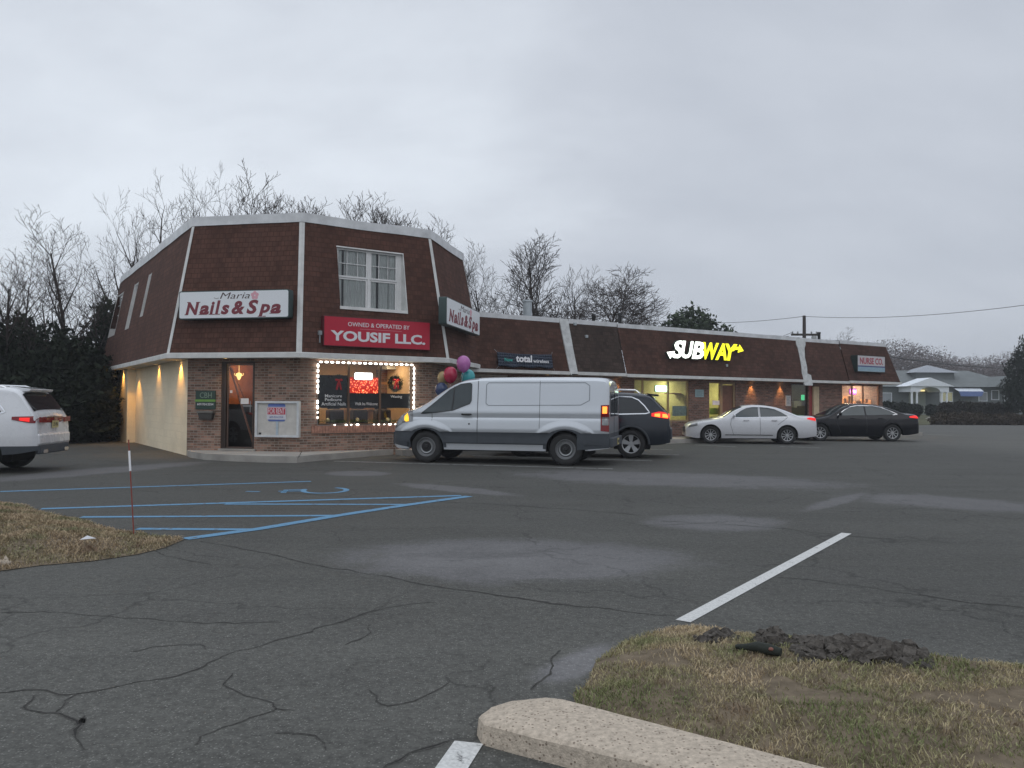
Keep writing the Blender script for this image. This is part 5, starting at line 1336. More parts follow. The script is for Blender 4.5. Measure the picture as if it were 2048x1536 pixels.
t, w, h = put('letter_box', 'dark metal letter box on the brick below the green plaque', 'letter box', FA, s0, s1, z0, z1, .13)
mb = MB(); mb.prism([(-w * .38, 0), (w * .38, 0), (w / 2, h * .75), (-w / 2, h * .75)], .0, .125); mb.build('box', simple('dark_box_metal', (0.06, 0.055, 0.05), 0.5, 0.3), t, bevel=.006)
mb = MB(); mb.box(-w / 2 - .01, w / 2 + .01, -.02, .125, h * .76, h); mb.build('lid', simple('grey_box_lid', (0.16, 0.155, 0.14), 0.5, 0.3), t, bevel=.006)
# notices on the row's brick
for nm, (a, b, c, d), m, lb in (('wall_notice', (1391, 779, 1408, 794), simple('pale_teal_notice', (0.30, 0.42, 0.44), 0.6, var=.1), 'pale teal notice on the brick pillar between the lit window and the shop door'),
                            ('wall_poster', (1572, 791, 1582, 812), simple('white_poster', (0.50, 0.50, 0.50), 0.7, var=.3, scale=9), 'white poster with dark figure on the brick right of the two eave lamps')):
    s0, s1, z0, z1 = sign_frame(FS, a, b, c, d, .03); t, w, h = put(nm, lb, 'notice', FS, s0, s1, z0, z1, .02)
    mb = MB(); mb.box(-w / 2, w / 2, 0, .018, 0, h); mb.build('board', m, t, bevel=.003)
    mb = MB()
    for k in range(5): mb.box(-w * .36, w * (.36 - .1 * (k % 2)), -.002, -.0005, h * (.2 + .14 * k), h * (.24 + .14 * k))
    mb.build('print', simple('grey_print_' + nm, (0.16, 0.18, 0.2), 0.7), t)

# lit OPEN signs hanging in the windows
def open_sign(f, ext_, out, col, strength, label, back):
    s0, s1, z0, z1 = sign_frame(f, *ext_, out); t, w, h = put('open_sign', label, 'lit sign', f, s0, s1, z0, z1, out)
    mb = MB(); mb.rbox(-w / 2, w / 2, .0, .05, 0, h, h * .25); mb.build('housing', m_black, t)
    mb = MB(); mb.rbox(-w / 2 + .01, w / 2 - .01, -.003, -.0005, .01, h - .01, h * .24); mb.build('light_panel', emit('glow_' + str(len(MATS)), back[0], back[1]), t)
    mb = MB(); text_mb('OPEN', w * .84, h * .62, -w * .42, h * .19, -.004, .006, .04, 0, 0, mb); mb.build('lettering', emit('neon_' + str(len(MATS)), col, strength), t)
    mb = MB()
    for x in (-w * .35, w * .35): mb.tube([(x, .02, h), (x, .02, h + .25)], .004, 5)
    mb.build('hanging_chain', m_grey_metal, t)
open_sign(FB, (708, 744, 746, 760), -.16, (1.0, 1.0, 0.97), 7.0, 'blinding white lit OPEN sign hanging in the salon window', ((1.0, 0.96, 0.9), 2.4))
open_sign(FS, (1310, 770, 1337, 784), -.14, (0.85, 1.0, 0.90), 6.0, 'bright white-green lit OPEN sign in the sandwich shop window', ((0.55, 1.0, 0.72), 2.4))
open_sign(FS, (1699, 777, 1713, 789), -.14, (1.0, 0.45, 0.55), 3.2, 'pink and violet neon OPEN sign in the far right shop window', ((0.85, 0.12, 0.95), 1.4))
s_, z_ = FS.hit(1607, 795, -.3)
mb = MB(); mb.rbox(-.12, .12, 0, .04, -.12, .12, .05); o = mb.build('green_sign', emit('green_sign_glow', (0.1, 0.8, 0.35), .8)); o.location = FS.pt(s_, z_, -.3); o.rotation_euler = (0, 0, FS.rz)
tag(o, 'small green lit sign in the dim window left of the beige pier', 'lit sign')

# chain of white bulbs round the salon window
t = thing('bulb_string', 'string of bright white bulbs framing the salon window', 'lights', tuple(FB.pt(WIN[0], WIN[2], .04)), FB.rz)
m_wb = emit('white_bulb', (1.0, 0.98, 0.90), 7.0); m_wire = simple('bulb_wire', (0.3, 0.3, 0.3), 0.6)
Wd, Hd = WIN[1] - WIN[0], WIN[3] - WIN[2] - .02
wr = MB(); wr.tube([(0, 0, 0), (0, 0, Hd), (Wd, 0, Hd), (Wd, 0, 0), (0, 0, 0)], .005, 5); wr.build('wire', m_wire, t)
bp_ = MB(); bp_.lathe([(0, -.042), (.016, -.036), (.021, -.014), (.021, .014), (.016, .036), (0, .042)], 10, 'x'); bulb_h = bp_.build('bulb', m_wb, t, smooth=True)
bulb_h.location = (Wd * .5 / 18, -.01, Hd)
def bulb(x, z, vert, sc=1.0):
    b = bulb_h.copy(); COL.objects.link(b); b.parent = t; b.location = (x, -.01, z); b.scale = (sc,) * 3
    if vert: b.rotation_euler = (0, R(90), 0)
for k in range(1, 18): bulb(Wd * (k + .5) / 18, Hd, False, 1.05)
for k in range(11):
    z = Hd * (1 - (k + .75) / 12.3)
    if k != 6: bulb(0, z, True, 1.15 if k < 9 else .7)
    bulb(Wd, z, True, 1.15)
for x, s_ in ((.17, .6), (.285, .8), (.335, .6), (.40, 1.0), (.57, .5), (.62, .7), (.68, .5), (.74, 1.0), (.80, .6), (.9, .7)): bulb(Wd * x, .012, False, s_)
# wreaths and tinsel behind the glass
m_green = simple('wreath_green', (0.035, 0.06, 0.03), 0.9, var=.4, scale=40); m_bow = simple('red_velvet_bow', (0.35, 0.012, 0.02), 0.6)
def wreath(px, py, r, label):
    s, z = FB.hit(px, py, -.14); t = thing('christmas_wreath', label, 'wreath', tuple(FB.pt(s, z - r, -.14)), FB.rz, 'wreaths in the salon window'); rr_ = random.Random(px)
    mb = MB(); V = []
    for k in range(1100):
        a = rr_.uniform(0, 6.283); rad = r * .72 + rr_.gauss(0, r * .13); c = Vector((math.cos(a) * rad, rr_.uniform(-.03, .03), r + math.sin(a) * rad))
        d = Vector((rr_.gauss(0, 1), rr_.gauss(0, .5), rr_.gauss(0, 1))).normalized() * r * .30; n_ = Vector((rr_.gauss(0, 1), rr_.gauss(0, 1), rr_.gauss(0, 1))).normalized() * .012
        mb.poly([c - n_, c + n_, c + d])
    mb.build('greenery', m_green, t)
    mb = MB()
    for sg in (-1, 1):
        mb.sphere((sg * r * .26, -.05, r * 1.45), r * .26, 12, 8, sc=(1, .4, .72)); mb.tube([(0, -.05, r * 1.40), (sg * r * .14, -.055, r * .9), (sg * r * .26, -.05, r * .35)], [r * .10, r * .15, r * .13], 6)
    mb.sphere((0, -.055, r * 1.43), r * .13, 10, 8); mb.build('bow', m_bow, t, smooth=True)
wreath(676, 768, .235, 'green wreath with long red bow in the left pane of the salon window'); wreath(791, 767, .225, 'green wreath with red bow in the right pane of the salon window')
s0, s1, z0, z1 = sign_frame(FB, 700, 754, 756, 786, -.35)
t, w, h = put('tinsel_curtain', 'sparkling red tinsel curtain behind the middle pane of the salon window', 'decoration', FB, s0, s1, z0, z1, -.35)
mb = MB(); mb.box(-w / 2, w / 2, 0, .01, 0, h); mb.build('backcloth', emit('red_lit_cloth', (0.8, 0.03, 0.01), .55, base=(.5, .02, .01)), t)
mb = MB()
for k in range(110):
    x, z = rnd.uniform(-w / 2, w / 2), rnd.uniform(0, h); r_ = rnd.uniform(.008, .016); mb.sphere((x, -.012, z), r_, 6, 4)
o = mb.build('fairy_lights', emit('red_fairy_light', (1.0, 0.28, 0.12), 2.6), t); tag(o, kind='stuff')
# garland along the sill
t = thing('sill_garland', 'pale green garland with little ornaments along the salon window sill', 'garland', tuple(FB.pt(WIN[0], WIN[2] + .05, -.13)), FB.rz)
mb = MB()
for k in range(700):
    x = rnd.uniform(.05, Wd - .05); a = rnd.uniform(0, 6.28); c = Vector((x, rnd.uniform(-.03, .03), .03 + abs(rnd.gauss(0, .025)))); d = Vector((rnd.gauss(0, 1), rnd.gauss(0, .6), rnd.gauss(.3, 1))).normalized() * .05
    n_ = Vector((rnd.gauss(0, 1), 0, rnd.gauss(0, 1))).normalized() * .007; mb.poly([c - n_, c + n_, c + d])
mb.build('greenery', simple('pale_garland', (0.16, 0.22, 0.08), 0.8, var=.5, scale=30), t)
for x in (.12, .42, .74, .95):
    mb = MB(); mb.sphere((Wd * x, -.03, .09), .055, 12, 8); mb.build('ornament', simple('gold_ornament', (0.38, 0.33, 0.16), 0.35, .4), t, smooth=True)

# ---- balloons bunched over the van's windscreen, tied to a weight on the sidewalk
def balloon(px, py, dist, r, col, label, sc=1.12):
    c = AT(px, py, dist); wgt = FB.pt(3.45, ZS, .8)
    t = thing('balloon', label, 'balloon', tuple(c), 0, 'balloons tied in a bunch')
    m = simple('balloon_' + str(len(MATS)), col, 0.25, var=.06, spec=.6)
    mb = MB(); prof = []
    for k in range(17):
        a = math.pi * k / 16; z = r * math.cos(a) * (sc if math.cos(a) > 0 else sc * 1.15); rad = r * math.sin(a) * (1 - .12 * max(0, -math.cos(a))); prof.append((rad, z))
    mb.lathe(prof, 22, 'z'); mb.lathe([(0, -r * sc * 1.13), (.012, -r * sc * 1.15), (.016, -r * sc * 1.22), (0, -r * sc * 1.22)], 8, 'z'); mb.build('balloon_skin', m, t, smooth=True, sharp=70)
    mb = MB(); e_ = wgt - c; mb.tube([(0, 0, -r * sc * 1.2), (e_.x * .3 + .05, e_.y * .3, e_.z * .45), (e_.x, e_.y, e_.z + .06)], .0035, 5); mb.build('string', m_wlet, t)
D_ = 20.9
balloon(927, 727, D_, .185, (0.42, 0.13, 0.36), 'pink purple balloon, topmost of the bunch above the van')
balloon(901, 749, D_ + .1, .185, (0.42, 0.015, 0.06), 'crimson balloon below the pink one, left of the teal one')
balloon(936, 754, D_ + .3, .185, (0.04, 0.34, 0.36), 'teal balloon half hidden behind the van roof')
balloon(886, 756, D_ + .35, .15, (0.36, 0.27, 0.12), 'tan gold balloon peeping out behind the crimson one', 1.2)
balloon(883, 779, D_ + .2, .17, (0.03, 0.05, 0.12), 'dark blue balloon just above the van windscreen')
wg = FB.pt(3.45, ZS, .8); mb = MB(); mb.lathe([(0, 0), (.06, 0), (.065, .03), (.05, .06), (.015, .07), (0, .07)], 14, 'z', (wg.x, wg.y, wg.z)); tag(mb.build('balloon_weight', m_maroon, smooth=True), 'small maroon weight on the sidewalk holding the balloon strings', 'weight')
# ================================================================== vehicles (x forward, y to the vehicle's left, z up; origin between the axles on the ground)
def interp(tab, x):
    if x <= tab[0][0]: return tab[0][1]
    for (a, b), (c, d) in zip(tab[:-1], tab[1:]):
        if x <= c: return b + (d - b) * (x - a) / (c - a) if c > a else d
    return tab[-1][1]
def smooth_tab(tab, n=10):
    """Catmull-Rom through a table of (x, value), kept monotone in x"""
    out = []
    for i in range(len(tab) - 1):
        p0, p1, p2, p3 = tab[max(i - 1, 0)], tab[i], tab[i + 1], tab[min(i + 2, len(tab) - 1)]
        m1 = (p2[1] - p0[1]) / max(p2[0] - p0[0], 1e-6); m2 = (p3[1] - p1[1]) / max(p3[0] - p1[0], 1e-6); h = p2[0] - p1[0]
        s = (p2[1] - p1[1]) / max(h, 1e-6)                     # limit overshoot
        m1 = 0 if m1 * s <= 0 else math.copysign(min(abs(m1), 3 * abs(s)), s); m2 = 0 if m2 * s <= 0 else math.copysign(min(abs(m2), 3 * abs(s)), s)
        for k in range(n):
            t = k / n; out.append((p1[0] + h * t, (2 * t ** 3 - 3 * t * t + 1) * p1[1] + (t ** 3 - 2 * t * t + t) * h * m1 + (-2 * t ** 3 + 3 * t * t) * p2[1] + (t ** 3 - t * t) * h * m2))
    out.append(tab[-1]); return out

class Car:
    def __init__(s, **k):
        s.__dict__.update(k)
        s.topt = smooth_tab(s.top); s.bott = s.bottom; s.plant = smooth_tab(s.plan); s.sect = smooth_tab(s.sec, 6)
        s.x0, s.x1 = s.top[0][0], s.top[-1][0]
    def zt(s, x): return interp(s.topt, x)
    def rr(s, x):                                            # rounding radius at the top edge
        return min(s.rtop, 0.30 * (s.zt(x) - s.zb0(x)))
    def zb0(s, x): return interp(s.bott, x)
    def zb(s, x):
        z = s.zb0(x)
        for xw in s.wheels:
            d = abs(x - xw)
            if d < s.ra: z = max(z, s.rw + math.sqrt(s.ra ** 2 - d * d) * s.archk)
        return z
    def side(s, x, z): return interp(s.plant, x) * interp(s.sect, z) * s.hw
    def Y(s, x, z):
        t, r = s.zt(x), s.rr(x)
        if z <= t - r: return s.side(x, z)
        k = min(1.0, (z - (t - r)) / r); return s.side(x, t - r) * (1 - k ** s.pw) ** (1 / s.pw)
    def Ztop(s, x, yf):                                      # height of the top surface at a fraction of the edge half width
        t, r = s.zt(x), s.rr(x); return t - r + r * (1 - min(abs(yf), 1) ** s.pw) ** (1 / s.pw)
    def stations(s):
        xs = set(np.linspace(s.x0, s.x1, 64).round(4))
        for xw in s.wheels:
            for k in range(25):
                xs.add(round(xw + s.ra * math.cos(math.pi * k / 24), 4))
            xs.add(round(xw + s.ra + .002, 4)); xs.add(round(xw - s.ra - .002, 4))
        for x, _ in s.top: xs.add(round(x, 4))
        for e_ in (.01, .03, .06, .10, .15): xs.add(round(s.x0 + e_, 4)); xs.add(round(s.x1 - e_, 4))
        return sorted(x for x in xs if s.x0 <= x <= s.x1)
    def body(s, parent, mats, bands):
        """bands: list of (z level, material index above it)"""
        rows = sorted({b for b, _ in bands} | set(s.rows)); mb = MB(); st = s.stations(); NT = 9
        secs = []
        for x in st:
            zb, zt, r = s.zb(x), s.zt(x), s.rr(x); zs = max(zt - r, zb + .002); pts = [(s.side(x, zb) - .05, zb + .0)]
            zz_ = [zb] + [min(max(q, zb), zs) for q in rows] + [zs]
            pts += [(s.side(x, q), q) for q in zz_]
            E = s.side(x, zs)
            for k in range(1, NT + 1):
                a = math.pi / 2 * k / NT; pts.append((E * math.cos(a) ** (2 / s.pw), zs + (zt - zs) * math.sin(a) ** (2 / s.pw)))
            pts[-1] = (0.0, zt); secs.append(pts)
        n = len(secs[0]); levels = [None, None] + rows + [None] * 40
        def midx(j, z):
            m = 0
            for b, i_ in bands:
                if z >= b - 1e-4: m = i_
            return m
        for sgn in (1, -1):
            for i in range(len(st) - 1):
                for j in range(n - 1):
                    a, b, c, d = secs[i][j], secs[i + 1][j], secs[i + 1][j + 1], secs[i][j + 1]
                    lvl = 0 if j < 1 else None
                    z = (a[1] + b[1] + c[1] + d[1]) / 4
                    q = [(st[i], sgn * a[0], a[1]), (st[i + 1], sgn * b[0], b[1]), (st[i + 1], sgn * c[0], c[1]), (st[i], sgn * d[0], d[1])]
                    if abs(a[1] - d[1]) + abs(b[1] - c[1]) + abs(a[0] - d[0]) + abs(b[0] - c[0]) < 1e-5: continue
                    mb.add(q if sgn > 0 else q[::-1], [(0, 1, 2, 3)], midx(j, z))
        for i, e_ in ((0, -1), (len(st) - 1, 1)):              # end faces, as strips so bands keep their colour
            P_ = secs[i]
            for j in range(1, n - 1):
                a, b = P_[j], P_[j + 1]
                if abs(a[1] - b[1]) + abs(a[0] - b[0]) < 1e-5: continue
                z = (a[1] + b[1]) / 2; x = st[i]
                q = [(x, a[0], a[1]), (x, -a[0], a[1]), (x, -b[0], b[1]), (x, b[0], b[1])]
                mb.add(q, [(0, 1, 2, 3)], midx(j, z))
        return mb.build('body', mats, parent, smooth=True, sharp=s.sharp, merge=2e-4)
    def patch(s, mb, lo, hi, nx=22, nz=8, off=.007, sgn=1, mi=0):
        """panel lying on the body side between the curves lo(x) and hi(x)"""
        xa, xb = max(lo[0][0], hi[0][0]), min(lo[-1][0], hi[-1][0]); V = []; F = []
        for i in range(nx + 1):
            x = xa + (xb - xa) * i / nx; a, b = interp(lo, x), interp(hi, x)
            for j in range(nz + 1):
                z = a + (b - a) * j / nz; V.append((x, sgn * (s.Y(x, z) + off), z))
        for i in range(nx):
            for j in range(nz): 
                f = (i * (nz + 1) + j, (i + 1) * (nz + 1) + j, (i + 1) * (nz + 1) + j + 1, i * (nz + 1) + j + 1); F.append(f if sgn < 0 else f[::-1])
        mb.add(V, F, mi)
    def seam(s, mb, pts, w=.010, off=.0035, sgn=1, mi=0, step=.05):
        """narrow strip following a path (x,z) on the body side"""
        P_ = [Vector(p) for p in pts]; Q = []
        for a, b in zip(P_[:-1], P_[1:]):
            n = max(1, int((b - a).length / step)); Q += [a.lerp(b, k / n) for k in range(n)]
        Q.append(P_[-1]); V = []; F = []
        for i, q in enumerate(Q):
            d = (Q[min(i + 1, len(Q) - 1)] - Q[max(i - 1, 0)]).normalized(); n_ = Vector((-d.y, d.x)) * w / 2
            for k in (-1, 1):
                p = q + n_ * k; V.append((p.x, sgn * (s.Y(p.x, p.y) + off), p.y))
        for i in range(len(Q) - 1): F.append((2 * i, 2 * i + 1, 2 * i + 3, 2 * i + 2))
        mb.add(V, F, mi)
    def toppatch(s, mb, xa, xb, ya, yb, off=.006, nx=14, ny=14, mi=0, taper=0.0):
        """panel on the top surface, ya..yb fractions of the half width"""
        V = []; F = []
        for i in range(nx + 1):
            x = xa + (xb - xa) * i / nx; E = s.side(x, s.zt(x) - s.rr(x)); dz = (s.zt(x + .01) - s.zt(x - .01)) / .02; L_ = math.hypot(1, dz)
            kk = 1 - taper * (i / nx)
            for j in range(ny + 1):
                f = (ya + (yb - ya) * j / ny) * kk; V.append((x - dz / L_ * off, f * E, s.Ztop(x, f) + off / L_))
        for i in range(nx):
            for j in range(ny): F.append((i * (ny + 1) + j, i * (ny + 1) + j + 1, (i + 1) * (ny + 1) + j + 1, (i + 1) * (ny + 1) + j))
        mb.add(V, F, mi)

def paint(name, col, metal=0.0, rough=0.32, coat=1.0, dirt=0.0):
    m, ns, ls, b = newmat(name)
    b.inputs['Metallic'].default_value = metal; b.inputs['Coat Weight'].default_value = coat; b.inputs['Coat Roughness'].default_value = 0.06
    tc = nd(ns, 'ShaderNodeTexCoord'); n = nd(ns, 'ShaderNodeTexNoise', i_Scale=2.6, i_Detail=6.0, i_Roughness=0.65); ls.new(tc.outputs['Object'], n.inputs[0])
    sp = nd(ns, 'ShaderNodeSeparateXYZ'); ls.new(tc.outputs['Object'], sp.inputs[0])
    lo = nd(ns, 'ShaderNodeMapRange', i_From_Min=1.0, i_From_Max=0.25, i_To_Min=0.0, i_To_Max=1.0); ls.new(sp.outputs[2], lo.inputs[0])   # road film thrown up from the wheels
    k = nd(ns, 'ShaderNodeMath', operation='MULTIPLY', use_clamp=True); ls.new(n.outputs[0], k.inputs[0]); ls.new(lo.outputs[0], k.inputs[1])
    k2 = nd(ns, 'ShaderNodeMath', operation='MULTIPLY', use_clamp=True); ls.new(k.outputs[0], k2.inputs[0]); k2.inputs[1].default_value = dirt
    mx = nd(ns, 'ShaderNodeMix', data_type='RGBA'); ls.new(k2.outputs[0], mx.inputs[0]); mx.inputs[6].default_value = (*col, 1); mx.inputs[7].default_value = (0.20, 0.18, 0.16, 1)
    ls.new(mx.outputs[2], b.inputs['Base Color'])
    r2 = nd(ns, 'ShaderNodeMapRange', i_From_Min=0.3, i_From_Max=0.7, i_To_Min=rough * .85, i_To_Max=rough * 1.25); ls.new(n.outputs[0], r2.inputs[0]); ls.new(r2.outputs[0], b.inputs['Roughness'])
    return m
m_tyre = simple('tyre_rubber', (0.022, 0.022, 0.022), 0.85, var=.2, bump=.2)
m_under = simple('dark_underbody', (0.012, 0.012, 0.012), 0.9, var=.02)
m_clad = simple('grey_black_plastic', (0.052, 0.060, 0.070), 0.65, var=.12, bump=.1, bscale=200)
m_trim_b = simple('black_trim', (0.012, 0.012, 0.013), 0.35)
m_chrome = simple('bright_chrome', (0.75, 0.76, 0.78), 0.18, 1.0, var=.03)
m_rim = simple('alloy_rim', (0.46, 0.47, 0.48), 0.35, .8, var=.08); m_rim_d = simple('steel_wheel_silver', (0.22, 0.225, 0.23), 0.5, .5, var=.15)
m_hole = simple('rim_gap_black', (0.008, 0.008, 0.008), 0.8)
m_tail = simple('unlit_red_lens', (0.20, 0.006, 0.010), 0.15, var=.1)
m_tail_on = emit('lit_red_lens', (1.0, 0.018, 0.012), .85, base=(0.4, 0.01, 0.01))
m_tail_hot = emit('lit_amber_red_bulb', (1.0, 0.22, 0.03), 2.6)
m_amber = emit('lit_amber_lens', (1.0, 0.55, 0.03), 1.1)
m_lens = simple('clear_lamp_lens', (0.26, 0.265, 0.27), 0.12, .4, var=.3, scale=18)
m_seam = simple('panel_gap', (0.03, 0.032, 0.035), 0.8)
m_cabin = simple('dark_cabin', (0.018, 0.018, 0.02), 0.8)
def carglass(name, base, rough=.03, t=.18):
    m = glassmat(name, (t, t * 1.05, t * 1.08), 1.5, rough); return m
m_cglass = carglass('tinted_car_glass', None, .03, .22); m_cglass_l = carglass('light_car_glass', None, .03, .55)

def wheel(parent, x, y, r, w, style, sgn):
    wobj = bpy.data.objects.new('wheel', None)
    t = MB(); rr_ = r
    t.lathe([(r * .60, -w / 2 + .02), (r * .66, -w / 2 + .005), (r * .90, -w / 2), (r * .985, -w / 2 + .03), (r, -w / 2 + .05), (r, w / 2 - .05), (r * .985, w / 2 - .03), (r * .90, w / 2), (r * .66, w / 2 - .005), (r * .60, w / 2 - .02)], 40, 'y')
    # shallow tread grooves
    ty = t.build('wheel', m_tyre, parent, smooth=True, sharp=50); ty.location = (x, y, r); MATRIX[ty.name] = Matrix()
    o_ = sgn * (w / 2 - .015)
    g = MB(); g.lathe([(0, o_ - sgn * .085), (r * .60, o_ - sgn * .085), (r * .62, o_ - sgn * .01)] , 32, 'y'); g.build('rim_dish', m_hole, ty, smooth=True)
    m = MB()
    if style == 'steel':
        m.lathe([(r * .64, o_ - sgn * .005), (r * .60, o_ + sgn * .006), (r * .565, o_ - sgn * .012), (r * .55, o_ - sgn * .04)], 40, 'y')
        m.lathe([(r * .55, o_ - sgn * .045), (r * .48, o_ - sgn * .055), (r * .40, o_ - sgn * .03)], 40, 'y')
        k = MB(); k.lathe([(r * .40, o_ - sgn * .032), (r * .375, o_ - sgn * .008), (r * .34, o_ - sgn * .012), (r * .32, o_ - sgn * .04)], 36, 'y'); k.build('hub_ring', m_rim, ty, smooth=True)
        k = MB(); k.lathe([(r * .32, o_ - sgn * .045), (r * .16, o_ - sgn * .045), (r * .14, o_ - sgn * .01), (0, o_ - sgn * .005)], 24, 'y'); k.build('hub_cap', m_trim_b, ty, smooth=True)
        m.build('rim', m_rim_d, ty, smooth=True)
    else:
        m.lathe([(r * .665, o_ - sgn * .002), (r * .64, o_ + sgn * .008), (r * .60, o_ + sgn * .004), (r * .585, o_ - sgn * .03)], 40, 'y')
        ns_, wd, tw = {'five': (5, .16, 0.0), 'many': (9, .062, 0.12), 'ten': (10, .055, 0.0)}[style]
        for i in range(ns_):
            a = 2 * math.pi * i / ns_ + .3; d = Vector((math.cos(a), 0, math.sin(a))); n_ = Vector((-math.sin(a), 0, math.cos(a)))
            a0, a1 = d * r * .10, d * r * .615 + n_ * tw * r; w0, w1 = wd * r * .55, wd * r * (1.15 if style == 'five' else .85)
            ya, yb = o_ + sgn * .002, o_ - sgn * .03
            P_ = [a0 - n_ * w0, a1 - n_ * w1, a1 + n_ * w1, a0 + n_ * w0]
            top_ = [p + Vector((0, ya if k in (1, 2) else ya - sgn * .012, 0)) for k, p in enumerate(P_)]; bot_ = [p + Vector((0, yb, 0)) for p in P_]
            m.add(top_ + bot_, [(0, 1, 2, 3), (7, 6, 5, 4), (0, 4, 5, 1), (1, 5, 6, 2), (2, 6, 7, 3), (3, 7, 4, 0)])
        m.lathe([(r * .17, o_ - sgn * .02), (r * .16, o_ + sgn * .004), (0, o_ + sgn * .006)], 20, 'y')
        m.build('rim', m_rim, ty, smooth=True, sharp=35)
    return ty
def chassis(c, t, style, tw=.22, inset=.03):
    u_ = MB(); xf, xr = max(c.wheels), min(c.wheels); hw = c.hw
    u_.box(xr + c.ra + .02, xf - c.ra - .02, -hw * .88, hw * .88, c.zb0(0) - .03, c.zb0(0) + .35)
    u_.box(c.x0 + .35, xr - c.ra - .02, -hw * .70, hw * .70, c.zb0(c.x0 + .3) + .01, c.zb0(c.x0 + .3) + .28); u_.box(xf + c.ra + .02, c.x1 - .35, -hw * .70, hw * .70, c.zb0(c.x1 - .3) + .01, c.zb0(c.x1 - .3) + .28)
    u_.box(xr - c.ra - .02, xr + c.ra + .02, -hw * .55, hw * .55, .22, c.rw + c.ra + .05); u_.box(xf - c.ra - .02, xf + c.ra + .02, -hw * .55, hw * .55, .22, c.rw + c.ra + .05)
    u_.build('underbody', m_under, t)
    for xw in c.wheels:
        for sg in (1, -1):
            k = MB(); V = []; F = []; n = 16
            for i in range(n + 1):
                a = math.pi * i / n; xx, zz_ = xw + (c.ra + .015) * math.cos(a), c.rw + (c.ra + .015) * math.sin(a) * c.archk
                V += [(xx, sg * (c.side(xw, .6) - .035), zz_), (xx, sg * hw * .50, zz_)]
            for i in range(n): F.append((2 * i, 2 * i + 1, 2 * i + 3, 2 * i + 2))
            k.add(V, F); k.build('wheel_arch_liner', m_under, t)
            wheel(t, xw, sg * (c.side(xw, .5) - tw / 2 - inset), c.rw, tw, style, sg)
def lip(c, t, mat, w=.06, off=.012):
    for xw in c.wheels:
        for sg in (1, -1):
            mb = MB(); pts = []
            for i in range(25):
                a = math.pi * i / 24; pts.append((xw + (c.ra + w / 2 - .01) * math.cos(a), c.rw + (c.ra + w / 2 - .01) * math.sin(a) * c.archk))
            c.seam(mb, pts, w, off, sg, step=.5); mb.build('wheel_arch_trim', mat, t)
def mirror(c, t, x, z, mat, s=1.0):
    for sg in (1, -1):
        y = c.Y(x, z); mb = MB(); mb.tube([(x, sg * (y - .02), z - .02), (x - .02, sg * (y + .10), z)], .025, 6)
        mb.sphere((x - .02, sg * (y + .17 * s), z + .03), .10 * s, 14, 10, sc=(.55, 1.15, .75 if s < 1.2 else 1.3)); mb.build('wing_mirror', mat, t, smooth=True)
def plate(t, x, z, n, txt, tilt=0):
    mb = MB(); mb.box(x - .012, x, -.155, .155, z - .075, z + .075)
    o = mb.build('licence_plate', simple('plate_yellow_white_' + str(n), (0.50, 0.43, 0.20), .5, var=.1), t)
    k = MB(); text_mb(txt, .25, .07, -.125, z - .035, 0, .004, .01, 0, 0, k, mapf=lambda a, b, c_: (x - .0125 + b * .5, -a, c_)); k.build('plate_number', m_trim_b, o)
def cabin(c, t, x0, x1, z0, z1, k=.80):
    mb = MB(); 
    mb.box(x0, x1, -c.hw * .8, c.hw * .8, z0 - .1, z0 + .02)
    for x in ((x0 + x1) / 2 + .25, (x0 + x1) / 2 - .75):
        for sg in (-1, 1): mb.rbox(x - .08, x + .06, sg * .38 - .22, sg * .38 + .22, z0 - .1, z0 + .38, .05); mb.rbox(x - .05, x + .03, sg * .38 - .12, sg * .38 + .12, z0 + .38, z0 + .54, .03)
    mb.build('seats', m_cabin, t)

def windows(c, t, specs, glass, off=.006):
    for lo, hi in specs:
        for sg in (1, -1):
            mb = MB(); c.patch(mb, lo, hi, 26, 8, off, sg); mb.build('side_window', glass, t, smooth=True)
m_dkglass = simple('dark_reflective_glass', (0.010, 0.013, 0.016), 0.06, 0.0, var=.05, spec=.6)
m_midglass = simple('grey_reflective_glass', (0.030, 0.045, 0.050), 0.07, 0.0, var=.25, scale=1.5, spec=.7)

def ground_heading(a_deg):                                # heading measured clockwise from straight ahead (+Y)
    return R(90 - a_deg)

# ------------------------------------------------------------------ silver cargo van
van = Car(hw=1.03, wheels=(1.68, -1.68), rw=.380, ra=.455, archk=1.0, rtop=.16, pw=3.4, sharp=32,
    top=[(-2.670, 1.86), (-2.630, 1.99), (-2.530, 2.055), (-2.130, 2.075), (-1.0, 2.085), (.3, 2.075), (.72, 2.035), (1.0, 1.94), (1.3, 1.76), (1.62, 1.53), (1.88, 1.385), (2.20, 1.27), (2.40, 1.15), (2.53, 1.00), (2.60, .86), (2.64, .72)],
    bottom=[(-2.670, .42), (-2.230, .36), (-1.2, .33), (1.2, .33), (2.1, .30), (2.45, .33), (2.64, .42)],
    plan=[(-2.670, .93), (-2.610, .965), (-2.330, .985), (0, 1.0), (1.4, 1.0), (1.9, .975), (2.2, .92), (2.42, .84), (2.56, .72), (2.64, .58)],
    sec=[(.3, .955), (.47, .965), (.50, .985), (.74, .985), (.77, 1.0), (.98, .992), (1.06, .985), (1.10, .965), (1.14, .970), (1.22, .985), (1.34, .965), (1.42, .955), (1.9, .905), (2.05, .88)],
    rows=[.40, .47, .50, .62, .74, .77, .85, .92, .98, 1.03, 1.06, 1.10, 1.14, 1.18, 1.22, 1.28, 1.34, 1.42, 1.55, 1.7, 1.8])
m_van = paint('silver_van_paint', (0.58, 0.61, 0.645), .35, .33, 1.0, .45)
vx, vy = (-.415, 18.85); hdg = 284.0
yl = Vector((math.sin(R(hdg - 90)), math.cos(R(hdg - 90))))       # towards the van's left
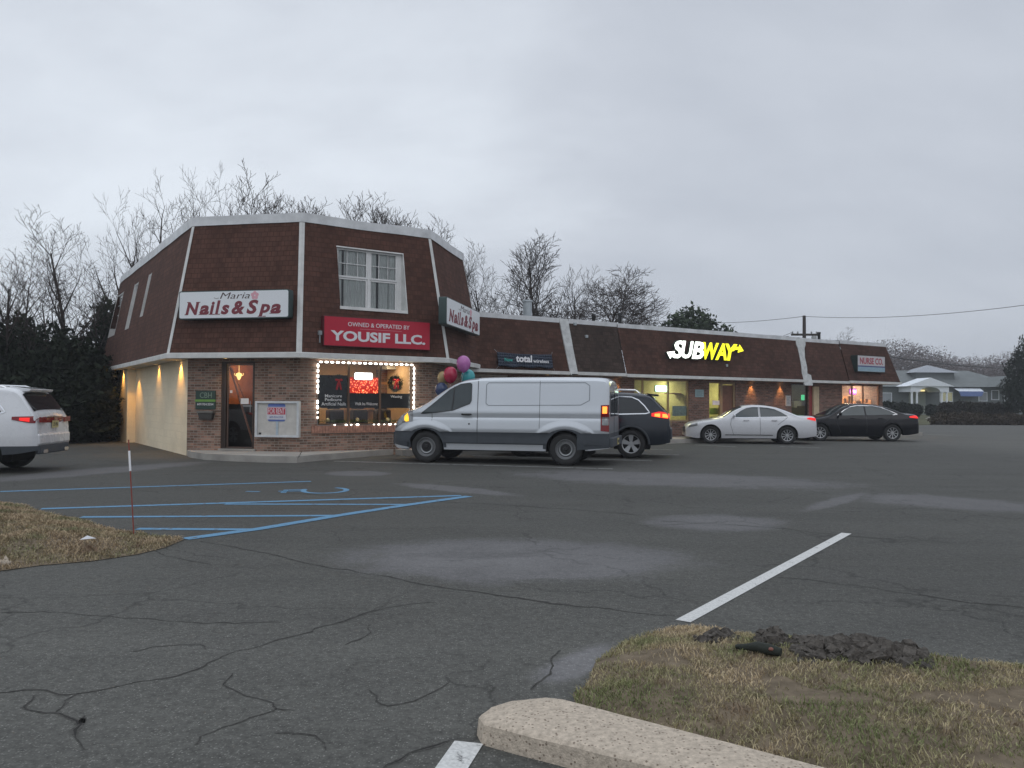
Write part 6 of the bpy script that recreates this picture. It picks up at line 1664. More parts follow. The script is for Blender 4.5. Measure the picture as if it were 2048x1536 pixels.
t = thing('cargo_van', 'long silver grey cargo van with dark lower cladding parked before the salon window', 'van', (vx - yl.x * 1.0, vy - yl.y * 1.0, 0), ground_heading(hdg)); t.scale = (1.0, 1.0, .982)
van.body(t, [m_van, m_clad], [(-1, 1), (.33, 0), (.475, 1), (.755, 0)]) if False else van.body(t, [m_clad, m_van], [(-1, 0), (.33, 1), (.475, 0), (.755, 1)])
chassis(van, t, 'steel', .245, .03); lip(van, t, m_clad, .075, .010)
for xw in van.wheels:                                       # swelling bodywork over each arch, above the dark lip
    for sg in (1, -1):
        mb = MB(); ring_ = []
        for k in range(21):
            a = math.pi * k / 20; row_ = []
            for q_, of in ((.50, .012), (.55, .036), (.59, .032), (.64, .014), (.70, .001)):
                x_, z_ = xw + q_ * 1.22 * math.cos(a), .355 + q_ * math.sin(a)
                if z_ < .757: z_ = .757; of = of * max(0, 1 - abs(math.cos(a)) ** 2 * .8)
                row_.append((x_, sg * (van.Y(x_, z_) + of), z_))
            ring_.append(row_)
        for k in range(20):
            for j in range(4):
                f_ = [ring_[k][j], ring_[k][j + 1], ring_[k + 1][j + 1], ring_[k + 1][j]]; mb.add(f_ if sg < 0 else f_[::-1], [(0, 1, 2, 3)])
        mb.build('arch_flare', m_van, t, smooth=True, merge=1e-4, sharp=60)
# front bumper and rear bumper cladding
for sg in (1, -1):
    mb = MB(); van.patch(mb, [(2.08, .36), (2.63, .44)], [(2.08, .745), (2.63, .70)], 12, 5, .006, sg); mb.build('front_bumper', m_clad, t, smooth=True)
    mb = MB(); van.patch(mb, [(-2.670, .43), (-1.950, .37)], [(-2.670, .755), (-1.950, .755)], 12, 5, .006, sg); mb.build('rear_bumper_corner', m_clad, t, smooth=True)
mb = MB(); mb.box(-2.760, -2.660, -.93, .93, .44, .66); mb.build('rear_bumper', m_clad, t, bevel=.025)
mb = MB(); mb.box(2.60, 2.665, -.60, .60, .40, .72); mb.build('front_bumper', m_clad, t, bevel=.02)
windows(van, t, [([(.56, 1.50), (.60, 1.43), (1.0, 1.27), (1.41, 1.215), (1.80, 1.185)], [(.56, 1.90), (.60, 1.925), (.83, 1.90), (1.09, 1.765), (1.43, 1.475), (1.80, 1.19)])], m_midglass)
for sg in (1, -1):
    mb = MB(); van.seam(mb, [(1.03, 1.27), (1.00, 1.5), (.98, 1.84)], .028, .010, sg); van.seam(mb, [(.56, 1.50), (.60, 1.43), (1.0, 1.27), (1.41, 1.215), (1.80, 1.185), (1.43, 1.475), (1.09, 1.765), (.83, 1.90), (.60, 1.925), (.56, 1.90), (.56, 1.50)], .018, .009, sg); mb.build('window_seal', m_trim_b, t)
    mb = MB()
    van.seam(mb, [(1.52, 1.40), (1.52, 1.20), (1.52, .86)], .012, .004, sg); van.seam(mb, [(.40, 2.02), (.40, 1.3), (.40, .50)], .014, .004, sg); van.seam(mb, [(1.0, 1.90), (.75, 1.99), (.41, 2.02)], .010, .004, sg)
    van.seam(mb, [(-1.08, 2.02), (-1.08, 1.0), (-1.08, .86)], .008, .004, sg)
    mb.build('door_gap', m_seam, t)
    mb = MB(); van.seam(mb, [(.20, 1.44), (.20, 1.88), (.15, 1.93), (-2.130, 1.93), (-2.230, 1.86), (-2.230, 1.52), (-2.030, 1.41), (.14, 1.39), (.20, 1.44)], .016, .004, sg)
    mb.build('pressed_panel_line', simple('soft_panel_line_' + str(sg + 1), (0.22, 0.24, 0.26), .5), t)
    mb = MB(); y = van.Y(.66, 1.20); mb.rbox(.54, .78, sg * (y + .002), sg * (y + .045), 1.155, 1.195, .018); mb.build('door_handle', m_trim_b, t)
    mb = MB(); y = van.Y(.62, .95); mb.sphere((.60, sg * y, .95), .022, 8, 6); mb.build('door_lock', m_trim_b, t)
    mb = MB(); van.patch(mb, [(2.02, 1.00), (2.28, .96), (2.54, .80)], [(2.02, 1.27), (2.28, 1.21), (2.54, 1.00)], 12, 6, .010, sg); hl_ = mb.build('headlight', m_lens, t, smooth=True); MATRIX[hl_.name] = Matrix()
    mb = MB(); van.patch(mb, [(2.12, 1.00), (2.20, .985), (2.245, 1.02)], [(2.12, 1.06), (2.165, 1.20), (2.245, 1.12)], 8, 6, .020, sg); mb.build('indicator', m_amber, hl_)
    mb = MB(); van.patch(mb, [(-2.675, .80), (-2.490, .82)], [(-2.675, 1.42), (-2.490, 1.41)], 6, 12, .014, sg); tl = mb.build('tail_light', m_tail, t, smooth=True); MATRIX[tl.name] = Matrix()
    mb = MB(); van.patch(mb, [(-2.630, 1.22), (-2.530, 1.22)], [(-2.630, 1.38), (-2.530, 1.38)], 4, 5, .022, sg); mb.build('lit_bulb', m_tail_hot if sg > 0 else m_tail_on, tl)
    mb = MB(); van.patch(mb, [(-2.665, .95), (-2.520, .95)], [(-2.665, 1.14), (-2.520, 1.14)], 4, 5, .020, sg); mb.build('reversing_lens', m_lens, tl)
mb = MB(); van.toppatch(mb, 1.02, 1.84, -.86, .86, .006); mb.build('windscreen', m_midglass, t, smooth=True)
mb = MB(); mb.box(-2.680, -2.668, -.70, -.06, 1.15, 1.72); mb.box(-2.680, -2.668, .06, .70, 1.15, 1.72); mb.build('rear_windows', m_dkglass, t)
mb = MB(); mb.box(-2.676, -2.668, -.006, .006, .70, 1.85); mb.build('door_gap', m_seam, t)
mb = MB(); mb.box(2.50, 2.60, -.42, .42, .76, .95); mb.build('grille', m_trim_b, t)
for sg in (1, -1):
    y = van.Y(1.55, 1.2); mb = MB(); mb.tube([(1.50, sg * (y - .03), 1.25), (1.50, sg * (y + .10), 1.30)], .03, 6); mb.rbox(1.45, 1.56, sg * (y + .08), sg * (y + .26), 1.22, 1.58, .03) if False else None
    if sg < 0: mb.box(1.44, 1.56, sg * (y + .26), sg * (y + .08), 1.22, 1.56)
    mb.build('wing_mirror', m_trim_b, t, bevel=.02) if sg < 0 else None
plate(t, -2.765, .55, 0, 'XKT 82B')

# ------------------------------------------------------------------ white sedan
def sedan(name, label, cat, mat, glassm, px_f, px_r, dist, hdg, spec, style, tail_lit=None, scale=1.0, glow=None, clad=None, reflect=None):
    c = Car(**spec)
    yl = Vector((math.sin(R(hdg - 90)), math.cos(R(hdg - 90))))
    t = thing(name, label, cat, (dist[0] - yl.x * c.hw, dist[1] - yl.y * c.hw, 0), ground_heading(hdg), scale=scale)
    c.body(t, [mat, clad or mat, m_under], [(-1, 1), (.34 if clad else -.5, 0)])
    chassis(c, t, style, .215, .03)
    return c, t
white_p = paint('white_car_paint', (0.66, 0.67, 0.70), 0, .28, 1.0, .35)
spec_w = dict(hw=.915, wheels=(1.365, -1.365), rw=.325, ra=.385, archk=1.0, rtop=.13, pw=3.0, sharp=38,
    top=[(-2.44, .70), (-2.42, .95), (-2.38, 1.02), (-2.2, 1.045), (-1.82, 1.065), (-1.4, 1.235), (-1.08, 1.345), (-.6, 1.425), (-.2, 1.44), (.15, 1.40), (.5, 1.255), (.92, 1.00), (1.2, .93), (1.7, .86), (2.0, .79), (2.16, .70), (2.24, .60)],
    bottom=[(-2.44, .30), (-2.0, .24), (-1.0, .21), (1.0, .20), (1.9, .20), (2.24, .26)],
    plan=[(-2.44, .78), (-2.34, .86), (-2.1, .93), (-1.6, .985), (-.5, 1.0), (1.0, 1.0), (1.6, .975), (1.9, .92), (2.1, .82), (2.24, .66)],
    sec=[(.2, .93), (.30, .96), (.36, .985), (.55, 1.0), (.75, .995), (.86, .975), (.93, .945), (1.0, .90), (1.25, .755), (1.45, .64)],
    rows=[.26, .30, .36, .45, .55, .65, .75, .82, .86, .90, .96, 1.05, 1.15])
def gmid(pf, pr, z=0):                                     # point on the near-side wheel line between two tyre contacts
    a, b = G(*pf), G(*pr); m = (a + b) / 2; return (m.x, m.y)
c, t = sedan('parked_sedan', 'white four door sedan parked in front of the sandwich shop door', 'car', white_p, None, 0, 0, gmid((1424, 887.5), (1573, 888.5)), 276, spec_w, 'ten', scale=.985)
def sedan_bits(c, t, wins, tail, head, glass, bodym, winds, rearw, doors, handle_z, chrome=True, lit=None, sill=True):
    windows(c, t, wins, glass)
    for lo, hi in ([wins_all] if False else []): pass
    for sg in (1, -1):
        mb = MB()
        for d in doors: c.seam(mb, d, .010, .004, sg)
        mb.build('door_gap', m_seam, t)
        for hx in (c.handles): 
            mb = MB(); y = c.Y(hx, handle_z); mb.rbox(hx - .10, hx + .10, sg * (y - .01), sg * (y + .03), handle_z - .018, handle_z + .018, .012); mb.build('door_handle', m_chrome if chrome else bodym, t)
        mb = MB(); c.patch(mb, tail[0], tail[1], 10, 6, .012, sg); tl = mb.build('tail_light', m_tail_on if lit else m_tail, t, smooth=True); MATRIX[tl.name] = Matrix()
        mb = MB(); c.patch(mb, head[0], head[1], 10, 5, .010, sg); mb.build('headlight', m_lens, t, smooth=True)
    mb = MB(); c.toppatch(mb, winds[0], winds[1], -.90, .90, .005); mb.build('windscreen', glass, t, smooth=True)
    mb = MB(); c.toppatch(mb, rearw[0], rearw[1], -.86, .86, .005); mb.build('rear_window', glass, t, smooth=True)
c.handles = (.10, -.90)
wins_w = [([(-.36, .985), (.60, .965)], [(-.36, 1.345), (-.15, 1.345), (.05, 1.31), (.25, 1.215), (.60, .98)]),
          ([(-1.40, 1.005), (-.42, .985)], [(-1.40, 1.02), (-1.18, 1.16), (-.95, 1.27), (-.70, 1.325), (-.42, 1.345)])]
sedan_bits(c, t, wins_w, ([(-2.43, .84), (-2.08, .92)], [(-2.43, .95), (-2.20, .985), (-2.08, .96)]), ([(1.84, .66), (2.16, .58)], [(1.84, .76), (2.16, .655)]), m_midglass, white_p, (.22, .90), (-1.78, -1.12),
           [[(.62, .96), (.66, .7), (.55, .34)], [(-.39, 1.36), (-.40, .9), (-.40, .34)], [(-1.42, 1.0), (-1.15, .80), (-1.02, .70)]], .86, True, True)
for sg in (1, -1):
    mb = MB(); c.seam(mb, [(.62, .955), (-.4, .975), (-1.42, .995)], .018, .010, sg); mb.build('chrome_strip', m_chrome, t)
    mb = MB(); c.seam(mb, [(.85, .325), (-.85, .325)], .03, .008, sg); mb.build('sill_strip', m_chrome, t)
mirror(c, t, .56, 1.0, white_p)
plate(t, -2.445, .78, 1, 'NVR 41C')
mb = MB(); mb.box(2.15, 2.245, -.42, .42, .40, .60); mb.build('grille', m_trim_b, t)
mb = MB(); mb.box(-2.47, -2.40, -.62, .62, .34, .50); mb.build('rear_bumper', white_p, t, bevel=.03)

# ------------------------------------------------------------------ black sedan
black_p = paint('black_car_paint', (0.005, 0.0055, 0.009), 0, .16, 0.0, .03); black_p.node_tree.nodes['Principled BSDF'].inputs['Specular IOR Level'].default_value = .35
spec_k = dict(spec_w); spec_k.update(rw=.33,
    top=[(-2.42, .68), (-2.40, .93), (-2.36, 1.03), (-2.2, 1.065), (-1.95, 1.08), (-1.5, 1.24), (-1.1, 1.365), (-.6, 1.445), (-.15, 1.455), (.2, 1.41), (.6, 1.25), (1.05, 1.01), (1.3, .95), (1.8, .86), (2.08, .76), (2.2, .66), (2.27, .56)],
    plan=[(-2.42, .78), (-2.34, .86), (-2.1, .93), (-1.6, .985), (-.5, 1.0), (1.0, 1.0), (1.6, .975), (1.9, .92), (2.1, .82), (2.27, .66)],
    bottom=[(-2.42, .32), (-2.0, .25), (-1.0, .21), (1.0, .20), (1.9, .20), (2.27, .26)])
c, t = sedan('parked_sedan', 'black sedan with silver wheels parked behind the white sedan at the far end', 'car', black_p, None, 0, 0, gmid((1644, 882.5), (1783, 883)), 272, spec_k, 'many', scale=1.02)
c.handles = (.15, -.90)
wins_k = [([(-.34, 1.00), (.72, .985)], [(-.34, 1.355), (-.1, 1.355), (.15, 1.31), (.38, 1.20), (.72, 1.0)]),
          ([(-1.52, 1.03), (-.40, 1.005)], [(-1.52, 1.05), (-1.30, 1.17), (-1.0, 1.29), (-.70, 1.345), (-.40, 1.358)])]
sedan_bits(c, t, wins_k, ([(-2.42, .88), (-2.02, .92)], [(-2.42, .99), (-2.2, 1.0), (-2.02, .965)]), ([(1.84, .66), (2.2, .56)], [(1.84, .77), (2.2, .645)]), m_midglass, black_p, (.30, 1.02), (-1.88, -1.16),
           [[(.72, .96), (.74, .7), (.6, .34)], [(-.37, 1.36), (-.38, .9), (-.38, .34)], [(-1.42, 1.0), (-1.15, .80), (-1.02, .70)]], .88, False, True)
for sg in (1, -1):
    mb = MB(); c.seam(mb, [(.70, 1.0), (.38, 1.215), (.15, 1.325), (-.1, 1.37), (-.70, 1.362), (-1.0, 1.305), (-1.3, 1.185), (-1.58, 1.045), (-1.40, 1.022)], .016, .010, sg); mb.build('chrome_strip', m_chrome, t)
mirror(c, t, .66, 1.02, black_p); plate(t, -2.425, .80, 2, 'HJG 55D')
mb = MB(); mb.box(-2.46, -2.38, -.62, .62, .34, .52); mb.build('rear_bumper', black_p, t, bevel=.03)

# ------------------------------------------------------------------ dark sport utility behind the van
suv_p = paint('dark_blue_grey_suv_paint', (0.010, 0.015, 0.024), 0, .2, 0.15, .06)
spec_j = dict(hw=.965, wheels=(1.457, -1.457), rw=.375, ra=.455, archk=1.0, rtop=.13, pw=3.2, sharp=34,
    top=[(-2.46, .80), (-2.44, 1.00), (-2.40, 1.17), (-2.30, 1.30), (-2.14, 1.47), (-2.02, 1.60), (-1.92, 1.665), (-1.6, 1.71), (-.8, 1.745), (0, 1.75), (.35, 1.70), (.7, 1.52), (1.05, 1.24), (1.25, 1.17), (1.8, 1.10), (2.15, 1.0), (2.27, .85), (2.32, .7)],
    bottom=[(-2.46, .42), (-2.2, .36), (-1.0, .30), (1.0, .30), (2.0, .30), (2.32, .38)],
    plan=[(-2.46, .82), (-2.38, .90), (-2.2, .955), (-1.8, .985), (-1.0, 1.0), (1.2, 1.0), (1.9, .96), (2.2, .84), (2.32, .74)],
    sec=[(.3, .96), (.44, .985), (.62, 1.0), (.9, .995), (1.08, .97), (1.20, .93), (1.6, .80), (1.75, .74)],
    rows=[.36, .44, .52, .62, .75, .9, 1.0, 1.08, 1.14, 1.2, 1.3, 1.4, 1.5])
c, t = sedan('parked_suv', 'dark blue grey sport utility car with glowing tail lights, half hidden behind the van', 'car', suv_p, None, 0, 0, (0, 0), 281, spec_j, 'five', clad=m_clad)
hdj = 281; rc = G(1262, 917); fw = Vector((math.sin(R(hdj)), math.cos(R(hdj)))); yl = Vector((math.sin(R(hdj - 90)), math.cos(R(hdj - 90))))
pos = Vector((rc.x, rc.y)) + fw * 1.457 - yl * .93; t.location = (pos.x, pos.y, 0)
windows(c, t, [([(-1.86, 1.19), (-.72, 1.155)], [(-1.86, 1.20), (-1.80, 1.33), (-1.62, 1.49), (-1.45, 1.56), (-.72, 1.60)]), ([(-.66, 1.155), (.28, 1.13)], [(-.66, 1.60), (.1, 1.60), (.28, 1.55)]), ([(.33, 1.13), (.98, 1.12)], [(.33, 1.53), (.6, 1.42), (.98, 1.15)])], m_dkglass)
lip(c, t, m_clad, .05, .010)
for sg in (1, -1):
    mb = MB(); c.seam(mb, [(.98, 1.11), (-1.0, 1.145), (-1.84, 1.17), (-1.93, 1.20), (-1.80, 1.37), (-1.64, 1.525), (-1.46, 1.60), (-.7, 1.635), (.1, 1.635)], .026, .012, sg); mb.build('chrome_strip', m_chrome, t)
    y = c.Y(-.8, 1.66) ; mb = MB(); mb.tube([(-1.65, sg * .60, 1.70), (-1.55, sg * .62, 1.79), (-.6, sg * .64, 1.815), (.2, sg * .64, 1.80), (.3, sg * .62, 1.73)], .016, 6); mb.build('roof_rail', m_chrome, t, smooth=True)
    mb = MB(); c.patch(mb, [(-2.45, 1.03), (-1.98, 1.10)], [(-2.45, 1.15), (-2.36, 1.20), (-2.18, 1.225), (-1.98, 1.18)], 10, 6, .016, sg); tl = mb.build('tail_light', m_tail_on, t, smooth=True); MATRIX[tl.name] = Matrix()
    mb = MB(); c.patch(mb, [(-2.40, 1.06), (-2.26, 1.075)], [(-2.40, 1.155), (-2.26, 1.165)], 4, 4, .026, sg); c.patch(mb, [(-2.20, 1.08), (-2.06, 1.10)], [(-2.20, 1.175), (-2.06, 1.165)], 4, 4, .026, sg); mb.build('lit_bulb', m_tail_hot, tl)
    mb = MB(); y = c.Y(-.75, 1.02); mb.rbox(-1.02, -.80, sg * (y - .01), sg * (y + .03), 1.02, 1.05, .012); mb.build('door_handle', m_chrome, t)
    mb = MB(); c.seam(mb, [(-.69, 1.6), (-.69, 1.1), (-.69, .42)], .010, .004, sg); c.seam(mb, [(.30, 1.5), (.31, 1.1), (.33, .42)], .010, .004, sg); mb.build('door_gap', m_seam, t)
mb = MB(); c.toppatch(mb, -2.30, -2.04, -.86, .86, .006); mb.build('rear_window', m_dkglass, t, smooth=True)
mb = MB(); c.toppatch(mb, .42, 1.06, -.88, .88, .006); mb.build('windscreen', m_dkglass, t, smooth=True)
mb = MB(); mb.add([(-1.85, -.62, 1.70), (-1.85, .62, 1.70), (-2.16, .60, 1.665), (-2.16, -.60, 1.665), (-1.85, -.62, 1.66), (-1.85, .62, 1.66), (-2.14, .60, 1.625), (-2.14, -.60, 1.625)], [(0, 1, 2, 3), (7, 6, 5, 4), (0, 4, 5, 1), (1, 5, 6, 2), (2, 6, 7, 3), (3, 7, 4, 0)]); mb.build('roof_spoiler', m_trim_b, t, bevel=.01)
mb = MB(); mb.box(-2.51, -2.44, -.80, .80, .50, .78); mb.build('rear_bumper', m_clad, t, bevel=.04); plate(t, -2.475, .92, 3, 'T74 LMN'); mirror(c, t, .80, 1.16, suv_p, 1.1)

# ------------------------------------------------------------------ white sport utility at the left edge
suv_w = paint('white_suv_paint', (0.68, 0.69, 0.71), 0, .26, 1.0, .25)
spec_g = dict(hw=.99, wheels=(1.565, -1.565), rw=.385, ra=.465, archk=1.0, rtop=.14, pw=3.2, sharp=34,
    top=[(-2.64, .80), (-2.63, 1.00), (-2.60, 1.16), (-2.54, 1.28), (-2.42, 1.46), (-2.30, 1.63), (-2.20, 1.72), (-2.0, 1.765), (-1.2, 1.80), (0, 1.82), (.4, 1.77), (.8, 1.58), (1.2, 1.26), (1.4, 1.18), (2.0, 1.11), (2.35, 1.0), (2.46, .85), (2.50, .7)],
    bottom=[(-2.64, .46), (-2.3, .40), (-1.0, .30), (1.0, .30), (2.2, .30), (2.50, .38)],
    plan=[(-2.64, .84), (-2.56, .91), (-2.4, .96), (-2.0, .99), (-1.0, 1.0), (1.2, 1.0), (2.0, .96), (2.35, .84), (2.50, .74)],
    sec=[(.3, .965), (.46, .985), (.62, 1.0), (.9, .995), (1.1, .975), (1.22, .94), (1.6, .82), (1.80, .74)],
    rows=[.36, .46, .52, .56, .62, .75, .9, 1.0, 1.1, 1.16, 1.22, 1.3, 1.4, 1.5])
c = Car(**spec_g); hdg = 261.0
fw = Vector((math.sin(R(hdg)), math.cos(R(hdg)))); yl = Vector((math.sin(R(hdg - 90)), math.cos(R(hdg - 90))))
crn = AT(79, 860, 15.8); pos = Vector((crn.x, crn.y)) + fw * 2.62 - yl * .90
t = thing('parked_suv', 'white sport utility car cropped by the left edge, rear and tail lights showing', 'car', (pos.x, pos.y, 0), ground_heading(hdg), scale=.965)
c.body(t, [m_clad, suv_w], [(-1, 0), (.555, 1)]); chassis(c, t, 'five', .26, .03)
windows(c, t, [([(-1.98, 1.235), (-.80, 1.21)], [(-1.98, 1.26), (-1.85, 1.42), (-1.70, 1.55), (-1.5, 1.60), (-.80, 1.63)]), ([(-.74, 1.21), (.35, 1.19)], [(-.74, 1.63), (.1, 1.62), (.35, 1.57)]), ([(.42, 1.19), (1.1, 1.18)], [(.42, 1.55), (.7, 1.44), (1.1, 1.20)])], m_dkglass)
for sg in (1, -1):
    mb = MB(); c.seam(mb, [(1.1, 1.17), (-1.0, 1.20), (-1.98, 1.22), (-2.06, 1.25), (-1.90, 1.45), (-1.72, 1.60), (-1.5, 1.645), (.1, 1.67)], .024, .012, sg); mb.build('chrome_strip', m_chrome, t)
    mb = MB(); mb.tube([(-1.95, sg * .62, 1.74), (-1.80, sg * .65, 1.79), (-.6, sg * .67, 1.825), (.2, sg * .67, 1.82), (.35, sg * .63, 1.77)], .018, 6); mb.build('roof_rail', m_chrome, t, smooth=True)
    mb = MB(); c.patch(mb, [(-2.642, 1.02), (-2.54, 1.02), (-2.20, 1.09)], [(-2.642, 1.155), (-2.54, 1.16), (-2.20, 1.15)], 12, 6, .014, sg); tl = mb.build('tail_light', m_tail, t, smooth=True); MATRIX[tl.name] = Matrix()
    mb = MB(); c.patch(mb, [(-2.52, 1.045), (-2.34, 1.075)], [(-2.52, 1.13), (-2.34, 1.13)], 5, 4, .020, sg); mb.build('lit_bulb', m_tail_on, tl)
    mb = MB(); mb.prism([(0, 0), (.34 if sg > 0 else -.34, .01), (.34 if sg > 0 else -.34, .12), (0, .10)][::1 if sg > 0 else -1], 0, .02)
    for k, v_ in enumerate(mb.v): mb.v[k] = (-2.655 - v_[1], sg * .46 + v_[0], 1.02 + v_[2])
    mb.build('tail_light', m_tail, t)
    mb = MB(); mb.rbox(sg * .55 - .11, sg * .55 + .11, 0, .08, 0, .07, .03)
    for k, v_ in enumerate(mb.v): mb.v[k] = (-2.70 + v_[1], v_[0], .40 + v_[2])
    mb.build('exhaust_tip', m_chrome, t)
mb = MB(); c.toppatch(mb, -2.535, -2.29, -.87, .87, .008); mb.build('rear_window', m_dkglass, t, smooth=True)
mb = MB(); c.toppatch(mb, .50, 1.2, -.88, .88, .006); mb.build('windscreen', m_dkglass, t, smooth=True)
mb = MB(); mb.add([(-2.00, -.60, 1.768), (-2.00, .60, 1.768), (-2.40, .58, 1.715), (-2.40, -.58, 1.715), (-2.00, -.60, 1.66), (-2.00, .60, 1.66), (-2.37, .58, 1.66), (-2.37, -.58, 1.66)], [(0, 1, 2, 3), (7, 6, 5, 4), (0, 4, 5, 1), (1, 5, 6, 2), (2, 6, 7, 3), (3, 7, 4, 0)]); mb.build('roof_spoiler', suv_w, t, bevel=.012)
mb = MB(); mb.box(-2.675, -2.60, -.82, .82, .57, .80); mb.build('rear_bumper', suv_w, t, bevel=.05)
mb = MB(); mb.box(-2.67, -2.58, -.78, .78, .38, .565); mb.build('bumper_insert', m_clad, t, bevel=.03)
mb = MB(); mb.box(-2.655, -2.63, -.40, .40, 1.135, 1.15); mb.build('chrome_strip', m_chrome, t)
plate(t, -2.66, .98, 4, 'Z31 PKR'); mirror(c, t, .95, 1.22, suv_w, 1.1)
mb = MB(); mb.tube([(-2.50, .05, 1.28), (-2.42, -.12, 1.45)], .010, 5); mb.build('rear_wiper', m_trim_b, t)
# ================================================================== trees, hedges and the far side of the road
m_bark = simple('grey_brown_bark', (0.065, 0.054, 0.048), 0.9, var=.3, scale=3, spec=.1)
m_twig = simple('twig_bark', (0.075, 0.063, 0.058), 0.9, var=.3, spec=.1)
m_bark_d = simple('dark_bark', (0.055, 0.045, 0.04), 0.9, var=.3, spec=.1)
def tube_n(V, F, pts, rad, n):
    b = len(V); m = len(pts)
    for i, p in enumerate(pts):
        d = (pts[min(i + 1, m - 1)] - pts[max(i - 1, 0)]).normalized(); a = d.cross(Vector((.3, .2, .93)))
        if a.length < .05: a = d.cross(Vector((1, 0, 0)))
        a.normalize(); c_ = d.cross(a)
        for k in range(n):
            t = 2 * math.pi * k / n; q = p + (a * math.cos(t) + c_ * math.sin(t)) * rad[i]; V.append((q.x, q.y, q.z))
    for i in range(m - 1):
        for k in range(n): F.append((b + i * n + k, b + i * n + (k + 1) % n, b + (i + 1) * n + (k + 1) % n, b + (i + 1) * n + k))
def bare_tree_mesh(seed, H, spread=.5, r0=.2, up=.25, kids=(9, 7, 5, 4), fork=None, lean=(0, 0), rmin=.0095, crook=.085, low=.3, trunks=1):
    """leafless tree: tapered trunk, limbs and twigs; returns two meshes"""
    r = random.Random(seed); TV, TF, BV, BF = [], [], [], []
    def grow(p, d, L, rad, lvl):
        n = (9, 6, 4, 3, 2)[min(lvl, 4)]; pts = [p.copy()]; rads = [rad]; dd = d.normalized(); q = p.copy()
        for i in range(n):
            j = crook * (.6 if lvl == 0 else 1.0)
            dd = (dd + Vector((r.gauss(0, j), r.gauss(0, j), r.gauss(0, j * .6))) + Vector((0, 0, up * (.1 if lvl == 0 else .28)))).normalized()
            q = q + dd * L / n; pts.append(q.copy()); rads.append(max(rmin * .8, rad * (1 - (i + 1) / n * (.88 if lvl else .80))))
        V, F = (TV, TF) if lvl == 0 else (BV, BF)
        tube_n(V, F, pts, rads, (9, 6, 4, 3, 3)[min(lvl, 4)])
        if lvl >= len(kids): return
        for k in range(kids[lvl]):
            f = (low if lvl == 0 else .22) + (1 - (low if lvl == 0 else .22)) * (k + r.random() * .8) / kids[lvl]; f = min(f, .98)
            i = min(int(f * n), n - 1); pp = pts[i].lerp(pts[i + 1], f * n - i); pr = rads[i] + (rads[i + 1] - rads[i]) * (f * n - i)
            par = (pts[i + 1] - pts[i]).normalized(); az = k * 2.4 + r.uniform(-.6, .6)
            a = par.cross(Vector((.2, .1, 1))); a = a.normalized() if a.length > .05 else Vector((1, 0, 0)); b = par.cross(a)
            ang = R(r.uniform(24, 50)) * (1.0 if lvl else (.55 + spread))
            nd_ = par * math.cos(ang) + (a * math.cos(az) + b * math.sin(az)) * math.sin(ang)
            ll = (H * (.20 + spread * .42) * (1.15 - f * .62) if lvl == 0 else L * r.uniform(.42, .72) * (1.1 - f * .4))
            grow(pp, nd_, ll, max(rmin, pr * (r.uniform(.5, .75) if lvl == 0 else r.uniform(.42, .62))), lvl + 1)
    for k in range(trunks):
        a = 2.4 * k; off = Vector((math.cos(a), math.sin(a), 0)) * (.35 * k if trunks > 1 else 0); dv = Vector((lean[0], lean[1], 1)) + (Vector((math.cos(a), math.sin(a), 0)) * .30 if trunks > 1 else Vector())
        grow(off + Vector((0, 0, -.15)), dv, H * (.86 if k == 0 else r.uniform(.6, .8)), r0 * (1 if k == 0 else .7), 0)
    cx_ = float(np.median([v_[0] for v_ in BV if v_[2] > 0])); cy_ = float(np.median([v_[1] for v_ in BV]))
    TV = [(a - cx_ * c / H, b - cy_ * c / H, c) for a, b, c in TV]; BV = [(a - cx_ * c / H, b - cy_ * c / H, c) for a, b, c in BV]
    top_ = max(v_[2] for v_ in BV); sc_ = H / top_                        # exact height
    TV = [(a * sc_, b * sc_, c * sc_) for a, b, c in TV]; BV = [(a * sc_, b * sc_, c * sc_) for a, b, c in BV]
    out = []
    for nm, V, F in (('trunk', TV, TF), ('crown', BV, BF)):
        me = bpy.data.meshes.new(nm); me.from_pydata(V, [], F); me.polygons.foreach_set('use_smooth', [True] * len(F)); me.update(); out.append(me)
    return out
PROTO = {}
def proto(key, bark=None, twig=None, **k):
    a, b = bare_tree_mesh(**k); a.materials.append(bark or m_bark); b.materials.append(twig or m_twig); PROTO[key] = (a, b, k['H'])
proto('broad', seed=11, H=13.0, spread=.70, r0=.36, up=.42, kids=(8, 5, 4, 3), low=.28)
proto('broad2', seed=23, H=13.0, spread=.66, r0=.34, up=.5, kids=(8, 5, 4, 3), low=.25)
proto('upright', seed=5, H=12.0, spread=.28, r0=.17, up=.5, kids=(12, 6, 4, 2), low=.18)
proto('upright2', seed=41, H=12.0, spread=.34, r0=.18, up=.45, kids=(12, 6, 4, 3), low=.2)
proto('clump', seed=77, H=12.0, spread=.30, r0=.13, up=.9, kids=(8, 6, 4, 3), low=.25, trunks=4)
proto('conical', seed=8, H=9.0, spread=.22, r0=.14, up=.35, kids=(24, 8, 4, 2), low=.15)
proto('crooked', seed=19, H=7.0, spread=.95, r0=.24, up=.05, kids=(9, 8, 7, 6), low=.30, crook=.20, lean=(-.25, 0), bark=m_bark_d, twig=m_bark_d)
proto('thin', seed=31, H=10.0, spread=.45, r0=.13, up=.3, kids=(9, 5, 4, 2), low=.3)
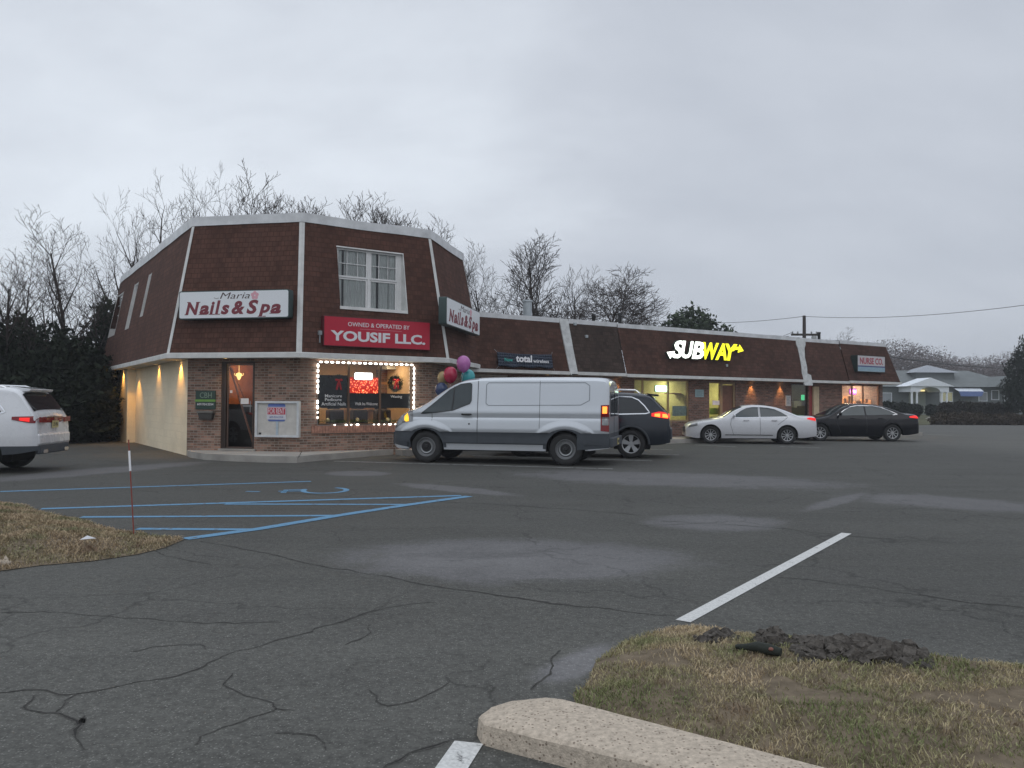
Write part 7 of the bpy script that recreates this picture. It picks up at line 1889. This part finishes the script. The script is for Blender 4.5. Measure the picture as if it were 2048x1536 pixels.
def tree(key, px, top_py, dist, label, rot=0.0, wide=1.0, group='bare winter trees', cat='tree', name='bare_tree'):
    b = AT(px, top_py, dist); a_, c_, H = PROTO[key]; s_ = b.z / H
    o = bpy.data.objects.new(name, None); COL.objects.link(o); o.location = (b.x, b.y, -.03); o.rotation_euler = (0, 0, rot); o.scale = (s_ * wide, s_ * wide, s_)
    tag(o, label, cat, group)
    for nm, me in (('trunk', a_), ('crown', c_)):
        q = bpy.data.objects.new(nm, me); COL.objects.link(q); q.parent = o
    return o
T = [('broad', 352, 322, 37, 'tallest bare tree, its spreading crown rising over the left roof slope', .3, 1.0),
     ('broad2', 452, 325, 39, 'bare tree just right of the tallest one, topping the roof corner over the box sign', 2.2, .72),
     ('broad', 262, 375, 36.5, 'bare tree with long reaching limbs left of the tallest one', 4.0, .9),
     ('upright', 140, 420, 31, 'slim leaning bare tree standing alone above the dark shrubs at the left', 1.0, 1.1),
     ('thin', 60, 470, 30, 'bare tree near the left edge with fine upright twigs', 2.0, 1.1),
     ('upright2', 15, 500, 28, 'bare tree cut by the left edge of the picture', .5, 1.2),
     ('thin', 190, 520, 33, 'low bare tree between the shrubs and the left end of the brown roof', 5.0, 1.1),
     ('thin', 100, 520, 34, 'thin bare tree behind the slim leaning one', 3.0, 1.2),
     ('upright2', 215, 560, 35, 'small bare tree touching the far end of the brown roof', 3.3, 1.2),
     ('clump', 572, 382, 41.0, 'bare stems left of the white corner trim, above the roof edge', 0.0, 1.25),
     ('clump', 612, 350, 42.0, 'tall bare stems above the white corner trim', 2.1, 1.30),
     ('clump', 655, 356, 43.0, 'bare stems above the left half of the upstairs window', 4.0, 1.30),
     ('clump', 700, 374, 44.0, 'bare stems above the right half of the upstairs window', 1.2, 1.30),
     ('clump', 748, 392, 43.0, 'bare stems above the roof right of the upstairs window', 3.1, 1.25),
     ('upright', 797, 400, 45.0, 'bare tree peeping over the right roof corner of the tall building', 1.2, 1.25),
     ('upright2', 838, 432, 46.0, 'low bare twigs just right of the right roof corner', 2.2, 1.20),
     ('upright2', 925, 480, 44, 'bare tree rising right behind the right edge of the tall mansard', 1.9, 1.0),
     ('upright', 975, 512, 46, 'bare tree left of the pale roof vent', .2, 1.05),
     ('conical', 1070, 455, 46, 'cone shaped bare tree right behind the pale roof vent', .7, 1.15),
     ('thin', 1018, 540, 48, 'small bare tree between two taller ones near the roof vent', 2.7, 1.2),
     ('upright2', 1152, 528, 50, 'faint bare tree left of the dark crooked one', 2.9, 1.2),
     ('crooked', 1215, 540, 43, 'dark crooked spreading tree above the black roof pipes', .0, 1.25),
     ('thin', 1275, 590, 52, 'small bare tree behind the right side of the crooked one', 4.4, 1.3),
     ('thin', 1305, 625, 58, 'low faint bare tree left of the evergreen', 1.4, 1.6),
     ('thin', 1690, 652, 75, 'small bare tree far behind the far end of the shop row', 2.4, 1.4)]
for k, px, py, D, lb, rot, wd in T: tree(k, px, py, D, lb, rot, wd)

# leafy shrubs and evergreens: many leaf-sized faces through an uneven volume
def foliage_mesh(name, seed, blobs, n, leaf, mat, jitter=.22):
    r = np.random.default_rng(seed); tot = sum(b[3] * b[4] * b[5] for b in blobs); V = []; F = []
    for (cx, cy, cz, sx_, sy_, sz_) in blobs:
        m = int(n * sx_ * sy_ * sz_ / tot)
        d = r.normal(size=(m, 3)); d /= np.linalg.norm(d, axis=1)[:, None]
        rad = r.uniform(.25, 1.0, m) ** .45
        # uneven outline: gaps and bulges
        lump_ = np.array([mnoise.noise((a * 2.3 + cx, b * 2.3 + cy, c * 2.3 + cz)) + .5 * mnoise.noise((a * 6 + cx, b * 6, c * 6)) for a, b, c in d])
        keep = (lump_ > -.34) | (rad < .6)
        P_ = d * (rad * (1 + lump_ * .45))[:, None] * np.array([sx_, sy_, sz_]) + np.array([cx, cy, cz]) + r.normal(size=(m, 3)) * jitter * leaf; P_ = P_[keep]; m = len(P_)
        a = r.normal(size=(m, 3)); a /= np.linalg.norm(a, axis=1)[:, None]; b = r.normal(size=(m, 3)); b -= (b * a).sum(1)[:, None] * a; b /= np.linalg.norm(b, axis=1)[:, None]
        s_ = (leaf * r.uniform(.5, 1.3, m))[:, None]
        Q = np.stack([P_ - a * s_, P_ + b * s_ * .45, P_ + a * s_, P_ - b * s_ * .45], 1).reshape(-1, 3)
        base = len(V); V += Q.tolist(); F += [(base + 4 * i, base + 4 * i + 1, base + 4 * i + 2, base + 4 * i + 3) for i in range(m)]
    me = bpy.data.meshes.new(name); me.from_pydata(V, [], F); me.materials.append(mat); me.update(); return me
m_leaf_d = simple('dark_evergreen_leaves', (0.020, 0.026, 0.017), 0.85, var=.6, scale=1.6, spec=.1)
m_leaf_i = simple('ivy_leaves', (0.040, 0.048, 0.030), 0.8, var=.5, scale=2.5, spec=.15)
m_leaf_h = simple('hedge_leaves', (0.034, 0.029, 0.021), 0.85, var=.25, scale=1.4, spec=.1)
m_leaf_g = simple('evergreen_tree_leaves', (0.060, 0.078, 0.050), 0.85, var=.4, scale=1.2, spec=.1)
m_twigmass = simple('brown_twig_mass', (0.16, 0.135, 0.13), 0.9, var=.3, scale=.6, spec=.05)
def shrub(name, label, cat, loc, me, sc=(1, 1, 1), rot=0.0, group=None, stem=None):
    o = thing(name, label, cat, loc, rot, group); o.scale = sc
    q = bpy.data.objects.new('foliage', me); COL.objects.link(q); q.parent = o
    if stem:
        mb = MB(); mb.tube([(0, 0, -.1), (.05, .03, stem * .5), (0, 0, stem)], [.12, .09, .05], 7); mb.build('trunk', m_bark_d, o, smooth=True)
    return o
sh1 = foliage_mesh('foliage', 1, [(0, 0, 1.3, 1.9, 1.5, 1.5), (.8, .2, 2.3, 1.2, 1.1, 1.3), (-.9, 0, 2.0, 1.1, 1.1, 1.2), (.1, 0, 3.2, .9, .8, 1.0)], 9000, .13, m_leaf_d)
sh2 = foliage_mesh('foliage', 2, [(0, 0, 1.0, 1.8, 1.4, 1.2), (-.6, .2, 2.0, 1.2, 1.0, 1.1), (.9, 0, 1.7, 1.0, 1.0, 1.0)], 8000, .13, m_leaf_d)
sh3 = foliage_mesh('foliage', 3, [(0, 0, 1.6, .9, .9, 1.8), (.2, 0, 3.6, .75, .7, 1.3), (-.2, 0, 4.9, .55, .5, .9)], 6500, .12, m_leaf_i)
SH = [(-30, 27.5, 1, 1.15, 1.1, 'dark shrub at the left edge behind the white car'), (35, 28.0, 2, 1.1, 1.2, 'dark shrub above the roof of the white car at the left'), (100, 28.6, 1, 1.1, 1.0, 'dark shrub behind the white car, left of the gap to the building'),
      (160, 30.0, 2, 1.2, 1.1, 'dark shrub between the white car and the cream wall'), (205, 33.5, 1, 1.2, 1.25, 'dark shrub against the far end of the cream wall'), (130, 33.0, 1, 1.3, .95, 'taller dark shrub in the second row behind the slim tree'),
      (60, 32.0, 2, 1.5, 1.25, 'taller dark shrub in the second row at the left'), (-20, 31.0, 1, 1.4, 1.0, 'taller dark shrub in the second row at the left edge'), (235, 37.5, 2, 1.4, 1.4, 'dark shrub mostly hidden by the cream wall'),
      (10, 26.8, 2, .9, .8, 'low dark shrub right behind the white car roof'), (85, 27.2, 2, .9, .8, 'low dark shrub behind the tail of the white car'), (150, 28.2, 1, .9, .65, 'low dark shrub in front of the gap beside the building'), (190, 29.8, 2, .85, .75, 'low dark shrub at the edge of the asphalt by the cream wall')]
for px, D, k, sx_, sz_, lb in SH:
    p = AT(px, 806, D); shrub('evergreen_shrub', lb, 'shrub', (p.x, p.y, 0), (sh1, sh2)[k - 1], (sx_, 1.0, sz_), px * .37, 'dark shrubs at the left of the lot')
for px, D, s_, lb in ((222, 34.5, 1.0, 'ivy covered trunk right beside the far end of the brown roof'), (52, 29.5, .80, 'ivy clad column rising from the shrubs near the left edge')):
    p = AT(px, 806, D); shrub('ivy_column', lb, 'shrub', (p.x, p.y, 0), sh3, (1, 1, s_), 1.0, None, 4.5)
# undergrowth floor behind, one uncountable mass
ug = foliage_mesh('undergrowth', 9, [(x_, 0, .6, 2.6, 1.2, 1.3) for x_ in range(-14, 10, 3)], 16000, .16, m_leaf_d)
o = bpy.data.objects.new('undergrowth', ug); COL.objects.link(o); p = AT(110, 806, 35); o.location = (p.x - 1, p.y + 1.5, 0); o.rotation_euler = (0, 0, .25); tag(o, kind='stuff')
# evergreen behind the shop row and dark tree at the right edge
ev = foliage_mesh('crown', 4, [(0, 0, 4.6, 1.9, 1.6, 1.6), (-.9, 0, 4.0, 1.3, 1.2, 1.2), (1.2, 0, 4.2, 1.2, 1.1, 1.3), (.1, 0, 5.7, 1.0, .9, .9)], 7000, .15, m_leaf_g)
def leafy(name, label, px, top, D, me, H, wide=1.0, rot=0, trunk_h=4.0, tr=.18, group=None):
    b = AT(px, top, D); s_ = b.z / H; o = thing(name, label, 'tree', (b.x, b.y, 0), rot, group); o.scale = (s_ * wide, s_ * wide, s_)
    q = bpy.data.objects.new('crown', me); COL.objects.link(q); q.parent = o
    mb = MB(); mb.tube([(0, 0, -.1), (.05, .03, trunk_h * .5), (0, 0, trunk_h), (.2, 0, trunk_h + 1)], [tr, tr * .8, tr * .5, tr * .25], 8); mb.tube([(0, 0, trunk_h * .6), (.6, .2, trunk_h)], [tr * .4, tr * .15], 6); mb.tube([(0, 0, trunk_h * .7), (-.6, -.2, trunk_h * 1.1)], [tr * .4, tr * .15], 6)
    mb.build('trunk', m_bark_d, o, smooth=True); return o
leafy('evergreen_tree', 'bushy grey green evergreen above the glowing letter sign', 1380, 612, 52, ev, 6.6, 1.15)
dk = foliage_mesh('crown', 6, [(0, 0, 3.2, 2.4, 2.0, 2.2), (-1.0, 0, 2.0, 1.6, 1.5, 1.4), (1.2, 0, 2.4, 1.6, 1.5, 1.7), (.3, 0, 5.0, 1.5, 1.3, 1.6), (.8, 0, 6.2, .9, .8, .9)], 9000, .17, m_leaf_d)
leafy('evergreen_tree', 'dark dense tree at the right edge beside the pale house', 2046, 662, 72, dk, 7.1, .60, 0, 3.0)
# far tree masses: individual soft bare crowns
fm = foliage_mesh('crown', 12, [(0, 0, 3.6, 2.6, 2.2, 1.9), (-1.7, 0, 3.0, 1.6, 1.5, 1.5), (1.8, 0, 3.2, 1.7, 1.5, 1.6), (.4, 0, 5.0, 1.6, 1.4, 1.2)], 9000, .065, m_twigmass, .5)
FT = [(1775, 680, 150), (1808, 682, 152), (1842, 690, 155), (1872, 705, 160), (1900, 712, 165), (1932, 716, 168), (1962, 712, 170), (1992, 712, 165), (2022, 705, 160), (1740, 690, 150), (2060, 700, 160), (1855, 716, 150), (1945, 728, 150), (2000, 728, 148)]
names_ = ['behind the roof edge above the far box sign', 'left of the cupola roof', 'above the cupola roof', 'just right of the cupola peak', 'over the grey house roof, left', 'over the grey house roof, middle', 'over the grey house roof, right', 'left of the dark edge tree', 'behind the dark edge tree', 'hidden behind the end of the shop row', 'beyond the right edge', 'low behind the cupola', 'low behind the awning end of the house', 'low behind the right house gable']
for (px, py, D), lb in zip(FT, names_):
    leafy('distant_tree', 'hazy brown tree far away ' + lb, px, py, D, fm, 6.1, 1.5, px * .7, 3.0, .2, 'far off trees across the road')

# ---- pale house across the road
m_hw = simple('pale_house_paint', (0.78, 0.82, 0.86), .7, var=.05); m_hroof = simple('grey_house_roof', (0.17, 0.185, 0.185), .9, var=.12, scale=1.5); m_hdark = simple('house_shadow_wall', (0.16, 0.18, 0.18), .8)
m_hwin = emit('lit_house_window', (0.75, 0.72, 0.42), .22, base=(.3, .3, .2))
HD = 92.0
hc = AT(1852, 806, HD); house = thing('pale_house', 'pale house with white arched portico and grey hipped roof across the road', 'house', (hc.x, hc.y, 0), 0)
pm = HD / F_PX                                              # metres per photo pixel at the house
def hx_(px): return (px - 1852) * pm
def hz_(py): return 1.42 + (811.5 - py) * pm
def Hb(mb, nm, mat, **k): return mb.build(nm, mat, house, **k)
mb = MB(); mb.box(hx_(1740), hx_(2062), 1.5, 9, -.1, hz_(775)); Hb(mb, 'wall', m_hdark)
mb = MB(); x0, x1, zt_, ze_ = hx_(1735), hx_(2070), hz_(738), hz_(774)
mb.add([(x0, 1.0, ze_), (x1, 1.0, ze_), (x1, 9.5, ze_), (x0, 9.5, ze_), (hx_(1800), 5, zt_), (hx_(1985), 5, zt_)], [(0, 1, 5, 4), (1, 2, 5), (2, 3, 4, 5), (3, 0, 4), (3, 2, 1, 0)]); Hb(mb, 'roof', m_hroof)
mb = MB(); mb.box(hx_(1818) + 2.2, hx_(1897) + 2.2, 2.8, 6.2, hz_(766), hz_(744) - .01); Hb(mb, 'upper_wall', m_hroof)
mb = MB(); mb.add([(hx_(1810) + 2.2, 2.3, hz_(744)), (hx_(1904) + 2.2, 2.3, hz_(744)), (hx_(1904) + 2.2, 6.7, hz_(744)), (hx_(1810) + 2.2, 6.7, hz_(744)), (hx_(1857) + 2.2, 4.5, hz_(727))], [(0, 1, 4), (1, 2, 4), (2, 3, 4), (3, 0, 4), (3, 2, 1, 0)]); Hb(mb, 'upper_roof', simple('light_grey_roof', (0.33, 0.35, 0.38), .85))
# portico: gable with arched opening, columns
gx0, gx1, gy0, gy1 = hx_(1800), hx_(1893), hz_(774), hz_(757)
xa_, xb_, zs_, zt2 = hx_(1827), hx_(1867), hz_(785), hz_(775.5)
arch = [(xb_ - (xb_ - xa_) * (1 - math.cos(math.pi * k / 12)) / 2, zs_ + (zt2 - zs_) * math.sin(math.pi * k / 12)) for k in range(13)]
mb = MB(); pl = hx_(1809); pr_ = hx_(1884)
L_ = [(pl, zs_), (pl, gy0), ((gx0 + gx1) / 2, gy0)]
for i in range(12):
    a, b = arch[i], arch[i + 1]; mb.quad((a[0], -1.5, a[1]), (a[0], -1.5, gy0), (b[0], -1.5, gy0), (b[0], -1.5, b[1])); mb.quad((a[0], -1.5, a[1]), (b[0], -1.5, b[1]), (b[0], 1.4, b[1]), (a[0], 1.4, a[1]))
mb.quad((xb_, -1.5, zs_), (pr_, -1.5, zs_), (pr_, -1.5, gy0), (xb_, -1.5, gy0)); mb.quad((pl, -1.5, zs_), (xa_, -1.5, zs_), (xa_, -1.5, gy0), (pl, -1.5, gy0))
mb.prism([(gx0, gy0), (gx1, gy0), ((gx0 + gx1) / 2, gy1)], -1.7, 1.4)
mb.quad((pl, -1.5, zs_), (pl, -1.5, gy0), (pl, 1.4, gy0), (pl, 1.4, zs_)); mb.quad((pr_, 1.4, zs_), (pr_, 1.4, gy0), (pr_, -1.5, gy0), (pr_, -1.5, zs_)); Hb(mb, 'portico', m_hw)
for px in (1812, 1822, 1871, 1881):
    mb = MB(); mb.lathe([(.17, 0), (.17, .15), (.12, .18), (.105, zs_ - .15), (.15, zs_ - .1), (.15, zs_)], 12, 'z', (hx_(px), -1.35, 0)); Hb(mb, 'column', m_hw, smooth=True, sharp=40)
mb = MB(); mb.box(hx_(1830), hx_(1864), 1.42, 1.48, .3, hz_(786)); Hb(mb, 'entrance_door', simple('grey_green_door', (.30, .33, .28), .6))
mb = MB(); mb.box(hx_(1836), hx_(1862), 1.35, 1.41, hz_(783), hz_(780)); Hb(mb, 'porch_lamp', emit('porch_lamp_glow', (1, .8, .35), 1.2))
for a, b, c_, d, m in ((1893, 1920, 784, 804, m_hwin), (1772, 1796, 786, 806, m_hw), (2024, 2046, 786, 808, m_hw), (1998, 2014, 780, 800, m_hdark), (1972, 1990, 784, 803, m_hw)):
    mb = MB(); frame(mb, Face((0, 1.5), (1, 0)), hx_(a), hx_(b), hz_(d), hz_(c_), .08, 0, .06); w_ = Hb(mb, 'window', m_hw); MATRIX[w_.name] = MATRIX[house.name]
    k = MB(); k.box(hx_(a) + .08, hx_(b) - .08, 1.47, 1.49, hz_(d) + .08, hz_(c_) - .08); k.box((hx_(a) + hx_(b)) / 2 - .03, (hx_(a) + hx_(b)) / 2 + .03, 1.455, 1.468, hz_(d) + .08, hz_(c_) - .08); k.build('pane', m if m is not m_hw else simple('pale_pane_' + str(a), (.34, .37, .40), .3), house).parent = w_
mb = MB(); mb.add([(hx_(1918), 1.45, hz_(775)), (hx_(1974), 1.45, hz_(775)), (hx_(1970), .2, hz_(783)), (hx_(1920), .2, hz_(783))], [(0, 1, 2, 3)]); mb.add([(hx_(1920), .2, hz_(783)), (hx_(1970), .2, hz_(783)), (hx_(1966), .18, hz_(793)), (hx_(1924), .18, hz_(793))], [(0, 1, 2, 3)], 1)
Hb(mb, 'awning', [simple('white_awning', (.66, .70, .75), .7), simple('blue_awning', (.14, .20, .42), .7)])
mb = MB(); mb.prism([(hx_(1985), hz_(774)), (hx_(2058), hz_(774)), (hx_(2010), hz_(752))], -.5, 3); Hb(mb, 'side_gable', m_hroof)
# lawn bank, path and hedges in front of the house
lawn = simple('dull_lawn', (0.105, 0.105, 0.062), .95, var=.3, scale=.5, spec=.1)
mb = MB(); y0, y1 = 62, 88
mb.add([(28, y0, -.02), (75, y0, -.02), (110, y1, .32), (28, y1, .32), (28, 130, .4), (150, 130, .4)], [(0, 1, 2, 3), (3, 2, 5, 4)]); tag(mb.build('lawn', lawn), kind='structure')
pt = MB(); a_, b_, c_, d_ = AT(1828, 824, 76), AT(1868, 820, 90), AT(1880, 822, 90), AT(1862, 828, 76)
pt.quad((a_.x, 74, .20), (d_.x, 74, .20), (c_.x, 89, .36), (b_.x - .6, 89, .36)); tag(pt.build('path', m_concrete), kind='structure')
def hedge(px0, px1, py0, py1, D, label, seed, mat=m_leaf_h):
    a, b = AT(px0, py1, D), AT(px1, py1, D); top_ = AT(px0, py0, D).z; L_ = b.x - a.x; h = max(top_ - a.z, .4); n = max(2, int(L_ / (h * .9))); r = random.Random(seed)
    me = foliage_mesh('foliage', seed, [(L_ * (k + .5) / n, r.uniform(-.2, .2), h * .45, L_ / n * .75, .9, h * .55 * r.uniform(.9, 1.08)) for k in range(n)], int(7500 * max(1, L_ / 4)), .11, mat)
    return shrub('hedge', label, 'hedge', (a.x, D, a.z - .05), me)
hedge(1868, 2075, 826, 852, 60, 'long low rounded brown hedge at the far edge of the car park', 21, simple('brown_hedge_leaves', (0.075, 0.060, 0.045), 0.85, var=0.25, scale=1.4, spec=.1))
hedge(1885, 2030, 803, 829, 74, 'clipped hedge in front of the house between portico and right gable', 22)
hedge(1768, 1816, 804, 830, 76, 'dark clipped hedge left of the portico', 23, m_leaf_d)
hedge(1820, 1836, 809, 828, 78, 'small dark bush left of the portico door', 24, m_leaf_d); hedge(1858, 1874, 810, 828, 78, 'small dark bush right of the portico door', 25, m_leaf_d)

# ---- utility pole and its wires
PD = 62.0; pb = AT(1609, 806, PD); zt_ = AT(1609, 630, PD).z
t = thing('utility_pole', 'weathered wooden utility pole with a short crossarm behind the shop row', 'pole', (pb.x, pb.y, -.05))
mb = MB(); mb.tube([(0, 0, 0), (0, 0, zt_ * .5), (0, 0, zt_)], [.17, .15, .12], 10); mb.build('pole', m_bark, t, smooth=True)
za = AT(1609, 667, PD).z; mb = MB(); mb.box(-1.0, 1.1, -.06, .06, za - .12, za + .04); mb.build('crossarm', m_bark, t)
for x in (-.9, -.5, .55, .95): mb = MB(); mb.lathe([(0, .18), (.05, .16), (.07, .08), (.05, .02), (0, 0)], 8, 'z', (x, 0, za + .04)); mb.build('insulator', m_grey_metal, t, smooth=True)
mb = MB(); mb.lathe([(0, 0), (.18, 0), (.20, .05), (.20, .55), (.16, .62), (0, .64)], 14, 'z', (.75, 0, za - .75)); mb.build('transformer', m_grey_metal, t, smooth=True)
def cable(p0, p1, sag, r, label, mat=m_black):
    pts = [p0.lerp(p1, k / 24) - Vector((0, 0, sag * 4 * (k / 24) * (1 - k / 24))) for k in range(25)]; mb = MB(); mb.tube(pts, r, 4)
    tag(mb.build('overhead_wire', mat), label, 'wire', 'overhead wires')
top_ = Vector((pb.x, pb.y, zt_ - .1))
cable(top_, AT(2200, 588, 40), .5, .017, 'wire running from the pole top up to the right edge')
cable(top_, AT(1300, 640, 80), .4, .02, 'wire running from the pole top left behind the evergreen')
cable(Vector((pb.x - .9, pb.y, za + .1)), AT(1380, 700, 60), .5, .016, 'wire sloping down left from the crossarm')
cable(AT(1772, 712, 70), AT(2120, 734, 95), .5, .045, 'thick dark cable crossing in front of the far trees')

# ---- haze: damp dusk air
hm = bpy.data.materials.new('damp_air'); hm.use_nodes = True; hm.node_tree.nodes.clear()
ho_ = hm.node_tree.nodes.new('ShaderNodeOutputMaterial'); hv = hm.node_tree.nodes.new('ShaderNodeVolumePrincipled')
hv.inputs['Color'].default_value = (0.80, 0.83, 0.88, 1); hv.inputs['Density'].default_value = 0.0011; hv.inputs['Anisotropy'].default_value = 0.2
hm.node_tree.links.new(hv.outputs[0], ho_.inputs['Volume'])
mb = MB(); mb.box(-220, 260, -70, 330, -1.1, 24); tag(mb.build('haze', hm), kind='stuff')
